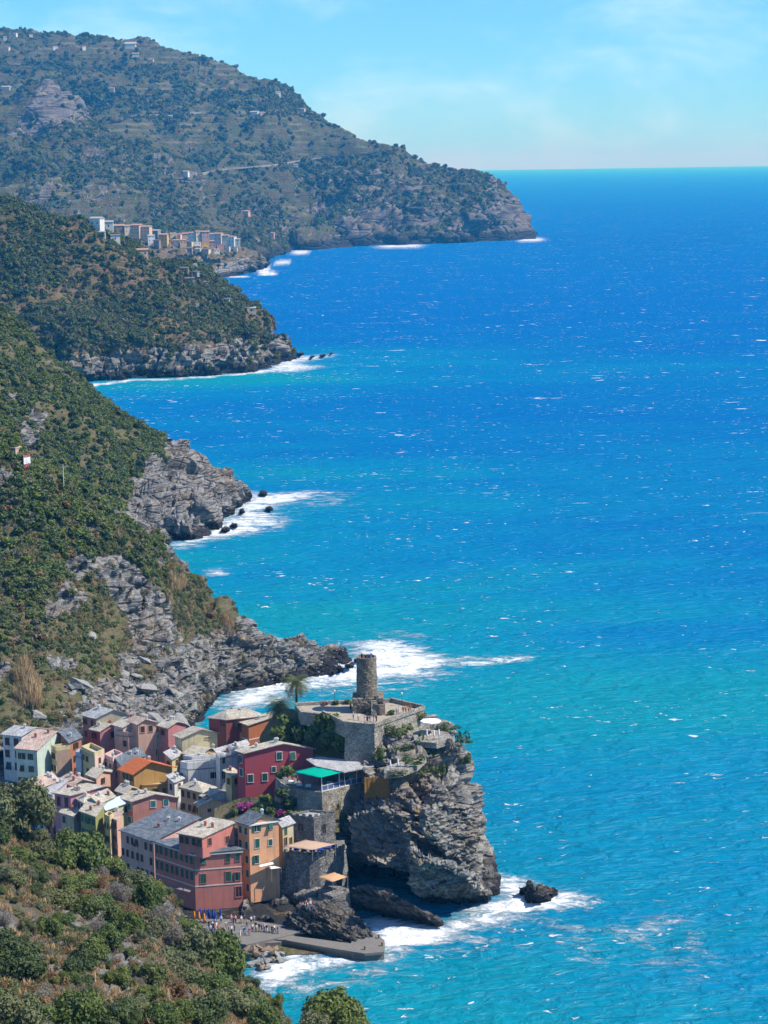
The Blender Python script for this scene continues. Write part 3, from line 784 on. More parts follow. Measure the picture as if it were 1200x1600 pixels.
def put_window(parent, o, d, n, style='closed', w=0.95, h=1.5, sh=None, fr=None, yaw=None):
    """o: world point of the sill centre on the wall; d: along the wall; n: outward"""
    sh = sh or M_GREEN
    M = Matrix(((d.x, n.x, 0, o.x), (d.y, n.y, 0, o.y), (0, 0, 1, o.z), (0, 0, 0, 1)))
    inv = parent.matrix_basis.inverted()
    if style == 'door':
        w, h = 1.1, 2.3
    wn = new_obj('door' if style == 'door' else 'window', win_mesh('pane', w, h, M_BROWN if style == 'door' else M_DARK), parent)
    wn.matrix_local = inv @ M
    new_obj('frame', win_mesh('frame', w, h, fr or (parent_wall(parent))), wn)
    if style in ('closed', 'open', 'half'):
        for s in (-1, 1):
            so = new_obj('shutter', win_mesh('shutter', w, h, sh), wn)
            if style == 'closed' or (style == 'half' and s == 1): so.location = (s * w / 4, 0.10, 0)
            else:
                so.location = (s * (w / 2 + w / 4 + 0.02), 0.13, 0)
    if style == 'tilt':
        for s in (-1, 1):
            so = new_obj('shutter', win_mesh('shutter', w, h, sh), wn)
            so.location = (s * w / 4, 0.10 + 0.32, 0.05); so.rotation_euler = (-0.0, 0, 0)
            so.rotation_euler.x = 0.42; so.location.y = 0.68; so.location.z = 0.12
            so.rotation_euler.x = 0.40
    return wn

def parent_wall(g):
    for c in g.children:
        if c.name.startswith('wall'): return c.data.materials[0]
    return M_TRIM
def quad_slab(mb, pts, th):
    n = len(pts)
    mb.add(pts + [p + Vector((0, 0, th)) for p in pts], [tuple(range(n))[::-1], tuple(range(n, 2 * n))] + [(i, (i + 1) % n, n + (i + 1) % n, n + i) for i in range(n)])

HOUSES = []
def house(name, label, C, L, R, ze, zb, roof='gR', rise=1.5, rf=0.5, wall='white', rmat=None, wl=None, wr=None, sh=None, style='closed', over=0.45, chim=1, pxr=None, pxl=None, wallR=None, storey=3.0, parent=None, fr=None, win=(0.95, 1.5), band=None, group='houses of the harbour village', top=1.0, trim=None, seed=None, cat='house'):
    rr = random.Random(seed if seed is not None else int(C[0] * 31 + C[1] * 17))
    c, l, r = atz(*C, ze), atz(*L, ze), atz(*R, ze)
    sl, tl = (l - c).length, (r - c).length
    A, B = (l - c), (r - c)
    mat = pl(wall) if isinstance(wall, str) else wall
    rmat = rmat or R_CREAM
    hip = roof == 'hip'
    def zf(s, t):
        s_, t_ = s, t
        if roof == 'gR': return ze + rise * (1 - (rf - t_) / rf if t_ < rf else 1 - (t_ - rf) / (1 - rf))
        if roof == 'gL': return ze + rise * (1 - (rf - s_) / rf if s_ < rf else 1 - (s_ - rf) / (1 - rf))
        if roof == 'shedL': return ze + rise * t_
        if roof == 'shedR': return ze + rise * s_
        if roof == 'shedB': return ze + rise * (1 - t_)
        return ze
    def p(s, t, z): return Vector((c.x + A.x * s + B.x * t, c.y + A.y * s + B.y * t, z))
    g = parent
    if g is None:
        g = empty(name, (c.x, c.y, zb), label, cat, group)
    off = Vector(g.location)
    m = MB()
    def W(pts): return [q - off for q in pts]
    # walls, closed, with the gable in the same mesh
    def side(fn):
        ks = [0, 1]
        if roof == 'gR' and fn[0] == 't': ks = [0, rf, 1]
        if roof == 'gL' and fn[0] == 's': ks = [0, rf, 1]
        bot, topp = [], []
        for k in ks:
            s, t = (k, fn[1]) if fn[0] == 's' else (fn[1], k)
            bot.append(p(s, t, zb)); topp.append(p(s, t, zf(s, t) - (0.0 if roof == 'flat' else 0.02)))
        return bot, topp
    for fn, rev in ((('s', 0), True), (('t', 0), False), (('s', 1), False), (('t', 1), True)):
        bot, topp = side(fn)
        ring = bot + topp[::-1]
        if not rev: ring = ring
        else: ring = ring[::-1] if False else ring[::-1]
        m.add(W(ring), [tuple(range(len(ring)))])
    w_me = m.mesh('wall', mat)
    bm = bmesh.new(); bm.from_mesh(w_me); bmesh.ops.remove_doubles(bm, verts=bm.verts, dist=0.001); bmesh.ops.recalc_face_normals(bm, faces=bm.faces)
    bm.to_mesh(w_me); bm.free()
    wo = new_obj('wall', w_me, g)
    # the right wall in another colour: a thin skin
    if wallR:
        n_ = Vector((B.y, -B.x, 0)).normalized()
        if n_.y > 0 and n_.x < 0: n_ = -n_
        ks = [0, rf, 1] if roof == 'gR' else [0, 1]
        bot = [p(0, k, zb) + n_ * 0.03 for k in ks]; tp = [p(0, k, zf(0, k) - 0.03) + n_ * 0.03 for k in ks]
        ring = bot + tp[::-1]
        sk = MB().add(W(ring), [tuple(range(len(ring)))]); sk.build('side_wall', pl(wallR), g)
    # roof
    os_, ot = over / sl, over / tl
    rm = MB(); th = 0.16
    planes = []
    if roof == 'gR': planes = [[(-os_, -ot), (-os_, rf), (1 + os_, rf), (1 + os_, -ot)], [(-os_, rf), (-os_, 1 + ot), (1 + os_, 1 + ot), (1 + os_, rf)]]
    elif roof == 'gL': planes = [[(-os_, -ot), (rf, -ot), (rf, 1 + ot), (-os_, 1 + ot)], [(rf, -ot), (1 + os_, -ot), (1 + os_, 1 + ot), (rf, 1 + ot)]]
    elif roof.startswith('shed'): planes = [[(-os_, -ot), (1 + os_, -ot), (1 + os_, 1 + ot), (-os_, 1 + ot)]]
    if planes:
        for q in planes:
            pts = []
            for s, t in q:
                z = zf(s, t)
                if roof == 'gR' and (t < 0 or t > 1): z = ze - rise * (ot / (rf if t < 0 else 1 - rf))
                if roof == 'gL' and (s < 0 or s > 1): z = ze - rise * (os_ / (rf if s < 0 else 1 - rf))
                pts.append(p(s, t, z))
            ar = (pts[1] - pts[0]).cross(pts[2] - pts[0]).z
            if ar < 0: pts = pts[::-1]
            quad_slab(rm, W(pts), th)
    elif hip:
        k = 0.5 * sl / max(tl, 0.1); k = min(k, 0.45)
        e = [p(-os_, -ot, ze), p(-os_, 1 + ot, ze), p(1 + os_, 1 + ot, ze), p(1 + os_, -ot, ze)]
        a, b = p(0.5, k, ze + rise), p(0.5, 1 - k, ze + rise)
        eb = [q - Vector((0, 0, th)) for q in e]
        vs = W(e + [a, b] + eb)
        rm.add(vs, [(0, 4, 5, 1)[::-1], (2, 5, 4, 3)[::-1], (1, 5, 2)[::-1], (3, 4, 0)[::-1], (6, 7, 8, 9), (0, 1, 7, 6), (1, 2, 8, 7), (2, 3, 9, 8), (3, 0, 6, 9)])
    else:
        e = [p(-0.0, -0.0, ze - 0.35), p(0, 1, ze - 0.35), p(1, 1, ze - 0.35), p(1, 0, ze - 0.35)]
        if (e[1] - e[0]).cross(e[2] - e[0]).z < 0: e = e[::-1]
        quad_slab(rm, W(e), 0.30)
    ro_me = rm.mesh('roof', rmat)
    bm = bmesh.new(); bm.from_mesh(ro_me); bmesh.ops.recalc_face_normals(bm, faces=bm.faces); bm.to_mesh(ro_me); bm.free()
    ro = new_obj('roof', ro_me, g)
    if roof == 'flat':
        pm = MB()
        cs = [(0, 0), (0, 1), (1, 1), (1, 0)]
        for i in range(4):
            a, b = p(*cs[i], 0), p(*cs[(i + 1) % 4], 0); d = (b - a); ln = d.length; d.normalize()
            cen = p(.5, .5, 0); mid = (a + b) / 2; inn = (cen - mid).normalized() * 0.12
            Mx = Matrix(((d.x, -d.y, 0), (d.y, d.x, 0), (0, 0, 1)))
            pm.box(mid + inn - Vector((off.x, off.y, off.z)) + Vector((0, 0, ze + top / 2 - 0.05)), (ln - 0.02 * i, 0.24, top), Mx)
        pm.build('parapet', mat, g)
    # eave trim
    if trim:
        tm = MB()
        for a, b in (((0, 0), (0, 1)), ((0, 0), (1, 0))):
            pa, pb = p(*a, 0), p(*b, 0); d = pb - pa; ln = d.length; d.normalize(); mid = (pa + pb) / 2
            cen = p(.5, .5, 0); o_ = (mid - cen).normalized() * 0.16
            Mx = Matrix(((d.x, -d.y, 0), (d.y, d.x, 0), (0, 0, 1)))
            tm.box(mid + o_ - off + Vector((0, 0, ze - 0.18 + off.z - off.z)), (ln + 0.5, 0.42, 0.30), Mx)
        tm.build('cornice', trim, g)
    # chimneys
    for i in range(chim + (1 if roof != 'flat' and rr.random() < .7 else 0)):
        s, t = rr.uniform(.2, .8), rr.uniform(.2, .8); z = zf(s, t) if roof != 'flat' else ze
        if hip: z = ze + rise * 0.5
        cm = MB(); q = p(s, t, z) - off
        cm.box(q + Vector((0, 0, 0.35)), (0.55, 0.45, 1.1)); cm.box(q + Vector((0, 0, 0.96)), (0.75, 0.62, 0.10)); cm.box(q + Vector((0, 0, 1.12)), (0.4, 0.34, 0.22))
        cm.build('chimney', rr.choice([M_TRIM, pl('brick'), pl('white')]), ro)
    # faces for windows
    dL = (c - l).normalized(); nL = Vector((dL.y, -dL.x, 0))
    dR = (r - c).normalized(); nR = Vector((dR.y, -dR.x, 0))
    def rows(p0, d, n, ln, spec):
        nc, nr = spec[0], spec[1]; first = spec[2] if len(spec) > 2 else 0.7
        for j in range(nr):
            for i in range(nc):
                if rr.random() < 0.06: continue
                u = ln * (i + 0.5) / nc + rr.uniform(-0.15, 0.15)
                z = ze - first - win[1] - j * storey
                if z < zb + 0.6: continue
                st = style if rr.random() < 0.45 else rr.choice(['closed', 'open', 'half', 'tilt'])
                if win[0] * 2.4 > ln / nc and st in ('open', 'half'): st = 'closed'
                put_window(g, p0 + d * u + Vector((0, 0, z - p0.z)), d, n, st, win[0], win[1], sh, fr)
    if wl: rows(l, dL, nL, (c - l).length, wl)
    if wr: rows(c, dR, nR, (r - c).length, wr)
    for lst, p0, d, n in ((pxr, c, dR, nR), (pxl, l, dL, nL)):
        for q in lst or []:
            px, py = q[0], q[1]; st = q[2] if len(q) > 2 else 'closed'; w, h = (q[3], q[4]) if len(q) > 4 else win
            rd = ray(px, py); tt = (p0 - CAM).dot(n) / rd.dot(n); hit = CAM + rd * tt
            put_window(g, Vector((hit.x, hit.y, hit.z - h / 2)), d, n, st, w, h, sh, fr)
    if band:
        bm_ = MB()
        for dz in band:
            for p0, d, n, ln in ((l, dL, nL, (c - l).length), (c, dR, nR, (r - c).length)):
                Mx = Matrix(((d.x, -d.y, 0), (d.y, d.x, 0), (0, 0, 1)))
                q = p0 + d * ln / 2 + n * 0.04 - off; q.z = ze - dz - off.z
                bm_.box(q, (ln, 0.08, 0.22), Mx)
        bm_.build('string_course', M_TRIM, g)
    if rr.random() < 0.7 and parent is None:
        q = c - off + (nR + nL) * 0.02
        new_obj('drainpipe', MB().tube(Vector((q.x, q.y, 0.3)), Vector((q.x, q.y, ze - off.z - 0.2)), 0.07, n=6).mesh('drainpipe', M_PIPE), g)
    HOUSES.append((name, c, l, r, ze, zb))
    return g

H = house
H('white_house', 'white house with grey slab roof at the left edge, beside the mint green house', (33, 1150), (4, 1147), (75, 1139), 18, 3, 'gR', 1.2, 0.5, 'white', R_GREY, (2, 3), None, M_DARK, win=(1.3, 1.9))
H('mint_house', 'mint green house with long tan roof, third from left at the back', (57, 1172), (25, 1169), (96, 1153), 16.5, 3, 'gR', 2.2, 0.8, 'mint', R_PINK, (2, 3, 1.0), None, M_BROWN)
H('tan_house', 'narrow flat roofed tan house with yellow left wall beside the mint house', (87, 1173), (80, 1170), (110, 1170), 15.5, 3, 'flat', 0, .5, 'yellow', R_PINK, (2, 2), None, M_BROWN, wallR='tan', chim=0)
H('terracotta_house', 'tall narrow terracotta house under a slate lean-to roof', (108, 1160), (95, 1153), (127, 1152), 17, 3, 'shedR', 1.2, .5, 'terracotta', R_SLATE, (1, 2), (1, 3), M_BROWN, chim=0)
H('blue_house', 'narrow pale blue house squeezed between terracotta and yellow houses', (127, 1183), (118, 1180), (134, 1178), 14.5, 3, 'flat', 0, .5, 'blue', R_GREY, (1, 3), None, M_DARK, chim=0)
H('yellow_house', 'pale yellow house with a walled roof terrace and dark shutters', (147.5, 1182), (127, 1172), (163, 1176), 16, 3, 'flat', 0, .5, 'yellow', R_CREAM, (3, 4), (1, 2), M_BROWN, wallR='palepink', chim=0, win=(0.85, 1.4))
H('brick_house', 'highest brick red house with grey gable roof below the scree', (149.5, 1122), (128.7, 1117), (205, 1117), 21, 6, 'gR', 1.7, .48, 'brick', R_GREY, (2, 2), None, M_BROWN, wallR='beige', chim=0)
H('rose_house', 'small deep rose house with cream gable roof above the yellow terrace', (156, 1142), (142.5, 1139), (190, 1137), 18.5, 5, 'gR', 1.3, .5, 'crimson', R_CREAM, (1, 1), None, M_DARK, wallR='rose', pxr=[(176, 1147.5, 'tilt')])
H('balcony_house', 'slim pale pink house with balcony left of the small rose house', (140.5, 1145), (127, 1141), (147, 1142), 16.5, 5, 'flat', 0, .5, 'palepink', R_PINK, (2, 3), None, M_BROWN, chim=0, win=(0.7, 1.2))
H('salmon_house', 'flat topped salmon house with roof terrace behind the yellow house', (200.5, 1150), (180, 1147.5), (219, 1147.5), 18, 4, 'flat', 0, .5, 'salmon', R_PINK, (2, 2, 1.2), None, M_BROWN, chim=2)
H('beige_house', 'weathered beige house with many narrow windows between salmon and cream houses', (246, 1147), (219, 1146), (276, 1142), 18, 4, 'shedL', 0.5, .5, 'beige', R_PINK, (4, 3), None, M_BROWN, pxr=[(267, 1165, 'open')], chim=2)
H('pink_roof_house', 'low house with pale pinkish slab roof behind the salmon house', (192, 1136), (178, 1132), (236, 1128), 20, 8, 'gR', 1.2, .4, 'palepink', R_CREAM, None, None, chim=2)
H('rear_pink_house', 'small pink roofed house highest beside the grey boulder slope', (215, 1131), (200, 1126), (243, 1128), 21, 8, 'gR', 0.9, .4, 'salmon', R_PINK, None, (2, 1), M_BROWN, chim=1)
H('cream_gable_house', 'large pale cream gabled house in the middle of the upper village', (284, 1153), (273, 1149), (351, 1147), 18.5, 4, 'gR', 1.7, .45, 'cream', R_CREAM, (1, 1), None, M_BROWN, pxr=[(324, 1153, 'plain', 1.0, 0.4)], chim=0)
H('dark_red_house', 'dark red house under a broad cream hipped roof by the sea', (353, 1124), (326, 1121), (412, 1118), 22.5, 9, 'hip', 1.9, .5, 'darkred', R_CREAM, None, (2, 1), M_DARK, pxl=[(348, 1130, 'plain', 1.2, 1.2)], chim=1)
H('rust_house', 'rust orange house with sloping cream roof below the palms', (388, 1133), (377, 1129), (435, 1123), 21.5, 9, 'shedL', 0.9, .5, 'rust', R_CREAM, None, None, M_DARK, pxr=[(424, 1135, 'plain', 1.3, 1.2)], band=[3.6], fr=M_TRIM, chim=0)
H('ochre_terrace_house', 'low ochre house with planted roof terrace in front of rust house', (380, 1152), (359, 1147), (399, 1147), 18, 9, 'flat', 0, .5, 'ochre', R_PINK, (3, 1), None, M_BROWN, wallR='rust', chim=0)
H('tan_roof_house', 'small low house with tan gable roof below the cream gable', (311, 1181), (287, 1177), (346, 1172), 15.5, 4, 'gR', 1.2, .45, 'ochre', R_CREAM, None, None, chim=1)
H('white_terrace_house', 'white washed house with walled terrace in the village centre', (293, 1202), (281, 1199), (343, 1198), 14.5, 3, 'flat', 0, .5, 'white', R_GREY, (2, 2, 1.2), None, M_BROWN, pxr=[(335, 1211, 'open')], chim=1, top=1.6)
H('grey_roof_white_house', 'white house with long slate lean-to roof left of crimson house', (344, 1183), (337, 1179), (392, 1169), 18, 5, 'shedR', 1.0, .5, 'white', R_GREY, None, None, M_GREEN, pxr=[(349, 1188), (349, 1211, 'plain', 1.0, 1.8)], chim=1)
H('crimson_house', 'big crimson house with green shutters and cream roof under the gardens', (382, 1177), (370, 1173), (489, 1170), 25, 11, 'gR', 1.6, .55, 'crimson', R_CREAM, (1, 3), None, M_GREEN, pxr=[(391.5, 1216), (414, 1214), (436.5, 1181), (457.5, 1181, 'tilt'), (428, 1202, 'closed', 0.8, 1.2)], fr=M_WHITE, win=(1.1, 1.7), chim=2)
H('yellow_annex', 'small yellow annex with balcony against the crimson house', (362, 1212), (352, 1209), (374, 1209), 19, 8, 'shedR', 0.6, .5, 'yellow', R_CREAM, (1, 1), (1, 1), M_BROWN, chim=0)
H('olive_roofed_house', 'shaded yellow house with cream hipped roof in the village centre', (318, 1238), (282, 1229), (336, 1230), 12.5, 2.5, 'hip', 1.4, .5, 'sand', R_CREAM, (4, 3), (1, 2), M_BROWN, chim=1)
H('little_white_house', 'little white house with green door beside the bougainvillea', (323, 1246), (315, 1243), (363, 1240), 14, 6, 'gR', 1.0, .5, 'white', R_CREAM, None, None, M_GREEN, pxr=[(359.5, 1246, 'closed', 0.9, 1.6)], chim=1)
H('cream_cottage', 'small cream gabled cottage behind the front red building', (312, 1259), (306, 1255), (359, 1255), 12.5, 2.5, 'gR', 1.3, .42, 'cream', R_CREAM, (1, 1), None, M_BROWN, pxr=[(327, 1266, 'plain', .8, .8), (350, 1262, 'plain', 1.3, 1.2)], chim=0)
H('orange_roof_house', 'ochre house with a bright orange tiled roof', (208.7, 1207), (190.5, 1201), (268, 1198), 14.5, 3, 'gR', 2.0, .42, 'ochre', R_TILE, (3, 2), None, M_GREEN, over=0.8, chim=1)
H('ochre_wing', 'low ochre wing with pale flat roof below the orange tiles', (222, 1228), (211, 1224), (263, 1226), 11.2, 3, 'flat', 0, .5, 'ochre', R_CREAM, (1, 2), (3, 1), M_GREEN, chim=0, top=0.3)
H('salmon_gable_house', 'salmon house whose broad gable wall has two white framed windows', (207, 1252), (186, 1246), (275, 1246), 12.8, 2, 'gR', 1.2, .5, 'salmonwall', R_CREAM, (2, 4), None, M_TEAL, pxr=[(239.5, 1256), (259.5, 1254)], fr=M_WHITE, win=(1.05, 1.5), chim=1)
H('slate_house', 'low house with dark slate roof left of the orange tiles', (190, 1196), (181, 1191), (226, 1180), 14, 4, 'shedR', 1.0, .5, 'pink', R_SLATE, None, None, chim=2)
H('fenced_terrace_house', 'little pink house with cream roof terrace left of orange tiles', (173, 1205), (159, 1199), (191, 1196), 12.5, 3, 'shedL', 0.5, .5, 'palepink', R_CREAM, (2, 2), (1, 1), M_BROWN, chim=1)
H('pink_long_house', 'long pale pink house with bluish slate roof and three window rows', (239.5, 1315), (188.5, 1297.5), (312, 1290), 12.3, 1.5, 'shedL', 1.6, .5, 'pink', R_SLATE, (7, 4), None, M_BROWN, over=0.35, chim=2, win=(0.85, 1.6), trim=None)
red = H('red_building', 'big red building on the harbour square with set back upper floor', (303.3, 1334.5), (241, 1314.5), (377, 1329), 13.6, 1.2, 'shedL', 0.25, .5, 'red', R_SLATE, (8, 2, 0.5), None, M_GREEN, style='closed', over=0.5, chim=0, win=(0.8, 1.75), storey=3.4, band=[3.4, 6.9], trim=M_TRIM,
    pxr=[(317.5, 1343, 'tilt', 1.15, 1.7), (356.5, 1340), (371.5, 1338), (318, 1372.5, 'closed', 1.1, 2.0), (357, 1369, 'closed', 1.1, 2.0), (371.5, 1369, 'half', 1.0, 1.7), (373, 1393, 'plain', 1.2, 2.2)])
H('upper', None, (316, 1309), (279, 1302), (366, 1293), 17.4, 13.0, 'shedL', 1.0, .5, 'red', R_CREAM, (4, 1, 0.4), None, M_BROWN, parent=red, chim=2, over=0.35, pxr=[(327.5, 1315, 'closed'), (355, 1312, 'closed', 1, 1.5)])
peach = H('peach_building', 'tall peach building with a gabled slate roof beside the round bastion', (389, 1288), (371, 1282), (435, 1281), 18.8, 2.0, 'gR', 1.6, .48, 'peach', R_SLATE, (2, 5, 0.9), None, M_GREEN, fr=M_TRIM, trim=M_WHITE, chim=0, over=0.5, wallR=None, win=(0.8, 1.5),
    pxr=[(401, 1293.5, 'open', .9, 1.5), (422, 1290, 'tilt', .9, 1.5), (402, 1317.5, 'closed', .95, 1.9), (422.5, 1316, 'closed', .8, 1.3), (401.5, 1342.5, 'half', .9, 1.7)])
H('cream_slim_house', 'slim ochre and cream house between the peach building and stone house', (441, 1291), (434.5, 1288), (458, 1285), 17, 8, 'shedR', 0.6, .5, 'ochre', R_GREY, None, None, M_GREEN, wallR='sand', pxr=[(446, 1298, 'closed', .8, 1.7), (446, 1315, 'plain', .9, 1.8), (454, 1314, 'plain', .8, 1.5)], chim=0)
H('olive_house', 'tall olive green house above the foreground bushes', (148.7, 1275), (126, 1267), (163, 1264), 12.6, 1.5, 'shedL', 1.0, .5, 'olive', R_CREAM, (4, 4), None, M_GREEN, band=[6.2], chim=1, win=(0.75, 1.5))
H('narrow_yellow_house', 'narrow yellow house right of the olive green house', (171, 1282), (163, 1278), (178, 1277), 11.6, 1.5, 'flat', 0, .5, 'yellow', R_CREAM, (2, 3), None, M_BROWN, chim=0, win=(0.6, 1.4))
H('narrow_salmon_house', 'narrow salmon house with small tiled roof right of the narrow yellow one', (182.5, 1281), (174, 1277), (191, 1273), 11.6, 1.5, 'shedL', 0.5, .5, 'salmon', R_PINK, (2, 4), None, M_BROWN, chim=1, win=(0.7, 1.5))
H('magenta_house', 'mauve pink house with broad cream slab roof above coral wing', (110, 1243), (85, 1239), (160, 1234), 14.3, 2.5, 'shedL', 0.7, .5, 'magenta', R_CREAM, (2, 1, 0.6), None, M_BROWN, chim=3, win=(1.0, 2.2))
H('coral_wing', 'low coral red wing with dark roof terrace over the bushes', (99, 1267), (70, 1259), (113, 1262), 10.3, 2, 'flat', 0, .5, 'coral', R_SLATE, (3, 2, 1.0), None, M_BROWN, chim=0, top=0.5, win=(0.8, 2.0))
H('pale_pink_cottage', 'pale pink cottage with twin dark windows beside the olive house', (115.5, 1275), (94.5, 1269), (129, 1265), 10.8, 2, 'shedL', 0.9, .5, 'beige', R_CREAM, (2, 1), None, M_BROWN, wallR='palepink', pxr=[(120, 1279, 'plain', .8, 1.0), (125, 1277, 'plain', .8, 1.0)], chim=1)
H('mid_pink_house', 'pale pink house with pyramid like cream roof behind the olive house', (131, 1253), (120.5, 1247), (147, 1246), 13.6, 2.5, 'hip', 1.0, .5, 'palepink', R_CREAM, (2, 1), (1, 1), M_BROWN, chim=1)
H('light_green_house', 'light green house with cream roof behind the olive house', (154, 1255), (144, 1251), (178, 1244), 13.6, 2.5, 'shedR', 0.8, .5, 'palegreen', R_CREAM, (1, 1), (1, 1), M_DARK, chim=1)
H('pale_sheet_house', 'small house with pale bluish sheet roof left of salmon gable', (166, 1265), (159, 1261), (205, 1251), 12.2, 2.5, 'shedR', 0.6, .5, 'palegreen', R_BLUE, None, (2, 1), M_DARK, chim=0)
H('aqua_house', 'aqua house with brownish slab roof at the left by the big tree', (60, 1231), (50, 1226), (91, 1220), 14.2, 2.5, 'shedR', 1.0, .5, 'aqua', R_PINK, None, (3, 1), M_BROWN, chim=1)
H('lavender_house', 'lavender house with pale grey lean-to roof left of mauve house', (80, 1241), (65, 1236), (104, 1226), 13.4, 2.5, 'shedL', 0.7, .5, 'lavender', R_GREY, (3, 1), None, M_BROWN, chim=1)
H('brown_roof_house', 'house with brownish pink slab roof and dormer in the left village', (113, 1227), (92, 1219), (143, 1221), 13.2, 2.5, 'gR', 0.9, .5, 'beige', R_PINK, (1, 1), None, M_BROWN, chim=3)

H('ruin_roof_house', 'small cream roofed house directly below the yellow terrace house', (150, 1215), (136, 1210), (172, 1206), 12.8, 3, 'gR', 0.9, .5, 'salmon', R_CREAM, (2, 1), (1, 1), M_BROWN, chim=2)
H('pink_terrace_house', 'pale pink terrace house left of the ochre orange roofed house', (176, 1190), (163, 1184), (192, 1182), 14.5, 3, 'flat', 0, .5, 'palepink', R_PINK, (2, 2), (1, 1), M_BROWN, chim=1)
H('grey_cottage', 'grey roofed cottage between orange tiles and white terrace house', (272, 1222), (262, 1218), (286, 1216), 12.5, 3, 'shedR', 0.7, .5, 'white', R_GREY, (1, 1), (1, 1), M_BROWN, chim=1)
H('sand_cottage', 'sand coloured cottage with cream roof behind the salmon gable house', (196, 1240), (182, 1235), (214, 1232), 12.2, 2.5, 'gR', 0.9, .5, 'sand', R_CREAM, (1, 1), (1, 1), M_BROWN, chim=1)
H('small_yellow_house', 'small yellow house with grey roof left of white terrace house', (268, 1186), (258, 1182), (284, 1178), 15.0, 4, 'shedR', 0.8, .5, 'yellow', R_GREY, (1, 2), (1, 1), M_BROWN, chim=1)
H('upper_white_block', 'white upper terrace block behind the white terrace house', (300, 1187), (286, 1185), (340, 1183), 16.0, 4, 'flat', 0, .5, 'white', R_GREY, None, (1, 1), M_GREEN, chim=1, top=.8)
H('cliff_side_house', 'small rose house with cream roof behind the cream gabled house', (262, 1137), (248, 1133), (290, 1131), 20, 6, 'gR', 1.0, .5, 'rose', R_CREAM, (1, 1), None, M_BROWN, chim=1)
# ================================================================== quay, rocks, castle, restaurant
def P2(pts, z): return [atz(x, y, z) for x, y in pts]
def slab(name, pts, z, depth, mat, parent=None, batter=0.0):
    q = P2(pts, z); m = MB(); n = len(q)
    cen = sum(q, Vector()) / n
    low = [Vector((a.x + (a.x - cen.x) / max((a - cen).length, .1) * batter, a.y + (a.y - cen.y) / max((a - cen).length, .1) * batter, z - depth)) for a in q]
    ar = sum(q[i].x * q[(i + 1) % n].y - q[(i + 1) % n].x * q[i].y for i in range(n))
    fs = [tuple(range(n))[::-1], tuple(range(n, 2 * n))] + [(i, (i + 1) % n, n + (i + 1) % n, n + i) for i in range(n)]
    if ar < 0: fs = [f[::-1] for f in fs]
    m.add(low + q, fs)
    return m.build(name, mat, parent)
def wall_run(mb, pts, z, h, w, closed=False):
    q = P2(pts, z)
    for i in range(len(q) - (0 if closed else 1)):
        a, b = q[i], q[(i + 1) % len(q)]; d = b - a; ln = d.length; d.normalize()
        mb.box((a + b) / 2 + Vector((0, 0, h / 2 - 0.02 - 0.013 * (i % 3))), (ln + w * 0.9, w, h), Matrix(((d.x, -d.y, 0), (d.y, d.x, 0), (0, 0, 1))))
def refine(bm, maxlen, it=6):
    for _ in range(it):
        es = [e for e in bm.edges if e.calc_length() > maxlen]
        if not es or len(bm.verts) > 14000: break
        bmesh.ops.subdivide_edges(bm, edges=es, cuts=1, use_grid_fill=True)
        bmesh.ops.triangulate(bm, faces=[f for f in bm.faces if len(f.verts) > 3])
def rock_hull_mesh(name, pts, amp, mat, maxlen=0.7, bsize=(3, 2, 1.1), tilt=(0.45, -0.15, 0.88), seed=0, smooth=False):
    bm = bmesh.new()
    for p_ in pts: bm.verts.new(p_)
    r_ = bmesh.ops.convex_hull(bm, input=bm.verts)
    bmesh.ops.delete(bm, geom=[v for v in bm.verts if not v.link_faces], context='VERTS')
    bmesh.ops.triangulate(bm, faces=bm.faces)
    refine(bm, maxlen)
    bmesh.ops.recalc_face_normals(bm, faces=bm.faces); bm.normal_update()
    V = np.array([tuple(v.co) for v in bm.verts]); N = np.array([tuple(v.normal) for v in bm.verts])
    rot = Vector((0, 0, 1)).rotation_difference(Vector(tilt)).inverted().to_euler()
    h_, e_ = blocks(V + seed * 13.7, bsize, rot, seed)
    h2, e2 = blocks(V + seed * 7.7, tuple(b * 0.4 for b in bsize), rot, seed + 3)
    D = (h_ - 0.4 * (1 - sstep(0, .18, e_))) * amp + (h2 - 0.4 * (1 - sstep(0, .2, e2))) * amp * 0.6 + fbm(V, bsize[0] * 2, 3, seed=seed) * amp * 0.5
    V = V + N * D[:, None]
    for v, c_ in zip(bm.verts, V): v.co = c_
    me = bpy.data.meshes.new(name); bm.to_mesh(me); bm.free()
    a_ = me.attributes.new('rock', 'FLOAT', 'POINT'); a_.data.foreach_set('value', np.ones(len(me.vertices), np.float32))
    me.materials.append(mat)
    me.polygons.foreach_set('use_smooth', [smooth] * len(me.polygons))
    return me
def rock_hull(name, pts, amp, mat, parent=None, **kw):
    return new_obj(name, rock_hull_mesh(name, pts, amp, mat, **kw), parent)
def hz(l): return [atz(x, y, z) for x, y, z in l]
M_WET = terrain_material('wet_rock', rock=(0.085, 0.08, 0.075), rock2=(0.04, 0.04, 0.04), s=0.6, strata=(0.12, -0.3, 0.4))
M_BOULDER = plaster('boulder_rock', (0.27, 0.26, 0.24), 0.8)
M_DKROCK = terrain_material('dark_rock', rock=(0.14, 0.13, 0.12), rock2=(0.055, 0.053, 0.05), s=0.5, strata=(0.2, -0.35, 0.3))

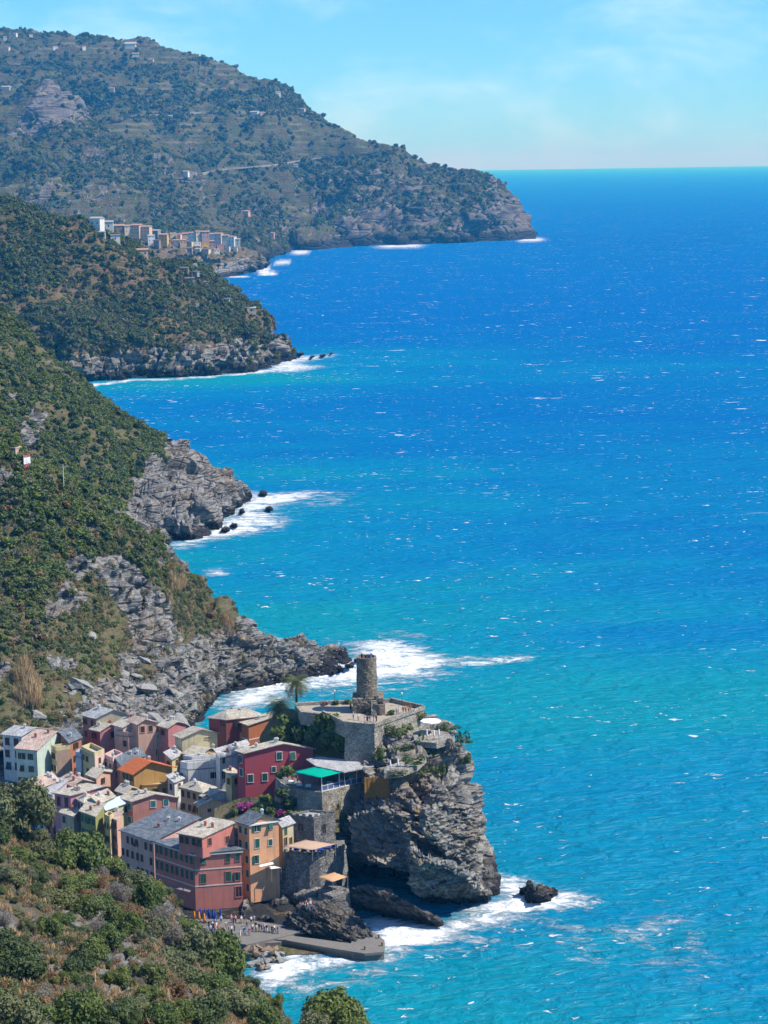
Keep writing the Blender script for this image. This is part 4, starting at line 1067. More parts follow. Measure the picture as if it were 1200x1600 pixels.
# --- slabs at the foot of the castle rock are parts of it
rock_hull('rock_slab', hz([(538, 1392, 5.5), (575, 1385, 6.5), (605, 1391, 6.0), (650, 1417, 4.2), (688, 1443, 0.8), (545, 1425, -2), (590, 1432, -2), (640, 1452, -2), (690, 1456, -2), (540, 1400, -2), (700, 1440, -2)]), 1.12, M_DKROCK, cliff, maxlen=0.42, seed=1, bsize=(9, 4, 0.9), tilt=(0.5, 0.1, 0.85))
rock_hull('rock_slab', hz([(640, 1330, 19), (690, 1340, 15), (745, 1372, 8), (768, 1404, 0.5), (770, 1412, -2), (700, 1420, -2), (655, 1412, -2), (640, 1375, 10), (690, 1375, 8)]), 1.50, M_CLIFF, cliff, maxlen=0.42, seed=2, bsize=(8, 4, 1.2), tilt=(0.5, 0.05, 0.85))
rock_hull('rock_slab', hz([(660, 1262, 24), (700, 1250, 23), (735, 1262, 19), (744, 1310, 12), (735, 1350, 8), (690, 1330, 14), (655, 1300, 19)]), 1.25, M_CLIFF, cliff, maxlen=0.42, seed=3, bsize=(6, 4, 1.4))
rock_hull('rock_slab', hz([(545, 1275, 18), (600, 1258, 22), (640, 1275, 21), (640, 1325, 15), (600, 1335, 11.5), (552, 1330, 11)]), 1.00, M_CLIFF, cliff, maxlen=0.42, seed=4, bsize=(5, 4, 1.0))
rock_hull('rock_slab', hz([(560, 1312, 12), (640, 1300, 14), (652, 1340, 11), (640, 1362, 9), (575, 1348, 9)]), 1.00, M_CLIFF, cliff, maxlen=0.42, seed=5, bsize=(6, 4, 1.2))
# --- sea rocks, each a thing
def sea_rock(pts, label, amp=0.8, seed=1, mat=None, maxlen=0.6, bs=(2, 1.5, 1.2)):
    q = hz(pts); c = sum(q, Vector()) / len(q); c.z = 0
    o = new_obj('sea_rock', rock_hull_mesh('sea_rock', [p_ - c for p_ in q], amp, mat or M_WET, maxlen, bs, seed=seed))
    o.location = c; tag(o, label, 'rock', 'rocks standing in the surf')
    return o
sea_rock([(803, 1400, -1.5), (820, 1418, -1.5), (860, 1416, -1.5), (876, 1400, -1.5), (812, 1388, 1.5), (826, 1378, 3.3), (842, 1376, 3.6), (858, 1388, 2.4), (870, 1396, 1.2), (840, 1398, 2.8)], 'big jagged black rock standing alone in white surf off the cliff', 1.1, 7, bs=(2.2, 1.8, 2.0))
for i, (x, y, w) in enumerate([(352, 828, 14), (366, 822, 13), (411, 772, 16), (420, 796, 14), (378, 800, 8), (345, 812, 9)]):
    sea_rock([(x - w / 2, y + 3, -2), (x + w / 2, y + 3, -2), (x, y + 7, -2), (x, y - 5, -2), (x - w / 3, y - 2, 1.6), (x + w / 4, y - 4, 2.4), (x + w / 3, y, 1.5)],
        ['small black rock nearest the shore in surf below the rocky point', 'small pointed rock right of another in surf below rocky point', 'rock at the very tip of the grey rocky point', 'low flat rock right of the grey rocky point', 'tiny rock between the surf and the rocky point cliff', 'tiny rock hugging the foot of the grey rocky point'][i], 0.8, i + 11, maxlen=0.9)
for i, (x, y, w, h) in enumerate([(545, 1040, 14, 2.6), (533, 1046, 11, 2.0), (556, 1032, 8, 2.2), (520, 1052, 8, 1.6)]):
    sea_rock([(x - w / 2, y + 2, -2), (x + w / 2, y + 2, -2), (x, y + 5, -2), (x, y - 4, -2), (x - w / 3, y - 1, h * .7), (x + w / 4, y - 2, h), (x + w / 3, y + 1, h * .6)],
        ['dark rock left of the tower in the surf off the long spur', 'dark low rock nearest the spur left of the tower', 'rock just left of the tower top, furthest out from spur', 'small rock close under the end of the long spur'][i], 0.6, i + 21)
for i, (x, y, w, h) in enumerate([(470, 552, 14, 3.5), (488, 557, 9, 2.5), (505, 555, 12, 2.5), (518, 552, 6, 2)]):
    sea_rock([(x - w / 2, y + 1, -3), (x + w / 2, y + 1, -3), (x, y + 2, -3), (x, y - 2, -3), (x - w / 3, y, h), (x + w / 4, y - .5, h * 1.2)],
        ['largest islet off the tip of the wooded headland', 'second islet out from the wooded headland tip', 'third islet out from the wooded headland tip', 'outermost tiny islet off the wooded headland'][i], 0.8, i + 31, maxlen=2.0, bs=(4, 3, 2))

# --- harbour
square = slab('harbour_square', [(295, 1436), (380, 1436), (482, 1452), (447, 1462), (425, 1467), (385, 1476), (352, 1470), (325, 1455)], 1.7, 4, M_CONC); square['kind'] = 'structure'
pier = slab('pier', [(420, 1456), (447, 1461), (495, 1467), (548, 1474), (556, 1456), (583, 1456), (601, 1469), (600, 1487), (570, 1490), (503, 1479), (447, 1469), (424, 1467)], 1.5, 5, M_CONC)
tag(pier, 'concrete harbour pier ending in a broad platform in the surf', 'pier')
slab('kerb', [(447, 1466), (503, 1476), (570, 1487), (600, 1484.5), (600, 1487), (570, 1490), (503, 1479), (447, 1469)], 1.75, 0.5, M_CONC, pier)
for i, (x, y) in enumerate([(592, 1466), (597, 1478), (570, 1484)]):
    b = atz(x, y, 1.5); new_obj('bollard', MB().lathe([(0.16, 0), (0.16, 0.5), (0.26, 0.6), (0.2, 0.72)], 10).mesh('bollard', M_PIPE), pier).location = b
lad = MB(); a = atz(553, 1488, 1.4)
for s_ in (-.25, .25): lad.tube((a.x + s_, a.y - .06, 1.6), (a.x + s_, a.y - .06, -0.5), 0.04, n=6)
for k in range(6): lad.tube((a.x - .25, a.y - .06, 1.3 - k * .3), (a.x + .25, a.y - .06, 1.3 - k * .3), 0.03, n=6)
lad.build('ladder', M_METAL, pier)
M_SAND = terrain_material('wet_sand', rock=(0.25, 0.21, 0.15), rock2=(0.20, 0.165, 0.12), s=3)
beach = slab('beach', [(380, 1474), (447, 1468), (512, 1481), (505, 1489), (440, 1492), (385, 1492)], 0.45, 2, M_SAND); beach['kind'] = 'structure'
slab('slipway', [(355, 1463), (440, 1464), (440, 1472), (362, 1476)], 1.2, 3, M_CONC)['kind'] = 'structure'
rr = random.Random(5)
bold = [rock_hull_mesh('boulder', [Vector((rr.uniform(-1, 1), rr.uniform(-1, 1), rr.uniform(-.7, .7))) for _ in range(14)], 0.12, M_BOULDER, 0.35, (1.2, 1, .8), seed=k) for k in range(7)]
brown = plaster('brown_boulder', (0.25, 0.185, 0.125), 0.9)
bold_b = []
for me in bold:
    m2 = me.copy(); m2.materials.clear(); m2.materials.append(brown); bold_b.append(m2)
BX = [(383, 1486, 1.5), (394, 1484, 1.4), (405, 1482, 1.3), (416, 1483, 1.2), (427, 1485, 1.2), (388, 1495, 1.5), (400, 1493, 1.4), (411, 1493, 1.3), (422, 1493, 1.2), (433, 1492, 1.0), (394, 1503, 1.4), (405, 1503, 1.3), (416, 1502, 1.1), (427, 1500, 1.0), (437, 1499, 0.8), (418, 1509, 0.8), (408, 1510, 1.0), (440, 1489, 0.7)]
rows_b = {}
for i, (x, y, s_) in enumerate(BX): rows_b.setdefault(0 if y < 1488 else 1 if y < 1497 else 2, []).append((x, y, s_))
ORD = ['first', 'second', 'third', 'fourth', 'fifth', 'sixth', 'seventh', 'eighth', 'ninth', 'tenth', 'eleventh', 'twelfth', 'thirteenth', 'fourteenth', 'fifteenth', 'sixteenth', 'seventeenth', 'eighteenth', 'nineteenth', 'twentieth'] + ['twenty-' + w for w in ('first', 'second', 'third', 'fourth', 'fifth', 'sixth', 'seventh', 'eighth', 'ninth')] + ['thirtieth'] + ['thirty-' + w for w in ('first', 'second', 'third', 'fourth', 'fifth', 'sixth', 'seventh', 'eighth', 'ninth')]
for r_, lst in rows_b.items():
    for i, (x, y, s_) in enumerate(sorted(lst)):
        o = new_obj('boulder', (bold + bold_b)[rr.randrange(14)] if r_ else bold_b[rr.randrange(7)])
        o.location = atz(x, y, 0.6); o.scale = (s_, s_, s_ * .9); o.rotation_euler = (rr.uniform(-.4, .4), rr.uniform(-.4, .4), rr.uniform(0, 6))
        tag(o, f"{ORD[i]} boulder from left in {['upper', 'middle', 'lowest'][r_]} row of the harbour rock pile", 'boulder', 'boulders beside the beach')
o = new_obj('boulder', bold[2]); o.location = atz(439, 1501, 0.2); o.scale = (1.2, .9, .6); tag(o, 'lone grey boulder in the foam right of the harbour rock pile', 'boulder', 'boulders beside the beach')
outcrop = rock_hull('harbour_outcrop', hz([(440, 1455, 1.0), (462, 1425, 5.0), (478, 1408, 7.0), (505, 1403, 6.5), (535, 1405, 5), (558, 1432, 3.5), (578, 1455, 1.6), (590, 1468, 1.2), (555, 1477, 1.0), (500, 1467, 1.0), (450, 1459, -1), (590, 1470, -1), (555, 1478, -1), (545, 1420, -1), (450, 1430, -1)]), 0.9, M_DKROCK, seed=9, bsize=(6, 3, 0.6), tilt=(0.4, 0.2, 0.9), maxlen=0.5)
outcrop['kind'] = 'structure'
pool = None
# --- bastion with canopy
bast = empty('stone_bastion', atz(484, 1339, 11), 'grey stone bastion with battlements and a tan awning above the harbour', 'bastion')
def child_abs(o, parent):
    o.parent = parent; o.matrix_parent_inverse = parent.matrix_basis.inverted(); return o
RIM = [(436, 1331), (450, 1336), (468, 1339), (484, 1340), (500, 1339), (515, 1336), (528, 1332), (540, 1326), (538, 1312), (440, 1312)]
child_abs(slab('wall', RIM, 11.0, 12, M_STONED, batter=1.2), bast)
child_abs(slab('terrace_floor', [(440, 1328), (470, 1335), (500, 1335), (535, 1325), (536, 1314), (442, 1314)], 11.02, 0.3, M_CONC), bast)
q = P2(RIM[:8], 11)
for i in range(len(q) - 1):
    a, b = q[i], q[i + 1]; d = b - a; ln = d.length; d.normalize(); Mx = Matrix(((d.x, -d.y, 0), (d.y, d.x, 0), (0, 0, 1)))
    pm = MB().box((a + b) / 2 + Vector((0, 0.25, 0.3)), (ln + .1, .5, .62), Mx); child_abs(pm.build('parapet', M_STONED), bast)
    for k in range(2):
        mm = MB().box(a + d * ln * (k + .5) / 2 + Vector((0, 0.25, 0.82)), (ln * .26, .48, .42), Mx); child_abs(mm.build('merlon', M_STONED), bast)
M_TAN = flat('tan_canvas', (0.52, 0.36, 0.25), 0.9, 0.1)
M_ORANGE = flat('orange_canvas', (0.60, 0.36, 0.20), 0.9, 0.1)
M_AWNG = flat('green_canvas', (0.0, 0.36, 0.24), 0.8, 0.1, 0.12)
M_CLOTHW = flat('white_canvas', (0.75, 0.74, 0.71), 0.9, 0.1, 0.08)
M_BLUEC = flat('blue_canvas', (0.02, 0.07, 0.35), 0.9, 0.1)
M_REDC = flat('red_canvas', (0.50, 0.04, 0.05), 0.9, 0.1)
M_ORC = flat('bright_orange_canvas', (0.75, 0.25, 0.02), 0.9, 0.1)
M_SHADE = flat('grey_canvas', (0.20, 0.20, 0.21), 0.9, 0.1)
M_WOOD = flat('wood', (0.20, 0.12, 0.06), 0.8)
def canopy(name, label, pts, zt, zfloor, mat, cat='awning', group=None, sag=0.35, posts=True):
    q = [atz(x, y, zt) for x, y in pts]; c = sum(q, Vector()) / len(q)
    g = empty(name, (c.x, c.y, zfloor), label, cat, group)
    n = 9; Pq = np.zeros((n, n, 3))
    for i in range(n):
        for j in range(n):
            u, v = i / (n - 1), j / (n - 1)
            p_ = (q[0] * (1 - u) + q[1] * u) * (1 - v) + (q[3] * (1 - u) + q[2] * u) * v
            Pq[i, j] = (p_.x, p_.y, p_.z + sag * math.sin(PI * u) * math.sin(PI * v) - 0.15 * abs(math.sin(u * PI * 3)))
    me = grid_mesh('canvas', Pq, mat); cv = new_obj('canvas', me); child_abs(cv, g)
    so = cv.modifiers.new('thick', 'SOLIDIFY'); so.thickness = 0.06
    if posts:
        for p_ in q:
            child_abs(MB().tube(Vector((p_.x, p_.y, zfloor)), p_, 0.06, n=6).build('post', M_METAL), g)
    return g
canopy('awning', 'large faded tan awning over the bastion terrace', [(444, 1322), (488, 1328), (524, 1319), (478, 1312)], 13.6, 11.1, M_TAN)
canopy('awning', 'small orange awning over the lower rock terrace', [(497, 1370), (520, 1378), (543, 1370), (523, 1363)], 8.2, 5.6, M_ORANGE)
low = slab('rock_terrace', [(498, 1394), (520, 1401), (546, 1393), (543, 1384), (505, 1384)], 5.5, 6, M_STONED, batter=0.5); tag(low, 'small stone dining platform under the orange awning', 'terrace')
canopy('awning', 'small cream awning at the foot of the peach building', [(417, 1354), (424, 1358), (439, 1356), (431, 1352)], 9.3, 6.6, M_CLOTHW, sag=0.15)
canopy('awning', 'narrow white awning on the side of the peach building', [(404, 1352), (405, 1355), (428, 1350), (426, 1347)], 10.2, 7.4, M_CLOTHW, sag=0.05, posts=False)
for i, (x, y) in enumerate([(268, 1385), (280, 1388), (292, 1391)]):
    canopy('shop_awning', ['left', 'middle', 'right'][i] + ' striped grey awning on the front of the red building', [(x - 6, y), (x + 5, y + 3), (x + 6, y), (x - 4, y - 3)], 6.5, 3.6, M_SHADE, sag=0.0, posts=False, group='awnings on the red building')
# tables with blue cloths on the bastion, chairs
def table_set(x, y, z, cloth, label, group):
    g = empty('dining_table', atz(x, y, z), label, 'table', group)
    new_obj('tabletop', MB().box((0, 0, .74), (1.1, 1.1, .06)).mesh('tabletop', cloth), g)
    new_obj('cloth_skirt', MB().box((0, 0, .58), (1.12, 1.12, .26)).mesh('cloth_skirt', cloth), g)
    for a in (-.45, .45):
        for b in (-.45, .45): new_obj('leg', MB().box((a, b, .24), (.06, .06, .44)).mesh('leg', M_METAL), g)
    return g
for i, (x, y) in enumerate([(452, 1329), (463, 1331), (475, 1333), (488, 1333), (500, 1332), (512, 1329), (522, 1326)]):
    table_set(x, y, 11.1, M_BLUEC, f'{ORD[i]} blue clothed table from left under the large tan awning', 'tables on the bastion')
# --- crenellated stone house
cren = H('battlement_house', 'small stone house with battlements above the bastion', (490, 1280), (450, 1276), (524, 1272), 17.2, 8, 'flat', 0, .5, M_STONED, R_GREY, None, None, M_DARK, pxl=[(470, 1292, 'plain', 1.2, 1.5)], pxr=[(506, 1295, 'plain', 0.9, 2.0)], chim=0, top=0.5)
off = Vector(cren.location); c_, l_, r_ = (atz(490, 1280, 17.2), atz(450, 1276, 17.2), atz(524, 1272, 17.2))
for a, b in ((l_, c_), (c_, r_)):
    d = b - a; ln = d.length; d.normalize(); k = int(ln / 1.3); Mx = Matrix(((d.x, -d.y, 0), (d.y, d.x, 0), (0, 0, 1)))
    for i in range(k):
        MB().box(a + d * (i + .5) * ln / k + Vector((0, .12, .68)) - off, (ln / k * .5, .3, .5), Mx).build('merlon', M_STONED, cren)

# --- castle
cas = empty('castle_terrace', atz(585, 1135, 22), 'battered stone castle terrace wall with paved top around the tower', 'castle')
TER = [(540, 1133), (585, 1136), (662, 1109), (612, 1097), (500, 1101), (462, 1103), (470, 1112), (505, 1116)]
ZT = 32.0
child_abs(slab('wall', [(540, 1133), (585, 1136), (662, 1109), (612, 1097), (560, 1099)], ZT, 13, M_STONE, batter=1.2), cas)
child_abs(slab('rear_wall', [(462, 1103), (500, 1101), (562, 1098.5), (541, 1132.5), (505, 1116), (470, 1112)], ZT - .01, 3, M_STONE), cas)
M_PAVE = plaster('sandy_paving', (0.38, 0.325, 0.25), 0.6)
child_abs(slab('paving', [(541, 1131.5), (585, 1134), (658, 1109), (611, 1098.5), (500, 1102), (468, 1104), (475, 1111), (506, 1115)], ZT + 0.03, 0.4, M_PAVE), cas)
for a, b, h_ in ((0, 1, .8), (1, 2, .9), (2, 3, 1.0), (3, 4, .8), (4, 5, .7), (7, 0, .8)):
    w_ = MB(); wall_run(w_, [TER[a], TER[b]], ZT, h_, 0.5); child_abs(w_.build('parapet', M_STONE), cas)
tb = atz(576, 1110, ZT)
tower = empty('watchtower', tb, 'round brown stone watchtower on a square base at the cliff top', 'tower')
ht = at(572, 1026, tb.y).z - ZT
Rt = 2.25
def stone_lathe(r0, r1, h0, h1, n=48, k=26, seed=0):
    V = np.zeros((k, n + 1, 3))
    for j in range(k):
        r = r0 + (r1 - r0) * j / (k - 1); z = h0 + (h1 - h0) * j / (k - 1)
        for i in range(n + 1):
            t_ = 2 * PI * i / n; V[j, i] = (r * math.cos(t_), r * math.sin(t_), z)
    h_, e_ = blocks(V * np.array([1, 1, 1.3]) + 31, (.6, .6, .45), seed=seed)
    nn = V * np.array([1, 1, 0]); nn /= np.linalg.norm(nn, axis=2, keepdims=True)
    D = h_ * 0.10; D[:, -1] = D[:, 0]
    return V + nn * D[..., None]
V = stone_lathe(Rt * 1.03, Rt * 0.97, 3.0, ht - 0.9, seed=3)
new_obj('shaft', grid_mesh('shaft', V, M_TOWER, False, flip=True), tower).location = (-0.3, 0.2, 0)
sh_top = MB().lathe([(Rt * .98, ht - 0.9), (Rt * .98, ht), (Rt * .80, ht), (Rt * .80, ht - 0.85), (0.02, ht - 0.85)], 32).build('parapet', M_TOWER, tower); sh_top.location = (-0.3, 0.2, 0)
base_m = rock_hull_mesh('base', [Vector((x, y, z)) for x in (-3.5, 3.3) for y in (-2.6, 3.2) for z in (-.2, 3.4)], 0.12, M_TOWER, 0.5, (.8, .6, .5), (0, 0, 1), 4)
new_obj('base', base_m, tower)
dr = MB().lathe([(1.3, 0), (1.25, 2.5), (0.95, 2.5), (0.95, 2.0), (.02, 2.0)], 20).build('low_drum', M_TOWER, tower); dr.location = (2.4, -3.4, 0)
st = MB()
for k in range(9): st.box((1.2 - k * 0.0, -3.0 - (8 - k) * 0.28, 0.15 + k * 0.34 / 1), (1.2, 0.3, 0.3 + k * 0.0))
st.build('stairway', M_STONE, tower)
for x, y, w, h_ in ((-1.2, -2.72, .8, 1.4), (1.6, -2.72, .6, .9)):
    new_obj('doorway', MB().box((x, y, .9), (w, .12, h_)).mesh('doorway', M_DARK), tower)
MB().box((2.0, -2.0, 3.6), (.5, 1.6, .9)).box((-.2, -2.3, 3.7), (.9, .5, .7)).build('broken_wall', M_TOWER, tower)

# terraces with parasols below the castle
def stone_deck(label, pts, z, depth):
    o = slab('terrace', pts, z, depth, M_STONE, batter=0.1); tag(o, label, 'terrace', 'dining terraces on the castle rock'); return o
dk1 = stone_deck('upper cliff edge terrace with big white parasol', [(648, 1158), (682, 1161), (708, 1154), (700, 1144), (664, 1138), (645, 1145)], 29.0, 1.2)
dk2 = stone_deck('lower narrow terrace with folded parasols along the castle wall', [(600, 1208), (622, 1207), (652, 1196), (680, 1170), (668, 1166), (640, 1185), (602, 1198)], 26.0, 1.2)
def railing(parent, pts, z, mat=M_METAL, h=1.0):
    q = P2(pts, z)
    for i in range(len(q) - 1):
        a, b = q[i], q[i + 1]; k = max(1, int((b - a).length / 1.6)); m = MB()
        for zz in (h, h * .55): m.tube(a + Vector((0, 0, zz)), b + Vector((0, 0, zz)), .035, n=6)
        for j in range(k + 1):
            p_ = a.lerp(b, j / k); m.tube(p_, p_ + Vector((0, 0, h)), .03, n=6)
        child_abs(m.build('railing', mat), parent)
railing(dk1, [(648, 1158), (682, 1161), (708, 1154)], 29.0)
railing(dk2, [(600, 1208), (622, 1207), (652, 1196), (680, 1170)], 26.0)
def closed_parasol(x, y, z, mat, label, group, h=2.3, r=0.20):
    g = empty('folded_parasol', atz(x, y, z), label, 'parasol', group)
    new_obj('pole', MB().tube((0, 0, 0), (0, 0, h + .15), .04, n=6).mesh('pole', M_WOOD), g)
    new_obj('folded_canopy', MB().lathe([(.02, h), (r * .6, h * .92), (r, h * .55), (r * 1.05, h * .38), (r * .5, h * .33)], 10).mesh('folded_canopy', mat, True), g)
    new_obj('base', MB().lathe([(.3, 0), (.3, .08), (.06, .12)], 10).mesh('base', M_CONC), g)
for i, (x, y) in enumerate([(667, 1155), (678, 1156), (686, 1155)]): closed_parasol(x, y, 29.0, M_CLOTHW, f'{ORD[i]} folded white parasol from left on the upper cliff terrace', 'folded parasols on cliff terraces')
for i, (x, y) in enumerate([(610, 1204), (622, 1202), (634, 1197)]): closed_parasol(x, y, 26.0, M_CLOTHW, f'{ORD[i]} folded white parasol from left on the lower narrow terrace', 'folded parasols on cliff terraces')
def open_parasol(loc, r, h, mat, label, group=None, n=8):
    g = empty('open_parasol', loc, label, 'parasol', group)
    new_obj('pole', MB().tube((0, 0, 0), (0, 0, h + .1), .05, n=6).mesh('pole', M_WOOD), g)
    m = MB(); vs = [(0, 0, h + .55)] + [(r * math.cos(2 * PI * i / n), r * math.sin(2 * PI * i / n), h) for i in range(n)] + [(r * math.cos(2 * PI * i / n), r * math.sin(2 * PI * i / n), h - .22) for i in range(n)]
    m.add(vs, [(0, 1 + i, 1 + (i + 1) % n) for i in range(n)] + [(1 + i, 1 + n + i, 1 + n + (i + 1) % n, 1 + (i + 1) % n) for i in range(n)])
    new_obj('canopy', m.mesh('canopy', mat), g); new_obj('base', MB().lathe([(.35, 0), (.35, .1), (.06, .14)], 10).mesh('base', M_CONC), g)
    return g
open_parasol(atz(673, 1145, 29.0), 2.3, 2.7, M_CLOTHW, 'big open white parasol at the cliff edge below the castle')
# reed screen under the restaurant
reed = empty('reed_screen', atz(590, 1230, 20), 'orange reed screen on the rock below the restaurant', 'screen')
a, b = atz(570, 1243, 20.4), atz(609, 1240, 20.4); d = b - a; M_REED = flat('reed', (0.42, 0.22, 0.06), 0.9, 0.1, 0.5)
Hs = 4.0
for i in range(26):
    p_ = a + d * (i + .5) / 26 + Vector((0, rr.uniform(-.05, .05) - 0.4, 0)); child_abs(MB().tube(p_ - Vector((0, 0, rr.uniform(.1, 1.2))), p_ + Vector((0, 0, Hs + rr.uniform(-.1, .1))), .11, n=5).build('reed_bundle', M_REED), reed)
for p_ in (a, b): child_abs(MB().tube(p_ + Vector((0, -.55, -1.2)), p_ + Vector((0, -.55, Hs + .2)), .1, n=6).build('post', M_WOOD), reed)

# --- restaurant
rest = empty('restaurant', atz(503, 1237, 20.5), 'cliff restaurant with grey roof and glazed veranda below the castle wall', 'restaurant')
DECK = [(431, 1214), (440, 1224), (455, 1231), (475, 1236), (503, 1238), (520, 1234), (583, 1219), (584, 1204), (480, 1194), (445, 1200)]
child_abs(slab('foundation_wall', DECK, 20.5, 6, M_STONE, batter=0.6), rest)
child_abs(slab('deck', [(433, 1214), (442, 1223), (456, 1229.5), (476, 1234), (503, 1236), (520, 1232.5), (582, 1217.5), (583, 1204), (480, 1195), (446, 1201)], 20.54, .3, M_CONC), rest)
ROOF = [(478, 1186), (500, 1182), (586, 1192), (584, 1197), (537, 1206), (494, 1197)]
child_abs(slab('roof', ROOF, 24.3, 0.25, R_GREY), rest)
canopy('green_awning', 'bright green restaurant awning on the cliff', [(459, 1206), (502, 1215), (538, 1206), (496, 1197.5)], 24.0, 20.6, M_AWNG, sag=0.25)
M_GLASSB = flat('veranda_glass', (0.10, 0.15, 0.28), 0.15, 0.6)
a0, b0 = atz(503, 1236, 20.55), atz(584, 1217.5, 20.55); d = b0 - a0; ln = d.length; d.normalize(); Mx = Matrix(((d.x, -d.y, 0), (d.y, d.x, 0), (0, 0, 1)))
K = 9
for i in range(K):
    c0 = a0 + d * ln * (i + .5) / K
    child_abs(MB().box(c0 + Vector((0, 0, .55)), (ln / K - .1, .06, 1.0), Mx).build('glass_panel', M_GLASSB), rest)
for i in range(K + 1):
    c0 = a0 + d * ln * i / K
    child_abs(MB().box(c0 + Vector((0, 0, 1.6 if i % 3 == 0 else .6)), (.14, .14, 3.2 if i % 3 == 0 else 1.2), Mx).build('post', M_WHITE), rest)
child_abs(MB().box(a0 + d * ln / 2 + Vector((0, 0, -.1)), (ln + .2, .3, .26), Mx).build('sill', M_WHITE), rest)
child_abs(MB().box(a0 + d * ln / 2 + Vector((0, 0, 1.12)), (ln, .1, .08), Mx).build('handrail', M_WHITE), rest)
for i, (x, y) in enumerate([(443, 1217), (450, 1220), (457, 1223), (465, 1225), (474, 1228), (484, 1229), (494, 1231), (448, 1211), (456, 1214)]):
    closed_parasol(x, y, 20.55, M_REDC, f'{ORD[i]} folded red parasol from left on the restaurant deck' if i < 7 else ['folded red parasol at the back left of the restaurant deck', 'folded red parasol at the back middle of restaurant deck'][i - 7], 'folded parasols at the restaurant', 2.0, .17)
for i, (x, y) in enumerate([(455, 1227), (468, 1231), (482, 1233), (515, 1229), (532, 1225), (549, 1221), (566, 1217)]):
    table_set(x, y - 1.5, 20.55, M_WHITE, f'{ORD[i]} white table from left on the restaurant deck', 'restaurant tables')
railing(rest, [(433, 1214), (442, 1223), (456, 1229.5), (476, 1234), (503, 1236)], 20.55)
fence_ = MB(); a, b = atz(493, 1183, 22), atz(517, 1184, 22); d = b - a
fen = empty('board_fence', a, 'weathered pale board fence above the restaurant roof', 'fence')
for i in range(10):
    p_ = a + d * (i + .5) / 10; child_abs(MB().box(p_ + Vector((0, 0, .2)), (d.length / 10 - .04, .06, 3.2)).build('board', M_TRIM), fen)
# harbour parasols
for i, (x, y) in enumerate([(313.5, 1440), (321, 1441), (327, 1441), (333.5, 1442), (337, 1446), (345, 1440)]): closed_parasol(x, y, 1.7, M_BLUEC, f'{ORD[i]} folded blue parasol from left on the harbour square', 'folded parasols on the square', 2.9, .27)
for i, (x, y) in enumerate([(304, 1443), (311.5, 1443.5), (319.5, 1446)]): closed_parasol(x, y, 1.7, M_ORC, f'{ORD[i]} folded orange parasol from left on the harbour square', 'folded parasols on the square', 2.6, .25)
# ================================================================== vegetation
bpy.context.view_layer.update()
def hit(o, px, py):
    d = ray(px, py); ok, loc, nor, _ = o.ray_cast(CAM, d)
    return (loc, nor) if ok else (None, None)
def foliage(name, c1, c2, c3=None, trans=0.18):
    t = NT(name)
    rn = t.n('ObjectInfo').outputs['Random']; n = t.noise(t.obj(), 2.2, 3, 0.6)
    isl = t.n('NewGeometry').outputs['Random Per Island']
    c = t.mix(t.rng(rn, 0.0, 0.75, smooth=False), c1, c2)
    if c3: c = t.mix(t.rng(rn, 0.72, 0.98, smooth=False), c, c3)
    c = t.mix(t.rng(isl, 0.2, 1.0, 0.0, 0.5), c, tuple(min(1, x * 1.7 + 0.012) for x in c2))
    c = t.mix(t.rng(n, 0.45, 0.7, 0.0, 0.4), c, tuple(x * 0.55 for x in c1))
    d = t.n('BsdfPrincipled', Base_Color=c, Roughness=0.65); d.inputs['Specular IOR Level'].default_value = 0.25
    tr = t.n('BsdfTranslucent', Color=c)
    mx = t.n('MixShader', Fac=trans); t.t.links.new(d.outputs[0], mx.inputs[1]); t.t.links.new(tr.outputs[0], mx.inputs[2])
    t.t.links.new(mx.outputs[0], t.out.inputs['Surface'])
    return t.m
F_MIX = foliage('macchia_leaves', (0.050, 0.086, 0.018), (0.100, 0.132, 0.03), (0.13, 0.12, 0.05))
F_DARK = foliage('dark_leaves', (0.036, 0.058, 0.018), (0.066, 0.092, 0.027))
F_GREEN = foliage('fresh_leaves', (0.070, 0.108, 0.02), (0.120, 0.150, 0.034))
F_OLIVE = foliage('olive_leaves', (0.095, 0.110, 0.045), (0.135, 0.145, 0.06), (0.10, 0.095, 0.07))
F_GREY = foliage('grey_twigs', (0.15, 0.135, 0.11), (0.20, 0.175, 0.14))
F_BROWN = foliage('brown_leaves', (0.14, 0.085, 0.04), (0.20, 0.12, 0.055))
F_STRAW = foliage('straw', (0.34, 0.22, 0.10), (0.44, 0.31, 0.16))
F_PURPLE = foliage('bougainvillea_flowers', (0.22, 0.035, 0.13), (0.34, 0.06, 0.21))
F_PALM = foliage('palm_leaves', (0.06, 0.085, 0.025), (0.11, 0.125, 0.04))
F_CACT = foliage('cactus_pads', (0.13, 0.19, 0.07), (0.20, 0.25, 0.10), trans=0.0)
F_FAR = foliage('far_leaves', (0.034, 0.055, 0.014), (0.070, 0.088, 0.022), (0.13, 0.095, 0.05), 0.1)
M_BARK = flat('bark', (0.13, 0.10, 0.07), 0.9, 0.1, 0.4)

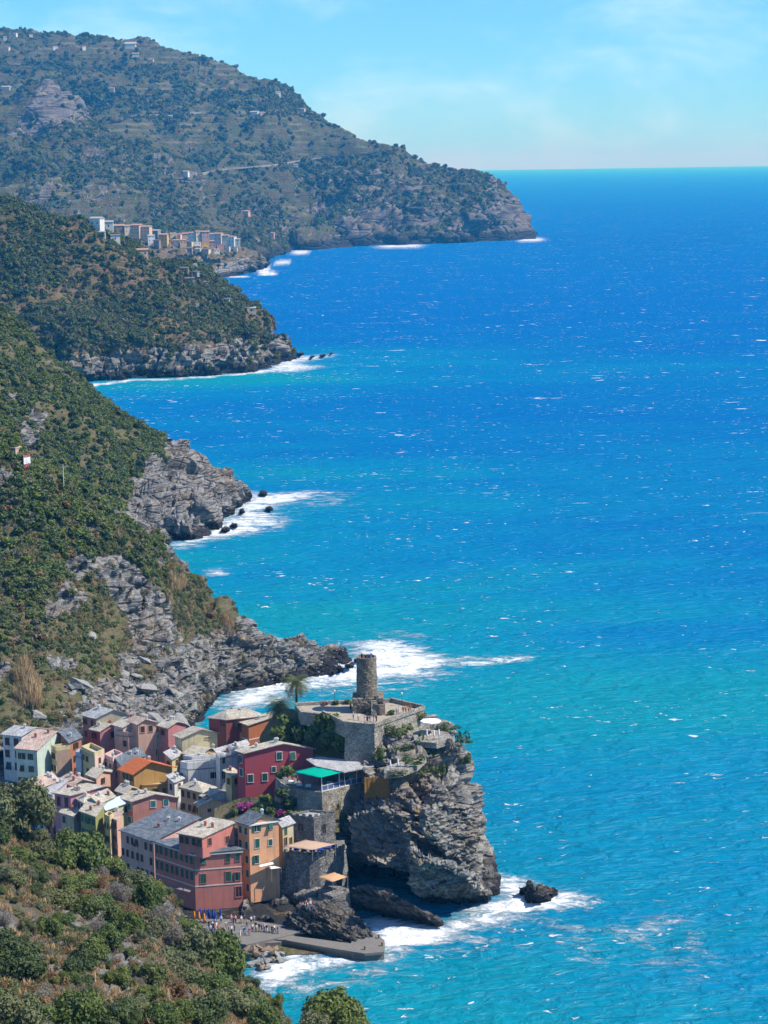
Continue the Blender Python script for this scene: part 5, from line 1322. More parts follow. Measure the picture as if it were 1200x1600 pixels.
def leaf_cloud(name, lobes, n, leaf, mat, seed, thin=1.0, up=0.0, core=True, droop=0.0):
    rs = np.random.RandomState(seed)
    w = np.array([l[1] ** 2 for l in lobes]); w = w / w.sum()
    which = rs.choice(len(lobes), n, p=w)
    c = np.array([l[0] for l in lobes])[which]; R = np.array([l[1] for l in lobes])[which]
    d = rs.normal(size=(n, 3)); d[:, 2] += 0.25; d /= np.linalg.norm(d, axis=1)[:, None]
    bump = 1 + 0.28 * pnoise(d[:, 0] * 2.3 + which * 3.7, d[:, 1] * 2.3 + seed, d[:, 2] * 2.3)
    rad = R * bump * (1 - 0.42 * rs.rand(n) ** 2.2)
    p = c + d * rad[:, None] * np.array([1, 1, 0.82])
    p[:, 2] = np.maximum(p[:, 2], 0.02)
    nn = d * 0.75 + rs.normal(size=(n, 3)) * 0.55; nn[:, 2] += 0.3
    nn /= np.linalg.norm(nn, axis=1)[:, None]
    a = np.cross(nn, rs.normal(size=(n, 3))); a /= np.linalg.norm(a, axis=1)[:, None]
    if up: a = a * (1 - up) + np.array([0, 0, 1]) * up + rs.normal(size=(n, 3)) * 0.12; a /= np.linalg.norm(a, axis=1)[:, None]
    b = np.cross(nn, a); b /= (np.linalg.norm(b, axis=1)[:, None] + 1e-9)
    s = leaf * (0.55 + 0.9 * rs.rand(n))[:, None]
    v = np.stack([p - a * s, p + b * s * 0.55 * thin - a * s * 0.1, p + a * s, p - b * s * 0.55 * thin - a * s * 0.1], 1).reshape(-1, 3)
    nv = len(v); q = np.arange(nv, dtype=np.int32)
    me = bpy.data.meshes.new(name)
    faces_tri = []
    if core:
        bm = bmesh.new(); 
        for (cc, rr_) in lobes: bmesh.ops.create_icosphere(bm, subdivisions=2, radius=rr_ * 0.70, matrix=Matrix.Translation(Vector(cc)) @ Matrix.Diagonal((1, 1, .82, 1)))
        cv = np.array([tuple(x.co) for x in bm.verts]); cv[:, 2] = np.maximum(cv[:, 2], -0.05)
        bm.verts.index_update(); faces_tri = [[x.index + nv for x in f.verts] for f in bm.faces]; bm.free()
        v = np.concatenate([v, cv])
    loops = np.concatenate([q, np.array(faces_tri, dtype=np.int32).reshape(-1)]) if faces_tri else q
    me.vertices.add(len(v)); me.vertices.foreach_set('co', v.reshape(-1).astype(np.float32))
    me.loops.add(len(loops)); me.loops.foreach_set('vertex_index', loops.astype(np.int32))
    ls = np.concatenate([np.arange(0, nv, 4), nv + np.arange(0, 3 * len(faces_tri), 3)]); lt = np.concatenate([np.full(nv // 4, 4), np.full(len(faces_tri), 3)])
    me.polygons.add(len(ls)); me.polygons.foreach_set('loop_start', ls.astype(np.int32)); me.polygons.foreach_set('loop_total', lt.astype(np.int32))
    me.update(calc_edges=True); me.materials.append(mat)
    return me
def lobes_bush(seed, k=6, spread=0.6, tall=0.6):
    r = random.Random(seed); L = [((0, 0, tall * .55), 0.55)]
    for i in range(k):
        a = r.uniform(0, 6.28); q = r.uniform(.25, spread)
        L.append(((q * math.cos(a), q * math.sin(a), r.uniform(.2, tall)), r.uniform(.24, .45)))
    return L
def stem_mesh(seed, h=0.6):
    r = random.Random(seed); m = MB()
    for i in range(5):
        a = r.uniform(0, 6.28); q = r.uniform(.15, .45)
        m.tube((0, 0, -.15), (q * math.cos(a), q * math.sin(a), h * r.uniform(.6, 1.1)), .06, .025, 5)
    return m.mesh('stem', M_BARK)
STEMS = [stem_mesh(i) for i in range(3)]
# unit bushes (radius about 1) for the near slope, fine leaves
NEAR = {}
for key, mat, n, leaf, kw in (('macchia', F_MIX, 5200, .052, {}), ('dark', F_DARK, 5200, .05, {}), ('fresh', F_GREEN, 5000, .052, {}), ('olive', F_OLIVE, 5200, .048, {}), ('grey', F_GREY, 2600, .07, dict(thin=.3, core=False)), ('brown', F_BROWN, 2400, .06, dict(core=False))):
    NEAR[key] = [leaf_cloud('foliage', lobes_bush(i * 7 + len(key), 9, .68, .75), n, leaf, mat, i * 5 + 3, **kw) for i in range(3)]
MID = {}
for key, mat, n, leaf, kw in (('macchia', F_MIX, 420, .17, {}), ('dark', F_DARK, 420, .17, {}), ('fresh', F_GREEN, 420, .16, {}), ('olive', F_OLIVE, 420, .15, {}), ('brown', F_BROWN, 300, .16, {})):
    MID[key] = [leaf_cloud('crown', lobes_bush(i * 3 + len(key) + 40, 5, .6, .75), n, leaf, mat, i + 77, **kw) for i in range(2)]
FARM = [leaf_cloud('crown', lobes_bush(i + 90, 4, .55, .8), 130, .24, F_FAR, i + 7) for i in range(3)] + [leaf_cloud('crown', lobes_bush(i + 95, 4, .55, .8), 130, .24, F_MIX, i + 9) for i in range(2)]
KINDW = dict(macchia='mixed green', dark='dark green', fresh='fresh green', olive='olive green', grey='dry grey', brown='dry brown')

def plant(name, mesh, loc, r, label, cat, group, rs, stem=True, zs=1.0, mname='foliage'):
    if stem:
        g = empty(name, loc, label, cat, group, rs.uniform(0, 6.28)); g.scale = (r, r, r * zs)
        f = new_obj(mname, mesh, g); new_obj('stem', STEMS[rs.randrange(3)], g)
        return g, f
    o = new_obj(name, mesh); o.location = loc; o.scale = (r, r, r * zs); o.rotation_euler = (rs.uniform(-.15, .15), rs.uniform(-.15, .15), rs.uniform(0, 6.28)); tag(o, label, cat, group)
    return o, o

# ---- near slope: individuals
vr = random.Random(21)
bpy.context.view_layer.update()
near_list = [  # px, py (foot), radius px, kind
    (24, 1296, 50, 'olive'), (0, 1238, 30, 'dark'), (-15, 1300, 40, 'dark'), (100, 1352, 34, 'fresh'), (128, 1356, 38, 'macchia'), (72, 1338, 22, 'olive'), (62, 1318, 18, 'olive'), (176, 1366, 20, 'fresh'), (40, 1350, 20, 'fresh'),
    (150, 1368, 18, 'grey'), (118, 1390, 26, 'fresh'), (90, 1412, 24, 'macchia'), (155, 1418, 22, 'macchia'), (130, 1432, 26, 'macchia'), (210, 1395, 24, 'olive'), (225, 1420, 26, 'macchia'), (240, 1400, 18, 'fresh'),
    (190, 1408, 20, 'grey'), (25, 1535, 38, 'dark'), (0, 1500, 30, 'dark'), (28, 1612, 38, 'olive'), (-5, 1590, 30, 'macchia'), (110, 1610, 42, 'macchia'), (75, 1590, 24, 'olive'), (175, 1600, 34, 'dark'), (235, 1530, 24, 'macchia'),
    (270, 1512, 34, 'olive'), (300, 1500, 36, 'olive'), (335, 1520, 36, 'macchia'), (350, 1530, 30, 'dark'), (325, 1555, 32, 'macchia'), (290, 1540, 26, 'olive'), (360, 1580, 34, 'olive'), (315, 1600, 34, 'dark'), (400, 1590, 30, 'macchia'),
    (285, 1450, 16, 'fresh'), (262, 1470, 22, 'grey'), (245, 1460, 20, 'olive'), (140, 1500, 30, 'macchia'), (120, 1520, 26, 'dark'), (165, 1480, 22, 'fresh'), (75, 1460, 18, 'fresh'), (100, 1440, 16, 'macchia'), (200, 1460, 20, 'macchia'),
    (175, 1445, 22, 'macchia'), (215, 1580, 26, 'olive'), (245, 1600, 28, 'macchia'), (430, 1612, 24, 'olive'), (405, 1612, 26, 'macchia'), (275, 1600, 24, 'fresh'), (300, 1460, 16, 'macchia'), (255, 1440, 18, 'grey'), (60, 1420, 12, 'olive'),
    (150, 1455, 16, 'grey'), (230, 1560, 18, 'fresh'), (185, 1540, 20, 'fresh'), (65, 1560, 18, 'grey'), (10, 1380, 24, 'olive'), (25, 1345, 18, 'macchia'), (140, 1405, 14, 'brown'), (205, 1430, 16, 'brown'), (190, 1375, 12, 'brown'), (85, 1345, 12, 'brown'), (270, 1560, 18, 'brown'), (155, 1385, 12, 'brown')]
taken = [(x, y - r * .5, r) for x, y, r, k in near_list]
tries = 0
while len(near_list) < 215 and tries < 6000:
    tries += 1
    x = vr.uniform(-30, 440); y = vr.uniform(1310, 1620); r = vr.choice([8, 9, 10, 12, 14, 16])
    bare = (abs(x - 25) < 45 and 1390 < y < 1470) or (abs(x - 75) < 28 and 1470 < y < 1580) or (abs(x - 185) < 22 and 1500 < y < 1560)
    if bare and vr.random() < 0.85: continue
    if any((x - a) ** 2 + (y - b) ** 2 < (0.72 * (r + c)) ** 2 for a, b, c in taken): continue
    if hit(fore, x, y)[0] is None: continue
    taken.append((x, y - r * .5, r)); near_list.append((x, y, r, vr.choice(['macchia', 'olive', 'olive', 'grey', 'brown', 'fresh', 'macchia', 'dark'])))
near_items = []
for x, y, r, k in near_list:
    loc, nor = hit(fore, x, y)
    if loc is None: loc, nor = hit(fore, x, y + 14)
    if loc is None: continue
    d = (loc - CAM).length
    near_items.append((x, y, r, k, loc, 1.35 * r * d / FPX))
bands = {}
for it in near_items: bands.setdefault((it[3], 0 if it[1] < 1380 else 1 if it[1] < 1440 else 2 if it[1] < 1510 else 3 if it[1] < 1570 else 4), []).append(it)
BW = ['along the upper edge of the near slope', 'in the upper middle of the near slope', 'halfway down the near slope', 'in the lower part of the near slope', 'at the bottom edge of the near slope']
for (k, b), lst in bands.items():
    lst.sort(key=lambda q: q[0])
    for i, (x, y, r, kk, loc, rm) in enumerate(lst):
        plant('bush', NEAR[k][vr.randrange(3)], loc - Vector((0, 0, 0.12 * rm)), rm, f"{ORD[min(i, 38)]} {KINDW[k]} bush from left {BW[b]}", 'bush', 'bushes on the near slope', vr, r > 14, vr.uniform(.7, 1.35))
# the lone bush at the bottom edge over the water and the low growth beside it
for x, y, r, k, lb in ((522, 1606, 56, 'fresh', 'large green bush alone at the bottom edge in front of the sea'), (488, 1622, 38, 'olive', 'lower olive bush at the left foot of the lone bottom bush'), (556, 1626, 36, 'fresh', 'low green bush at right foot of the lone bottom bush')):
    loc, nor = hit(fore, x, y + 95)
    if loc is None: loc = at(x, y + 20, 150)
    p_ = at(x, y, loc.y); rm = r * (p_ - CAM).length / FPX
    g, f = plant('bush', NEAR[k][1], Vector((p_.x, p_.y, p_.z)), rm, lb, 'bush', None, vr, True, 1.15)
    MB().tube(Vector((0, 0, (loc.z - p_.z - 1) / (rm * 1.15))), Vector((0, 0, .3)), .10, .06, 7).build('trunk', M_BARK, g)

# ---- prickly pears and agaves
def pear_mesh(seed):
    r = random.Random(seed); m = MB()
    def pad(p, d, nrm, s, depth):
        d = d.normalized(); u = d.cross(nrm).normalized(); w = u.cross(d)
        n = 10; vs = []
        for sg in (-1, 1):
            for i in range(n):
                t_ = 2 * PI * i / n; vs.append(p + d * (s * (1 + .95 * math.cos(t_))) + u * (s * .62 * math.sin(t_)) + w * sg * s * .09)
        m.add(vs, [tuple(range(n))[::-1], tuple(range(n, 2 * n))] + [(i, (i + 1) % n, n + (i + 1) % n, n + i) for i in range(n)])
        if depth:
            for _ in range(r.choice([1, 2, 2, 3])):
                t_ = r.uniform(-1.1, 1.1); d2 = (d * math.cos(t_) + u * math.sin(t_) + Vector((r.uniform(-.4, .4), r.uniform(-.4, .4), .35))).normalized()
                pad(p + d * s * (1 + .85 * math.cos(t_)) + u * s * .55 * math.sin(t_), d2, (w + Vector((r.uniform(-.8, .8), r.uniform(-.8, .8), 0))).normalized(), s * r.uniform(.75, .95), depth - 1)
    for k in range(4):
        a = r.uniform(0, 6.28); pad(Vector((.25 * math.cos(a), .25 * math.sin(a), 0)), Vector((.5 * math.cos(a), .5 * math.sin(a), 1)), Vector((-math.sin(a + r.uniform(-1, 1)), math.cos(a), 0.05)), .2, 3)
    return m.mesh('prickly_pear', F_CACT)
PEARS = [pear_mesh(i) for i in range(3)]
for i, (x, y, r) in enumerate([(47, 1312, 12), (60, 1300, 12), (15, 1290, 9), (205, 1362, 13), (83, 1352, 9), (205, 1503, 14), (190, 1470, 12), (97, 1348, 9), (230, 1470, 9), (60, 1318, 10)]):
    loc, _ = hit(fore, x, y)
    if loc is None: continue
    o = new_obj('prickly_pear', PEARS[i % 3]); o.location = loc; s_ = r * (loc - CAM).length / FPX * 0.9; o.scale = (s_,) * 3; o.rotation_euler.z = i * 1.3
    tag(o, ['prickly pear cactus under the big dark tree on the near slope', 'prickly pear on the bare ledge right of the big dark tree', 'small prickly pear at the left edge under the big tree', 'prickly pear standing out before the pale pink long house', 'small prickly pear below the coral wing', 'large prickly pear in the middle of the lower slope', 'prickly pear halfway down the slope among green bushes', 'small prickly pear under the pale pink cottage', 'small prickly pear on the right of the near slope', 'prickly pear just below the bare ledge by the tree'][i], 'cactus', 'prickly pears on the near slope')
agm = MB()
for i in range(22):
    a = i * 2.4; tl = .35 + .5 * (i / 22); d = Vector((math.cos(a), math.sin(a), tl)); u = Vector((-math.sin(a), math.cos(a), 0))
    agm.add([u * .1, -u * .1, d * .55 - u * .09, d * 1.0 + Vector((0, 0, .05)), d * .55 + u * .09], [(0, 1, 2, 3, 4)])
AG = agm.mesh('agave', foliage('agave_leaves', (0.14, 0.20, 0.17), (0.20, 0.26, 0.22), trans=0.05))
for i, (x, y, s_) in enumerate([(200, 1582, 1.5), (400, 1572, 1.4), (395, 1590, 1.3), (60, 1600, 1.2), (165, 1500, 1.0)]):
    loc, _ = hit(fore, x, y)
    if loc is None: continue
    o = new_obj('agave', AG); o.location = loc; o.scale = (s_,) * 3; o.rotation_euler.z = i
    tag(o, ['blue grey agave near the bottom centre of the near slope', 'agave at the right end of the near slope above the water', 'lower agave at the right end of the near slope', 'agave at the bottom left of the near slope', 'agave among the bushes halfway down the near slope'][i], 'agave', 'agaves on the near slope')

# ---- scatter helper: one object per stand of growth, instances of plants that stand in the scene
def scatter_object(name, pts, scl, protos, idx, label, seed=0):
    n = len(pts); rs = np.random.RandomState(seed)
    me = bpy.data.meshes.new(name); me.vertices.add(n); me.vertices.foreach_set('co', np.asarray(pts, np.float32).reshape(-1))
    for nm, ty, arr in (('s', 'FLOAT', scl), ('z', 'FLOAT', rs.uniform(0, 6.28, n)), ('k', 'INT', idx)):
        a = me.attributes.new(nm, ty, 'POINT'); a.data.foreach_set('value', np.asarray(arr, np.int32 if ty == 'INT' else np.float32))
    o = new_obj(name, me); tag(o, label, None, None, 'stuff')
    ng = bpy.data.node_groups.new(name, 'GeometryNodeTree')
    ng.interface.new_socket('Geometry', in_out='INPUT', socket_type='NodeSocketGeometry'); ng.interface.new_socket('Geometry', in_out='OUTPUT', socket_type='NodeSocketGeometry')
    N = ng.nodes; Lk = ng.links
    gi = N.new('NodeGroupInput'); go = N.new('NodeGroupOutput'); ip = N.new('GeometryNodeInstanceOnPoints'); jn = N.new('GeometryNodeJoinGeometry')
    for pr in protos[::-1]:
        oi = N.new('GeometryNodeObjectInfo'); oi.inputs['Object'].default_value = pr; oi.inputs['As Instance'].default_value = True; oi.transform_space = 'ORIGINAL'
        Lk.new(oi.outputs['Geometry'], jn.inputs[0])
    def na(nm, ty):
        q = N.new('GeometryNodeInputNamedAttribute'); q.data_type = ty; q.inputs['Name'].default_value = nm; return q.outputs[0]
    cx = N.new('ShaderNodeCombineXYZ'); Lk.new(na('z', 'FLOAT'), cx.inputs[2])
    er = N.new('FunctionNodeEulerToRotation'); Lk.new(cx.outputs[0], er.inputs[0])
    ip.inputs['Pick Instance'].default_value = True
    Lk.new(gi.outputs[0], ip.inputs['Points']); Lk.new(jn.outputs[0], ip.inputs['Instance']); Lk.new(na('k', 'INT'), ip.inputs['Instance Index'])
    Lk.new(er.outputs[0], ip.inputs['Rotation']); Lk.new(na('s', 'FLOAT'), ip.inputs['Scale']); Lk.new(ip.outputs[0], go.inputs[0])
    md = o.modifiers.new('growth', 'NODES'); md.node_group = ng
    return o
def sample_terrain(nm, n, seed, dens, marg=60):
    T = TERR[nm]; P, nr, rock = T['P'], T['n'], T['rock']; rs = np.random.RandomState(seed)
    A = np.linalg.norm(np.cross(P[1:, :-1] - P[:-1, :-1], P[:-1, 1:] - P[:-1, :-1]), axis=2)
    mid = P[:-1, :-1]
    Rm = np.array(CROT)
    q = (mid - np.array(CAM)) @ Rm
    px = 600 + FPX * q[..., 0] / -q[..., 2]; py = 800 - FPX * q[..., 1] / -q[..., 2]
    vis = (px > -marg) & (px < 1200 + marg) & (py < 1600 + marg) & (py > -marg) & (mid[..., 2] > 1.0)
    view = mid - np.array(CAM); view = view / np.linalg.norm(view, axis=2, keepdims=True)
    face = -(view * nr[:-1, :-1]).sum(2) > -0.12
    w = A * dens(mid, rock[:-1, :-1], nr[:-1, :-1]) * vis * face
    w = np.clip(w, 0, None); k = rs.choice(w.size, n, p=(w / w.sum()).reshape(-1))
    i, j = np.unravel_index(k, w.shape); u, v = rs.rand(n)[:, None], rs.rand(n)[:, None]
    pts = (P[i, j] * (1 - u) + P[i + 1, j] * u) * (1 - v) + (P[i, j + 1] * (1 - u) + P[i + 1, j + 1] * u) * v
    return pts, rs
# prototypes that stand in the scene, one of each sort on each hill
def stand(meshes, terr, spots, r, words, cat, group):
    out = []
    for me, (x, y), w in zip(meshes, spots, words):
        loc, _ = hit(terr, x, y)
        if loc is None: loc = at(x, y, 600)
        g = empty('tree', loc, w, cat, group); g.scale = (r, r, r)
        f = new_obj('crown', me, g); MB().tube((0, 0, -.3), (0, 0, .5), .08, .05, 6).build('trunk', M_BARK, g)
        out.append(f)
    return out
mid_meshes = [MID[k][i] for k in ('macchia', 'dark', 'fresh', 'olive', 'brown') for i in range(2)]
pm = stand(mid_meshes, hill, [(70, 800), (110, 800), (150, 840), (190, 850), (230, 900), (260, 930), (40, 930), (110, 930), (330, 965), (60, 1000)], 2.2,
    ['mixed green shrub below the red hillside house', 'round mixed green shrub high on the hillside ridge', 'dark green shrub under the hillside ridge line', 'dark green shrub right above the pale rock gully', 'fresh green shrub on the right shoulder of the hillside', 'fresh green shrub lowest on the right hillside shoulder', 'olive shrub midway up the left hillside', 'olive shrub left of the pale rock gully', 'brown shrub near the straw grass above the long spur', 'brown shrub on the left hillside above the dry reeds'], 'shrub', 'shrubs on the hillside behind the town')
KW = np.array([.22, .16, .07, .06, .15, .11, .10, .07, .04, .02])
def hill_d(m, rock, n):
    return (1 - sstep(0.25, 0.6, rock)) * (0.14 + 0.86 * sstep(-0.25, 0.25, fbm(m, 14, 3, seed=5))) * (0.4 + 0.6 * sstep(20, 38, m[..., 2]))
pts, rs = sample_terrain('hillside', 5600, 3, hill_d)
hgt = sstep(20, 50, pts[:, 2])
idx = rs.choice(10, len(pts), p=KW); scl = (0.4 + 1.5 * rs.rand(len(pts)) ** 3) * (0.75 + 0.75 * hgt)
big = np.argsort(-scl)[:80]
rest_ = np.setdiff1d(np.arange(len(pts)), big)
scatter_object('hillside_scrub', pts[rest_] - np.array([0, 0, .25]), scl[rest_], pm, idx[rest_], 'low green and olive scrub covering the hillside behind the town', 1)
its = []
for i in big:
    x, y = pix(pts[i]); its.append((x, y, i))
rowsd = {}
for x, y, i in its:
    if -20 < x < 420: rowsd.setdefault(int((y - 620) // 50), []).append((x, y, i))
n_in = 0
for b in sorted(rowsd):
    n_in += 1
    for k, (x, y, i) in enumerate(sorted(rowsd[b])):
        plant('shrub', mid_meshes[idx[i]], Vector(pts[i]) - Vector((0, 0, .3)), float(scl[i]) * 1.12, f"{ORD[min(k, 38)]} large shrub from left in the {ORD[n_in - 1]} tier down the hillside", 'shrub', 'large shrubs on the hillside', vr, False)
pm2 = stand(mid_meshes[:6], point, [(60, 600), (110, 640), (160, 680), (200, 700), (260, 720), (30, 560)], 2.6,
    ['mixed green tree upper left on the second headland', 'mixed green tree in the middle of the second headland', 'dark green tree above the rocky point', 'dark green tree left of the bare rocky point', 'fresh green tree nearest the rocky point tip', 'fresh green tree highest on the second headland'], 'tree', 'trees on the rocky point')
pts, rs = sample_terrain('rocky_point', 6500, 4, lambda m, rock, n: (1 - sstep(0.25, 0.6, rock)) * (0.25 + 0.75 * sstep(-0.4, 0.2, fbm(m, 22, 3, seed=5))))
scatter_object('headland_scrub', pts - np.array([0, 0, .4]), (0.8 + 2.4 * rs.rand(len(pts)) ** 3), pm2, rs.choice(6, len(pts), p=[.3, .25, .11, .10, .13, .11]), 'dense green scrub on the slope above the grey rocky point', 2)
fm = stand(FARM, headland, [(60, 400), (140, 430), (210, 470), (300, 500), (330, 450)], 3.4,
    ['round dark tree high on the wooded headland', 'dark tree in the middle of the wooded headland', 'dark tree low on the wooded headland', 'mixed green tree low right on the wooded headland', 'mixed green tree near the terraced houses of the headland'], 'tree', 'trees on the wooded headland')
pts, rs = sample_terrain('headland', 13000, 5, lambda m, rock, n: (1 - 0.93 * sstep(0.3, 0.6, rock)) * (0.28 + 0.72 * sstep(-0.3, 0.15, fbm(m, 55, 4, seed=15))))
scatter_object('headland_wood', pts - np.array([0, 0, .6]), (1.2 + 3.6 * rs.rand(len(pts)) ** 3), fm, rs.choice(5, len(pts), p=[.28, .24, .2, .15, .13]), 'dense dark wood covering the headland below the far village', 3)
pts, rs = sample_terrain('village_promontory', 900, 6, lambda m, rock, n: (1 - sstep(0.3, 0.6, rock)))
scatter_object('village_scrub', pts - np.array([0, 0, .6]), 2.2 + 3.0 * rs.rand(len(pts)) ** 2, fm, rs.choice(5, len(pts)), 'scrub and gardens around the far village', 4)
pts, rs = sample_terrain('mountain_spur', 9000, 7, lambda m, rock, n: (1 - 0.8 * sstep(0.35, 0.7, rock)) * (0.10 + 0.90 * sstep(-0.1, 0.15, fbm(m, 170, 4, seed=25))))
scatter_object('spur_wood', pts - np.array([0, 0, 1.2]), 2.5 + 5.5 * rs.rand(len(pts)) ** 3, fm, rs.choice(5, len(pts)), 'woods and terraces on the nearer mountain spur', 5)
pts, rs = sample_terrain('mountain', 14000, 8, lambda m, rock, n: (1 - 0.85 * sstep(0.35, 0.7, rock)) * (0.10 + 0.90 * sstep(-0.15, 0.15, fbm(m, 210, 4, seed=35))))
scatter_object('mountain_wood', pts - np.array([0, 0, 1.2]), 2.8 + 6.5 * rs.rand(len(pts)) ** 3, fm, rs.choice(5, len(pts)), 'dark woods and scrub on the far mountain', 6)
# dry grass and low tufts on the near slope
tuft = leaf_cloud('tuft', [((0, 0, .12), .35)], 70, .22, F_STRAW, 3, thin=.18, up=.75, core=False)
tuft2 = leaf_cloud('tuft', [((0, 0, .12), .4)], 90, .16, F_OLIVE, 4, thin=.4, up=.4, core=False)
tuft3 = leaf_cloud('tuft', [((0, 0, .12), .4)], 90, .16, F_BROWN, 5, thin=.35, up=.4, core=False)
tp = []
for me, (x, y), w in ((tuft, (150, 1545), 'straw grass tuft on the bare patch of the near slope'), (tuft2, (70, 1500), 'olive herb tuft on the bare soil at the lower left'), (tuft3, (35, 1430), 'brown herb tuft on the grey scree at the left edge')):
    loc, _ = hit(fore, x, y); o = new_obj('grass_tuft', me); o.location = loc or at(x, y, 200); tag(o, w, 'grass', 'tufts on the near slope'); tp.append(o)
pts, rs = sample_terrain('foreground_slope', 5200, 9, lambda m, rock, n: (1 - 0.7 * sstep(0.3, 0.6, rock)) * (0.1 + 0.9 * sstep(-0.2, 0.3, fbm(m, 6, 3, seed=45))))
scatter_object('slope_grass', pts, .7 + 1.1 * rs.rand(len(pts)), tp, rs.choice(3, len(pts), p=[.38, .37, .25]), 'dry grass and low herbs on the near slope', 7)
pts, rs = sample_terrain('hillside', 3800, 10, lambda m, rock, n: (0.15 + (1 - sstep(0.3, 0.7, rock))) * (0.1 + 0.9 * sstep(-0.2, 0.3, fbm(m, 9, 3, seed=46))))
scatter_object('hillside_grass', pts, 1.0 + 1.4 * rs.rand(len(pts)), tp, rs.choice(3, len(pts), p=[.18, .74, .08]), 'dry grass between the shrubs of the hillside', 8)

# ---- boulders of the scree behind the town
bl = [rock_hull_mesh('boulder', [Vector((rr.uniform(-1, 1), rr.uniform(-.7, .7), rr.uniform(-.5, .5))) for _ in range(12)], 0.10, M_BOULDER, 0.4, (1.6, 1.2, .7), seed=k + 50) for k in range(8)]
BIG = [(146, 1000, 15, 'tan boulder standing out alone midway up the hillside'), (118, 1071, 24, 'wide grey boulder left above the brick red house'), (228, 1082, 24, 'long tilted slab boulder in the middle of the scree'), (190, 1055, 17, 'tilted boulder left above the long slab boulder'), (272, 1078, 18, 'blocky dark boulder right of the long slab boulder'), (302, 1100, 22, 'pale slab boulder at the right foot of the scree'), (262, 1098, 18, 'flat grey slab right below the long slab boulder'), (244, 1128, 22, 'low wide boulder just behind the salmon house'), (285, 1130, 20, 'pale flat boulder behind the cream gabled house'), (222, 1032, 13, 'pale upright slab high in the scree'), (214, 1060, 12, 'small dark boulder above the long slab boulder'), (183, 1094, 11, 'white grey block above the brick red house'), (147, 1096, 10, 'upright dark block left of the brick red house roof'), (88, 1035, 20, 'dark ledge boulder on the left hillside'), (330, 1118, 12, 'small pale block by the dark red house'), (60, 1118, 13, 'grey block behind the white house')]
cnt = 0
for x, y, r, lb in BIG:
    loc, _ = hit(hill, x, y)
    if loc is None: loc = atz(x, y, 10)
    o = new_obj('boulder', bl[cnt % 8]); s_ = r * (loc - CAM).length / FPX; o.location = loc; o.scale = (s_ * 1.1, s_, s_ * 1.1); o.rotation_euler = (rr.uniform(-.2, .2), 0.55 + rr.uniform(-.15, .15), rr.uniform(-.6, .6)); tag(o, lb, 'boulder', 'boulders on the scree'); cnt += 1
sc = []
while len(sc) < 90:
    x = rr.uniform(95, 335); y = rr.uniform(1045, 1135)
    if y < 1050 + max(0, (190 - x)) * .35 or (x > 290 and y < 1085): continue
    loc, _ = hit(hill, x, y)
    if loc is None: 
        continue
    sc.append((x, y, rr.choice([3, 4, 4, 5, 6, 7, 9]), loc))
rws = {}
for q in sc: rws.setdefault(int((q[1] - 1045) // 15), []).append(q)
for b in sorted(rws):
    for k, (x, y, r, loc) in enumerate(sorted(rws[b], key=lambda q: q[0])):
        o = new_obj('boulder', bl[rr.randrange(8)]); s_ = r * (loc - CAM).length / FPX; o.location = loc; o.scale = (s_, s_, s_); o.rotation_euler = (rr.uniform(-.5, .5), .4 + rr.uniform(-.5, .5), rr.uniform(0, 6))
        tag(o, f"{ORD[min(k, 38)]} small boulder from left in the {ORD[b]} row down the scree", 'boulder', 'small boulders of the scree')
gm = bl[:3]
pts, rs = sample_terrain('hillside', 2600, 12, lambda m, rock, n: sstep(0.5, 0.8, rock) * (1 - sstep(14, 30, m[..., 2])))
gp = [o for o in scene.objects if o.name.startswith('boulder') and o.get('group') == 'small boulders of the scree'][:3]
scatter_object('scree', pts, .2 + .55 * rs.rand(len(pts)) ** 2, gp, rs.choice(3, len(pts)), 'loose grey scree at the foot of the hillside', 9)

# ---- straw coloured reeds
reedm = leaf_cloud('dry_reeds', [((0, 0, .9), .9), ((.5, 0, .6), .6), ((-.5, .1, .7), .6), ((.1, 0, 1.5), .5)], 700, .30, F_STRAW, 8, thin=.10, up=.8, core=False)
for i, (x, y, r) in enumerate([(45, 1105, 22), (38, 1065, 18), (55, 1085, 15), (355, 985, 12), (272, 925, 14), (285, 918, 10), (262, 940, 9)]):
    loc, _ = hit(hill, x, y)
    if loc is None: continue
    o = new_obj('dry_reeds', reedm); s_ = r * (loc - CAM).length / FPX; o.location = loc; o.scale = (s_, s_, s_ * 1.2); o.rotation_euler.z = i
    tag(o, ['tall straw coloured reeds behind the white house', 'upper clump of straw reeds on the left hillside', 'right clump of straw reeds on the left hillside', 'straw grass clump above the long rock spur', 'straw grass clump on the hillside shoulder', 'small straw clump right on the hillside shoulder', 'small straw clump left on the hillside shoulder'][i], 'reeds', 'straw coloured reeds')

# ---- gardens by the castle
gard = [(438, 1150, 15, 'fresh'), (452, 1160, 17, 'macchia'), (468, 1150, 15, 'dark'), (480, 1165, 18, 'fresh'), (495, 1150, 16, 'macchia'), (510, 1160, 18, 'dark'), (525, 1148, 15, 'fresh'), (534, 1165, 15, 'macchia'), (505, 1130, 13, 'macchia'), (522, 1128, 12, 'fresh'), (448, 1135, 12, 'macchia'), (462, 1178, 12, 'dark'), (438, 1172, 10, 'fresh'), (500, 1178, 12, 'macchia'), (520, 1180, 12, 'dark')]
for i, (x, y, r, k) in enumerate(sorted(gard)):
    loc, _ = hit(garden, x, y + r * .5)
    if loc is None: continue
    s_ = r * (loc - CAM).length / FPX
    plant('garden_tree', MID[k][i % 2], loc, s_ * 1.6, f"{ORD[i]} tree from left in the garden beside the castle wall", 'tree', 'castle garden trees', vr, True, 1.2, 'crown')
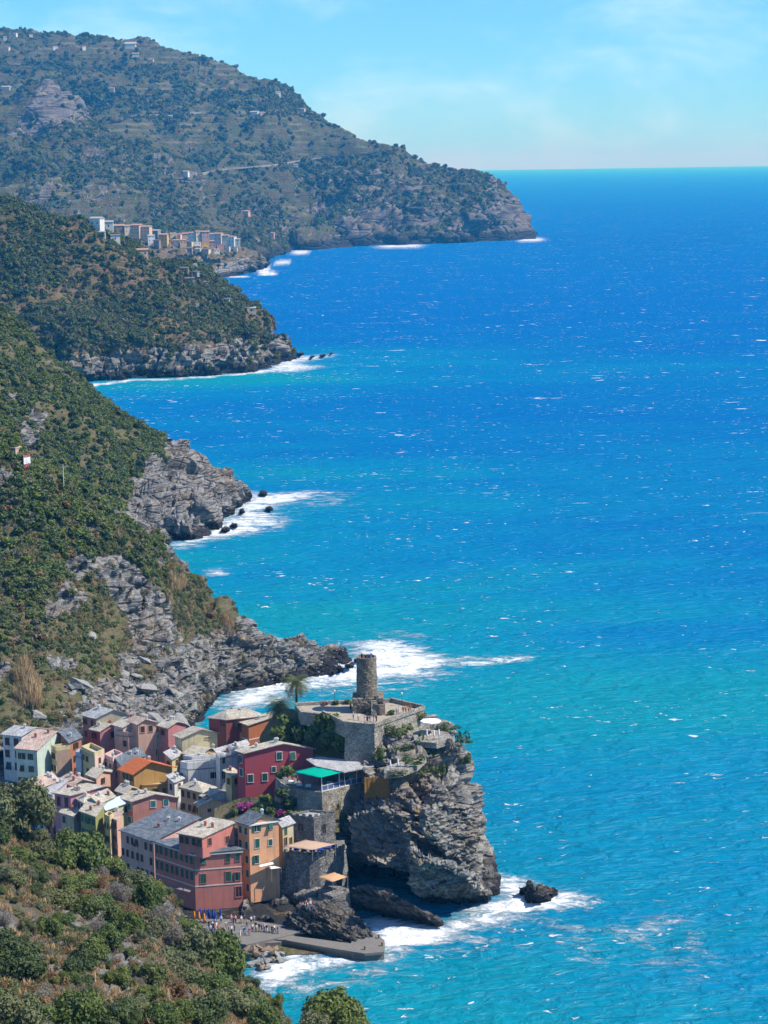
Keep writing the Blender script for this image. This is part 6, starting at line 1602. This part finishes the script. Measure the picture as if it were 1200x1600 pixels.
for i, (x, y, r, k) in enumerate([(378, 1262, 12, 'p'), (388, 1256, 8, 'p'), (440, 1268, 9, 'p'), (366, 1268, 10, 'dark'), (395, 1270, 10, 'macchia'), (410, 1262, 12, 'fresh'), (422, 1268, 11, 'macchia'), (415, 1250, 12, 'fresh'), (450, 1258, 14, 'dark'), (465, 1252, 14, 'macchia'), (480, 1256, 12, 'dark'), (456, 1272, 10, 'fresh'), (440, 1240, 12, 'dark'), (448, 1205, 12, 'fresh'), (438, 1210, 9, 'dark'), (470, 1270, 8, 'macchia')]):
    loc, _ = hit(bank, x, y + 6)
    if loc is None: loc = at(x, y + 6, 418)
    s_ = 1.35 * r * (loc - CAM).length / FPX
    me = MID[k][i % 2] if k != 'p' else leaf_cloud('blossom', lobes_bush(i + 5, 5), 420, .15, F_PURPLE, i)
    lb = ['large purple bougainvillea beside the little white house', 'smaller purple bougainvillea right of the large one', 'purple bougainvillea behind the peach building', 'dark shrub left of the bougainvillea', 'shrub right below the bougainvillea', 'fresh green shrub under the crimson house', 'shrub behind the peach roof', 'green palm like shrub below the crimson house corner', 'dark shrub under the restaurant wall', 'shrub under the middle of the restaurant wall', 'dark shrub right under the restaurant wall', 'shrub left of the battlement house', 'dark shrub at the left foot of restaurant deck', 'fresh green shrub against the crimson wall', 'dark shrub at the corner of the crimson house', 'small shrub above the battlement house'][i]
    plant('garden_shrub', me, loc, s_, lb, 'shrub', 'garden shrubs', vr, True, 1.0, 'blossom' if k == 'p' else 'foliage')
# ivy and cliff plants hanging on walls
def ivy(x, y, w, h, mat, label, name='ivy', off_=0.4, seed=1):
    best = None
    for o in (scene.objects.get('castle_cliff'),):
        loc, nor = hit(o, x, y)
        if loc is not None and (best is None or loc.y < best.y): best = loc
    d = ray(x, y)
    res = scene.ray_cast(bpy.context.evaluated_depsgraph_get(), CAM, d)
    if res[0] and (best is None or res[1].y < best.y + 3): best = res[1]
    if best is None: return
    sc_ = (best - CAM).length / FPX
    rs_ = random.Random(seed); lob = [((rs_.uniform(-.8, .8), rs_.uniform(-.1, .1), rs_.uniform(-.8, .8)), rs_.uniform(.28, .45)) for _ in range(9)]
    me = leaf_cloud(name, [(c, r) for c, r in lob], 420, .13, mat, seed, core=False)
    co = np.zeros(len(me.vertices) * 3, np.float32)
    o = new_obj(name, me); o.location = best - d * off_ + Vector((0, 0, 0)); o.scale = (w * sc_ * 1.6, 1.3, h * sc_ * 1.5); tag(o, label, 'plant', 'plants on the castle rock')
bpy.context.view_layer.update()
for i, (x, y, w, h, m_, lb) in enumerate([(617, 1148, 16, 10, F_GREEN, 'green creeper left on the lit castle wall'), (632, 1140, 9, 9, F_GREEN, 'green creeper in the middle of the lit castle wall'), (656, 1125, 7, 9, F_GREEN, 'green creeper at the right end of the lit castle wall'), (608, 1185, 15, 15, F_GREEN, 'large green bush climbing at the castle wall foot'), (640, 1170, 9, 11, F_MIX, 'cactus like green clump under the castle wall'), (668, 1178, 10, 22, F_MIX, 'hanging green bush right of the lower terrace'), (650, 1193, 13, 13, F_GREEN, 'green bush at the end of the lower terrace'), (655, 1207, 16, 8, F_MIX, 'low green growth below the lower terrace'), (698, 1140, 12, 8, F_GREEN, 'green hedge at the right of the upper terrace'), (700, 1166, 17, 7, F_OLIVE, 'trailing olive growth along the cliff rim'), (722, 1160, 9, 14, F_MIX, 'green tuft hanging at the far right cliff rim'), (712, 1178, 10, 18, F_GREY, 'dry grey growth hanging from the right cliff rim'), (724, 1192, 7, 12, F_MIX, 'cactus tuft lowest on the right cliff rim'), (533, 1295, 5, 26, F_GREEN, 'long green creeper hanging beside the battlement house'), (615, 1150, 6, 12, F_MIX, 'small creeper above the castle wall bush'), (625, 1212, 14, 6, F_OLIVE, 'olive tuft on the rock rim under folded parasols'), (690, 1215, 7, 16, F_MIX, 'green streak growing down the upper cliff'), (655, 1273, 5, 6, F_STRAW, 'straw tuft on the cliff face')]):
    ivy(x, y, w, h, m_, lb, 'creeper' if 'creeper' in lb else 'cliff_plant', seed=i + 3)
for x, y, s_, lb in ((610, 1117, 1.0, 'round shrub beside the tower on the castle terrace'), (577, 1117, .8, 'small green shrub at the tower foot'), (545, 1100, 1.0, 'flowering shrub left behind the tower'), (525, 1101, 1.0, 'shrub on the castle terrace left of the tower'), (507, 1102, .9, 'leftmost shrub on the castle terrace')):
    plant('terrace_shrub', MID['macchia' if x > 520 else 'brown'][0], atz(x, y, ZT + .03), s_ * 1.2, lb, 'shrub', 'shrubs on the castle terrace', vr, True, 0.9)

# ---- palms
def palm(px, py, z, h, R, label, seed, nf=40):
    r = random.Random(seed); base = atz(px, py, z); g = empty('palm_tree', base, label, 'palm', 'palms by the castle')
    m = MB(); prev = Vector((0, 0, -1)); 
    for i in range(10):
        nx = Vector((math.sin(i * .3) * .08, 0, -1 + (h + 1) * (i + 1) / 10)); m.tube(prev, nx, .32 - .012 * i, .30 - .012 * i, 8); prev = nx
    m.build('trunk', M_BARK, g)
    for i in range(nf):
        a = i * 2.399; el = 1.15 - 1.75 * (i / nf); L = R * r.uniform(.85, 1.1); fm_ = MB(); pp = prev.copy(); dr_ = el
        pts_ = []
        for k in range(9):
            pts_.append(pp.copy()); pp = pp + Vector((math.cos(a) * math.cos(dr_), math.sin(a) * math.cos(dr_), math.sin(dr_))) * (L / 8); dr_ -= 0.20
        for k in range(8):
            u = Vector((-math.sin(a), math.cos(a), 0)); w = (.62 + .30 * math.sin(PI * (k + .5) / 8)) * R * .32; d = pts_[k + 1] - pts_[k]
            for s_ in (-1, 1):
                for e in (0.0, 0.34, .67):
                    b0 = pts_[k] + d * e; fm_.add([b0, b0 + d * .2, b0 + d * .55 + u * s_ * w + Vector((0, 0, -.28 * w))], [(0, 1, 2)])
        fm_.build('frond', F_PALM, g)
palm(463, 1101, 31, 5.2, 4.0, 'tall palm standing against the foam behind the village', 3)
palm(437, 1126, 26, 3.6, 4.2, 'bushy palm right of the rust orange house', 5, 46)
# ================================================================== far houses, road
bpy.context.view_layer.update()
FC = dict(white=(0.62, 0.60, 0.55), cream=(0.56, 0.47, 0.32), yellow=(0.62, 0.38, 0.08), orange=(0.60, 0.40, 0.24), pink=(0.62, 0.42, 0.34), rose=(0.52, 0.30, 0.24), brown=(0.26, 0.17, 0.10), grey=(0.26, 0.25, 0.23))
FM = {k: plaster('far_' + k, v, 0.2) for k, v in FC.items()}
FR = {'t': tile_roof('far_tile', (0.44, 0.27, 0.18), (0.36, 0.22, 0.15)), 'g': flat('far_slab', (0.36, 0.34, 0.30), 0.9), 'd': flat('far_dark_slab', (0.14, 0.13, 0.125), 0.9)}
far_win = MB().box((0, 0, 0), (1.1, 0.12, 1.4)).mesh('window', M_DARK)
def far_house(px, pyb, wpx, hpx, c, roof, label, group, terrs, ang=None, dfac=.8, name='village_house', win=True):
    loc = None
    for T in terrs:
        l, _ = hit(T, px, pyb)
        if l is not None and (loc is None or l.y < loc.y): loc = l
    if loc is None: loc = at(px, pyb, 2950)
    s_ = (loc - CAM).length / FPX; w, h = wpx * s_ * .9, hpx * s_ * (.78 if name == 'village_house' else 1); d = w * dfac
    rs_ = random.Random(int(px * 7 + pyb)); ang = rs_.uniform(-.45, .45) if ang is None else ang
    g = empty(name, loc, label, 'house', group, ang)
    MB().box((0, 0, h / 2 - h * .25), (w, d, h * 1.5)).build('wall', FM[c], g)
    o_ = w * .05
    rz = h + .02; ri = min(w, d) * .16
    MB().add([(-w/2-o_, -d/2-o_, rz), (w/2+o_, -d/2-o_, rz), (w/2+o_, d/2+o_, rz), (-w/2-o_, d/2+o_, rz), (-w/2-o_, 0, rz+ri), (w/2+o_, 0, rz+ri), (-w/2-o_, -d/2-o_, rz-.3), (w/2+o_, -d/2-o_, rz-.3), (w/2+o_, d/2+o_, rz-.3), (-w/2-o_, d/2+o_, rz-.3)],
        [(0, 1, 5, 4), (2, 3, 4, 5), (0, 4, 3), (1, 2, 5), (9, 8, 7, 6), (0, 6, 7, 1), (1, 7, 8, 2), (2, 8, 9, 3), (3, 9, 6, 0)]).build('roof', FR[roof], g)
    if win:
        nc = max(1, int(w / 4.2)); nr = max(1, int(h / 4.2))
        for j in range(nr):
            for i in range(nc):
                wo = new_obj('window', far_win, g); wo.location = (-w / 2 + w * (i + .5) / nc, -d / 2 - .03, h * (j + .55) / nr)
    return g
VH = [(152, 357, 20, 20, 'white', 'g'), (170, 360, 16, 17, 'white', 'g'), (186, 362, 18, 12, 'brown', 't'), (200, 364, 14, 14, 'cream', 't'), (214, 366, 16, 18, 'orange', 't'), (229, 370, 16, 20, 'orange', 't'), (244, 372, 13, 15, 'grey', 'g'), (236, 384, 12, 20, 'white', 'g'), (256, 383, 15, 21, 'yellow', 't'), (246, 388, 10, 16, 'brown', 'd'), (222, 402, 20, 15, 'pink', 't'), (180, 378, 16, 13, 'white', 'd'), (160, 370, 10, 10, 'cream', 'g'),
    (270, 372, 11, 9, 'cream', 't'), (279, 374, 10, 10, 'pink', 't'), (290, 372, 12, 9, 'orange', 't'), (300, 373, 11, 12, 'white', 't'), (310, 372, 12, 13, 'cream', 't'), (321, 373, 13, 14, 'rose', 't'), (331, 373, 10, 10, 'white', 'g'), (342, 376, 13, 14, 'pink', 't'), (353, 378, 11, 13, 'cream', 't'), (363, 380, 12, 13, 'white', 't'), (371, 383, 9, 12, 'cream', 'g'),
    (275, 382, 10, 9, 'white', 't'), (286, 383, 11, 10, 'orange', 't'), (297, 384, 10, 10, 'cream', 't'), (308, 385, 12, 11, 'white', 'g'), (320, 386, 12, 11, 'yellow', 't'), (332, 386, 11, 12, 'pink', 't'), (344, 387, 12, 11, 'rose', 't'), (355, 389, 11, 11, 'white', 't'), (366, 391, 11, 10, 'cream', 't'), (296, 394, 11, 8, 'grey', 'd'), (310, 395, 10, 8, 'white', 'g'), (323, 396, 12, 9, 'cream', 'd'), (338, 396, 10, 8, 'white', 't')]
rowv = {}
for h_ in VH:
    x, y = h_[:2]
    k = 'left cluster of the far village' if x < 262 else 'back row of the far village' if y < 381.5 else 'middle row of the far village' if y < 392 else 'front row of the far village'
    rowv.setdefault(k, []).append(h_)
for k, lst in rowv.items():
    for i, (x, y, w, h, c, r) in enumerate(sorted(lst)):
        far_house(x, y, w, h, c, r, f"{ORD[i]} house from left, {c}, in the {k}", 'houses of the far village', (village_hill, headland))
DH = [(288, 425, 14, 8, 'brown', 'd'), (305, 430, 12, 7, 'grey', 'd'), (296, 440, 16, 7, 'grey', 'd'), (318, 446, 14, 7, 'brown', 'd'), (304, 420, 8, 9, 'white', 'g'), (345, 455, 12, 6, 'grey', 'd'), (393, 488, 15, 9, 'cream', 'g'), (383, 486, 12, 7, 'brown', 'd'), (352, 470, 16, 4, 'cream', 'd'), (330, 455, 14, 5, 'brown', 'd')]
for i, (x, y, w, h, c, r) in enumerate(sorted(DH)):
    far_house(x, y, w, h, c, r, f"{ORD[i]} small {c} terraced house from left below the far village", 'terraced houses on the wooded headland', (headland,))
MH = [(8, 62, 6, 4, 'cream', 't'), (24, 56, 6, 4, 'white', 't'), (48, 58, 6, 3.5, 'cream', 't'), (86, 77, 8, 4, 'white', 't'), (12, 78, 7, 4, 'pink', 't'), (131, 77, 6, 4, 'white', 't'), (212, 88, 12, 4, 'cream', 't'), (236, 98, 9, 5, 'orange', 't'), (362, 131, 7, 4, 'cream', 't'), (434, 150, 9, 6, 'white', 't'), (398, 179, 13, 4, 'white', 'g'), (410, 181, 9, 5, 'cream', 't'), (473, 175, 8, 5, 'cream', 't'), (291, 274, 9, 6, 'white', 'g'), (384, 336, 13, 6, 'rose', 't'), (266, 184, 8, 3, 'white', 'g'), (175, 142, 9, 4, 'cream', 't'), (425, 372, 8, 8, 'rose', 't'), (10, 140, 14, 4, 'cream', 'g'), (462, 260, 7, 3, 'white', 'g')]
MLAB = {}
for i, (x, y, w, h, c, r) in enumerate(sorted(MH)):
    far_house(x, y, w, h, c, r, f"{ORD[i]} {c} farmhouse from left scattered over the far mountain", 'farmhouses on the mountain', (mountain, spur), name='farmhouse', win=False)
# hilltop church
loc, _ = hit(mountain, 200, 76)
if loc is None: loc = at(200, 74, 4880)
s_ = (loc - CAM).length / FPX
ch = empty('hilltop_church', loc, 'white hilltop church with a pink bell tower on the mountain crest', 'church')
MB().box((4 * s_, 0, 3 * s_), (16 * s_, 9 * s_, 8 * s_)).build('nave', FM['white'], ch)
MB().add([(-5*s_, -5*s_, 7*s_), (13*s_, -5*s_, 7*s_), (13*s_, 5*s_, 7*s_), (-5*s_, 5*s_, 7*s_), (-5*s_, 0, 10*s_), (13*s_, 0, 10*s_)], [(0, 1, 5, 4), (2, 3, 4, 5), (0, 4, 3), (1, 2, 5), (3, 2, 1, 0)]).build('roof', FR['g'], ch)
MB().box((-7.5 * s_, 0, 6 * s_), (4.5 * s_, 4.5 * s_, 13 * s_)).build('bell_tower', FM['pink'], ch)
MB().lathe([(2.6 * s_, 12.5 * s_), (.05, 16 * s_)], 4, (-7.5 * s_, 0, 0)).build('spire', FR['t'], ch)
# coast road on the mountain
def road(path, label, w=6):
    pts_ = []
    for (x0, y0), (x1, y1) in zip(path[:-1], path[1:]):
        for k in range(8):
            x, y = x0 + (x1 - x0) * k / 8, y0 + (y1 - y0) * k / 8
            best = None
            for T in (mountain, spur):
                l, _ = hit(T, x, y)
                if l is not None and (best is None or l.y < best.y): best = l
            if best is not None: pts_.append(best)
    if len(pts_) < 3: return
    A = np.array([tuple(p_) for p_ in pts_])
    for _ in range(3): A[1:-1] = (A[:-2] + A[1:-1] * 2 + A[2:]) / 4
    m = MB(); n = len(A)
    vs = []
    for i in range(n):
        c = Vector(A[i]) + Vector((0, -3, 1.5)); vs += [c + Vector((0, -w / 2, 0)), c + Vector((0, w / 2, 0)), c + Vector((0, w / 2, -6)), c + Vector((0, -w / 2, -3))]
    m.add(vs, [(4*i+a, 4*i+4+a, 4*i+4+(a+1) % 4, 4*i+(a+1) % 4) for i in range(n - 1) for a in range(4)])
    o = m.build('coast_road', FM['grey']); o['kind'] = 'structure'; o['label'] = label
road([(306, 273), (340, 266), (380, 262), (430, 258), (480, 249), (540, 243), (610, 236)], 'pale coast road cut along the mountain')
road([(195, 181), (240, 180), (300, 177), (360, 175)], 'pale road viaduct across the mountain')

# red hillside house
loc, _ = hit(hill, 34, 738)
if loc is not None:
    zc = at(36, 713, loc.y).z; zc2 = at(22, 700, loc.y + 3).z
    hh = H('hillside_house', 'small red house with flat roofs alone on the hillside', (36, 713), (28, 711), (47, 711), zc, loc.z - 2, 'flat', 0, .5, 'crimson', R_GREY, None, (3, 1, 0.6), M_WHITE, fr=M_WHITE, chim=0, group='lone houses', top=.3, win=(0.8, 1.6))
    H('upper', None, (24, 701), (12, 700), (33, 698), zc2, loc.z, 'flat', 0, .5, 'salmon', R_GREY, (2, 1), (1, 1), M_WHITE, parent=hh, chim=0, top=.3)
def pole(px, pyb, pyt, label):
    l, _ = hit(hill, px, pyb)
    if l is None: return
    h = at(px, pyt, l.y).z - l.z
    g = empty('utility_pole', l, label, 'pole', 'utility poles')
    MB().tube((0, 0, -1), (0, 0, h), .14, .09, 8).build('shaft', M_TRIM, g); MB().box((0, 0, h - .5), (1.4, .1, .1)).build('crossarm', M_WOOD, g)
pole(100, 768, 725, 'pale utility pole among the trees right of the red hillside house')

# ================================================================== people
def build_body(pose):
    J = dict(pel=(0, 0, .93), sp=(0, 0, 1.15), ch=(0, 0, 1.36), ne=(0, 0, 1.48), he=(0, -.015, 1.585), ht=(0, -.01, 1.69),
        sl=(.17, 0, 1.40), el=(.245, .02, 1.14), hl=(.26, -.06, .90), fl=(.262, -.09, .80), sr=(-.17, 0, 1.40), er=(-.245, .02, 1.14), hr=(-.26, -.06, .90), fr=(-.262, -.09, .80),
        pl=(.09, 0, .88), kl=(.10, -.02, .49), al=(.10, .02, .08), tl=(.11, -.15, .035), pr=(-.09, 0, .88), kr=(-.10, -.02, .49), ar=(-.10, .02, .08), tr=(-.11, -.15, .035))
    if pose == 1:   # walking
        J.update(kl=(.10, -.16, .50), al=(.10, -.20, .09), tl=(.10, -.36, .06), kr=(-.10, .06, .50), ar=(-.10, .30, .14), tr=(-.10, .20, .035), el=(.24, .12, 1.15), hl=(.24, .10, .92), fl=(.24, .08, .83), er=(-.24, -.08, 1.15), hr=(-.24, -.24, .98), fr=(-.24, -.30, .91))
    if pose == 2:   # hand raised to the face, holding a camera up
        J.update(el=(.26, -.12, 1.20), hl=(.10, -.24, 1.44), fl=(.05, -.25, 1.52), er=(-.26, -.10, 1.18), hr=(-.10, -.24, 1.42), fr=(-.05, -.25, 1.50))
    names = list(J); E = [('pel', 'sp'), ('sp', 'ch'), ('ch', 'ne'), ('ne', 'he'), ('he', 'ht'), ('ch', 'sl'), ('sl', 'el'), ('el', 'hl'), ('hl', 'fl'), ('ch', 'sr'), ('sr', 'er'), ('er', 'hr'), ('hr', 'fr'), ('pel', 'pl'), ('pl', 'kl'), ('kl', 'al'), ('al', 'tl'), ('pel', 'pr'), ('pr', 'kr'), ('kr', 'ar'), ('ar', 'tr')]
    Rr = dict(pel=.125, sp=.115, ch=.135, ne=.055, he=.10, ht=.075, sl=.065, sr=.065, el=.045, er=.045, hl=.032, hr=.032, fl=.03, fr=.03, pl=.095, pr=.095, kl=.06, kr=.06, al=.042, ar=.042, tl=.036, tr=.036)
    me = bpy.data.meshes.new('body'); me.from_pydata([J[n] for n in names], [(names.index(a), names.index(b)) for a, b in E], [])
    o = bpy.data.objects.new('tmp', me); col.objects.link(o)
    o.modifiers.new('s', 'SKIN'); sv = me.skin_vertices[0].data
    for i, n in enumerate(names): sv[i].radius = (Rr[n] * (1.25 if n in ('ch', 'sp', 'pel') else 1), Rr[n] * (.8 if n in ('ch', 'sp', 'pel') else 1)); sv[i].use_root = n == 'pel'
    ss = o.modifiers.new('u', 'SUBSURF'); ss.levels = 1
    bpy.context.view_layer.update()
    ev = o.evaluated_get(bpy.context.evaluated_depsgraph_get()); out = bpy.data.meshes.new_from_object(ev)
    bpy.data.objects.remove(o)
    return out
def shell(body, test, off_, name):
    vs, fs, mp = [], [], {}
    nv = [v.normal.copy() for v in body.vertices]
    for p_ in body.polygons:
        if test(p_.center):
            f = []
            for i in p_.vertices:
                if i not in mp: mp[i] = len(vs); vs.append(body.vertices[i].co + nv[i] * off_)
                f.append(mp[i])
            fs.append(f)
    return mesh_from(name, vs, fs, None, True)
M_SKIN = [flat('skin_light', (0.55, 0.34, 0.24), 0.6), flat('skin_tan', (0.40, 0.23, 0.15), 0.6)]
M_HAIR = [flat('hair_dark', (0.035, 0.025, 0.02), 0.5), flat('hair_brown', (0.12, 0.07, 0.035), 0.5), flat('hair_grey', (0.35, 0.33, 0.30), 0.5), flat('hat_straw', (0.60, 0.50, 0.33), 0.8)]
CL = dict(white=(0.75, 0.75, 0.73), blue=(0.05, 0.16, 0.45), red=(0.55, 0.05, 0.05), black=(0.02, 0.02, 0.025), navy=(0.02, 0.03, 0.10), pink=(0.70, 0.30, 0.34), orange=(0.70, 0.25, 0.08), grey=(0.30, 0.30, 0.31), green=(0.06, 0.22, 0.10), khaki=(0.40, 0.33, 0.22))
CM = {k: flat('cloth_' + k, v, 0.9, 0.1) for k, v in CL.items()}
BOD = []
for ps in range(3):
    b = build_body(ps)
    b.polygons.foreach_set('use_smooth', [True] * len(b.polygons))
    BOD.append((b, shell(b, lambda c: .92 < c.z < 1.45 and abs(c.x) < .25 and (abs(c.x) < .2 or c.z > 1.18), .018, 'shirt'), shell(b, lambda c: .45 < c.z <= .99 and abs(c.x) < .215, .02, 'shorts'), shell(b, lambda c: .12 < c.z <= .99 and abs(c.x) < .215, .02, 'trousers'), shell(b, lambda c: c.z > 1.53 and (c.y > .0 or c.z > 1.66), .016, 'hair'), shell(b, lambda c: c.z < .085, .012, 'shoes')))
    b.materials.append(M_SKIN[0])
    for me in BOD[-1][1:]: me.materials.append(CM['grey'])
def setm(o, m):
    o.material_slots[0].link = 'OBJECT'; o.material_slots[0].material = m
pr = random.Random(77)
POSEW = ['standing', 'walking', 'raising both hands']
def person(loc, where, shirt=None, legs=None, pose=None, rz=None):
    pose = pr.choice([0, 0, 0, 1, 1, 2]) if pose is None else pose
    shirt = shirt or pr.choice(['white', 'white', 'white', 'blue', 'red', 'black', 'navy', 'pink', 'orange', 'grey', 'white']); legs = legs or pr.choice(['khaki', 'black', 'navy', 'blue', 'grey', 'white'])
    sh_ = pr.random() < .6
    o = new_obj('person', BOD[pose][0]); o.location = loc; o.rotation_euler.z = pr.uniform(0, 6.28) if rz is None else rz
    k = pr.uniform(.94, 1.06); o.scale = (k, k, k); setm(o, pr.choice(M_SKIN))
    a = new_obj('shirt', BOD[pose][1], o); setm(a, CM[shirt]); b = new_obj('shorts' if sh_ else 'trousers', BOD[pose][2 if sh_ else 3], o); setm(b, CM[legs])
    c = new_obj('hair', BOD[pose][4], o); setm(c, pr.choice(M_HAIR)); d = new_obj('shoes', BOD[pose][5], o); setm(d, CM['black'])
    tag(o, f"person in {shirt} top and {legs} {'shorts' if sh_ else 'trousers'}, {where}", 'person', 'people in the village')
crowd = []
while len(crowd) < 30:
    x, y = pr.uniform(322, 402), pr.uniform(1441, 1462)
    if all((x - a) ** 2 + (2 * (y - b)) ** 2 > 22 for a, b in crowd): crowd.append((x, y))
for i, (x, y) in enumerate(sorted(crowd)): person(atz(x, y, 1.7), f"{ORD[i]} from left in the harbour crowd")
for i, (x, y) in enumerate([(405, 1455), (409, 1456), (413, 1455), (417, 1457), (421, 1456), (425, 1458), (429, 1457), (400, 1453), (434, 1459)]): person(atz(x, y, 1.7), f"{ORD[i]} in the line near the pier root")
person(atz(375, 1465, 1.7), 'alone on the open quay', 'white', 'white', 1)
person(atz(383, 1461, 1.7), 'just right of the lone white one', 'blue', 'white', 0)
bpy.context.view_layer.update()
for i, (x, y) in enumerate([(469, 1419), (473, 1418), (477, 1420), (481, 1419), (484, 1422), (487, 1420), (490, 1424), (479, 1416), (485, 1417)]):
    l, _ = hit(outcrop, x, y + 3)
    person(l if l is not None else atz(x, y, 7), f"{ORD[i]} on the steps above the black rocks", pr.choice(['white', 'white', 'red', 'blue', 'pink']))
for i, (x, y) in enumerate([(556, 1113), (548, 1111), (570, 1128), (574, 1130), (578, 1129), (584, 1127), (588, 1129), (552, 1124), (620, 1117), (623, 1116), (630, 1115), (634, 1114), (638, 1114), (641, 1113), (560, 1126)]):
    person(atz(x, y, ZT + .03), f"{ORD[i]} listed along the castle terrace" if False else ["by the tower's left foot", 'left of the tower base', 'first of three by the castle corner', 'second of three by the castle corner', 'third of three by the castle corner', 'left of two at the castle corner parapet', 'right of two at the castle corner parapet', 'on the path left of the castle corner', 'left of the pair right of the tower', 'right of the pair right of the tower', 'first of the group at the right parapet', 'second of the group at right parapet', 'third of the group at right parapet', 'fourth of the group at right parapet', 'between the tower and castle corner'][i], 'orange' if x > 628 else None)
tz = tb + Vector((-0.3, 0.2, ht - 0.85))
for i, (dx, dy) in enumerate([(-1.0, -.6), (-.2, -1.1), (.5, -.9), (1.0, -.2)]): person(tz + Vector((dx, dy, 0)), f"{ORD[i]} from left on top of the tower")
# lamp posts on the castle terrace and the pier steps, a buoy
for x, y, lb in ((523, 1099, 'lamp post at the back parapet left of the tower'), (628, 1103, 'lamp post at the back parapet right of the tower')):
    g = empty('lamp_post', atz(x, y, ZT), lb, 'lamp', 'lamp posts on the castle terrace')
    MB().tube((0, 0, 0), (0, 0, 2.6), .06, .05, 8).build('post', M_PIPE, g); MB().lathe([(.05, 2.6), (.2, 2.7), (.22, 3.0), (.05, 3.15)], 8).build('lantern', M_WHITE, g)
by = atz(1020, 631, 0); g = empty('buoy', by, 'tiny orange buoy far out on the open sea', 'buoy'); g.scale = (.6, .6, .6)
MB().lathe([(.2, -.8), (1.1, -.3), (1.2, .4), (.6, 1.0), (.2, 1.2)], 12).build('float', M_ORC, g, True); MB().tube((0, 0, 1.1), (0, 0, 2.6), .12, n=6).build('mast', M_ORC, g)
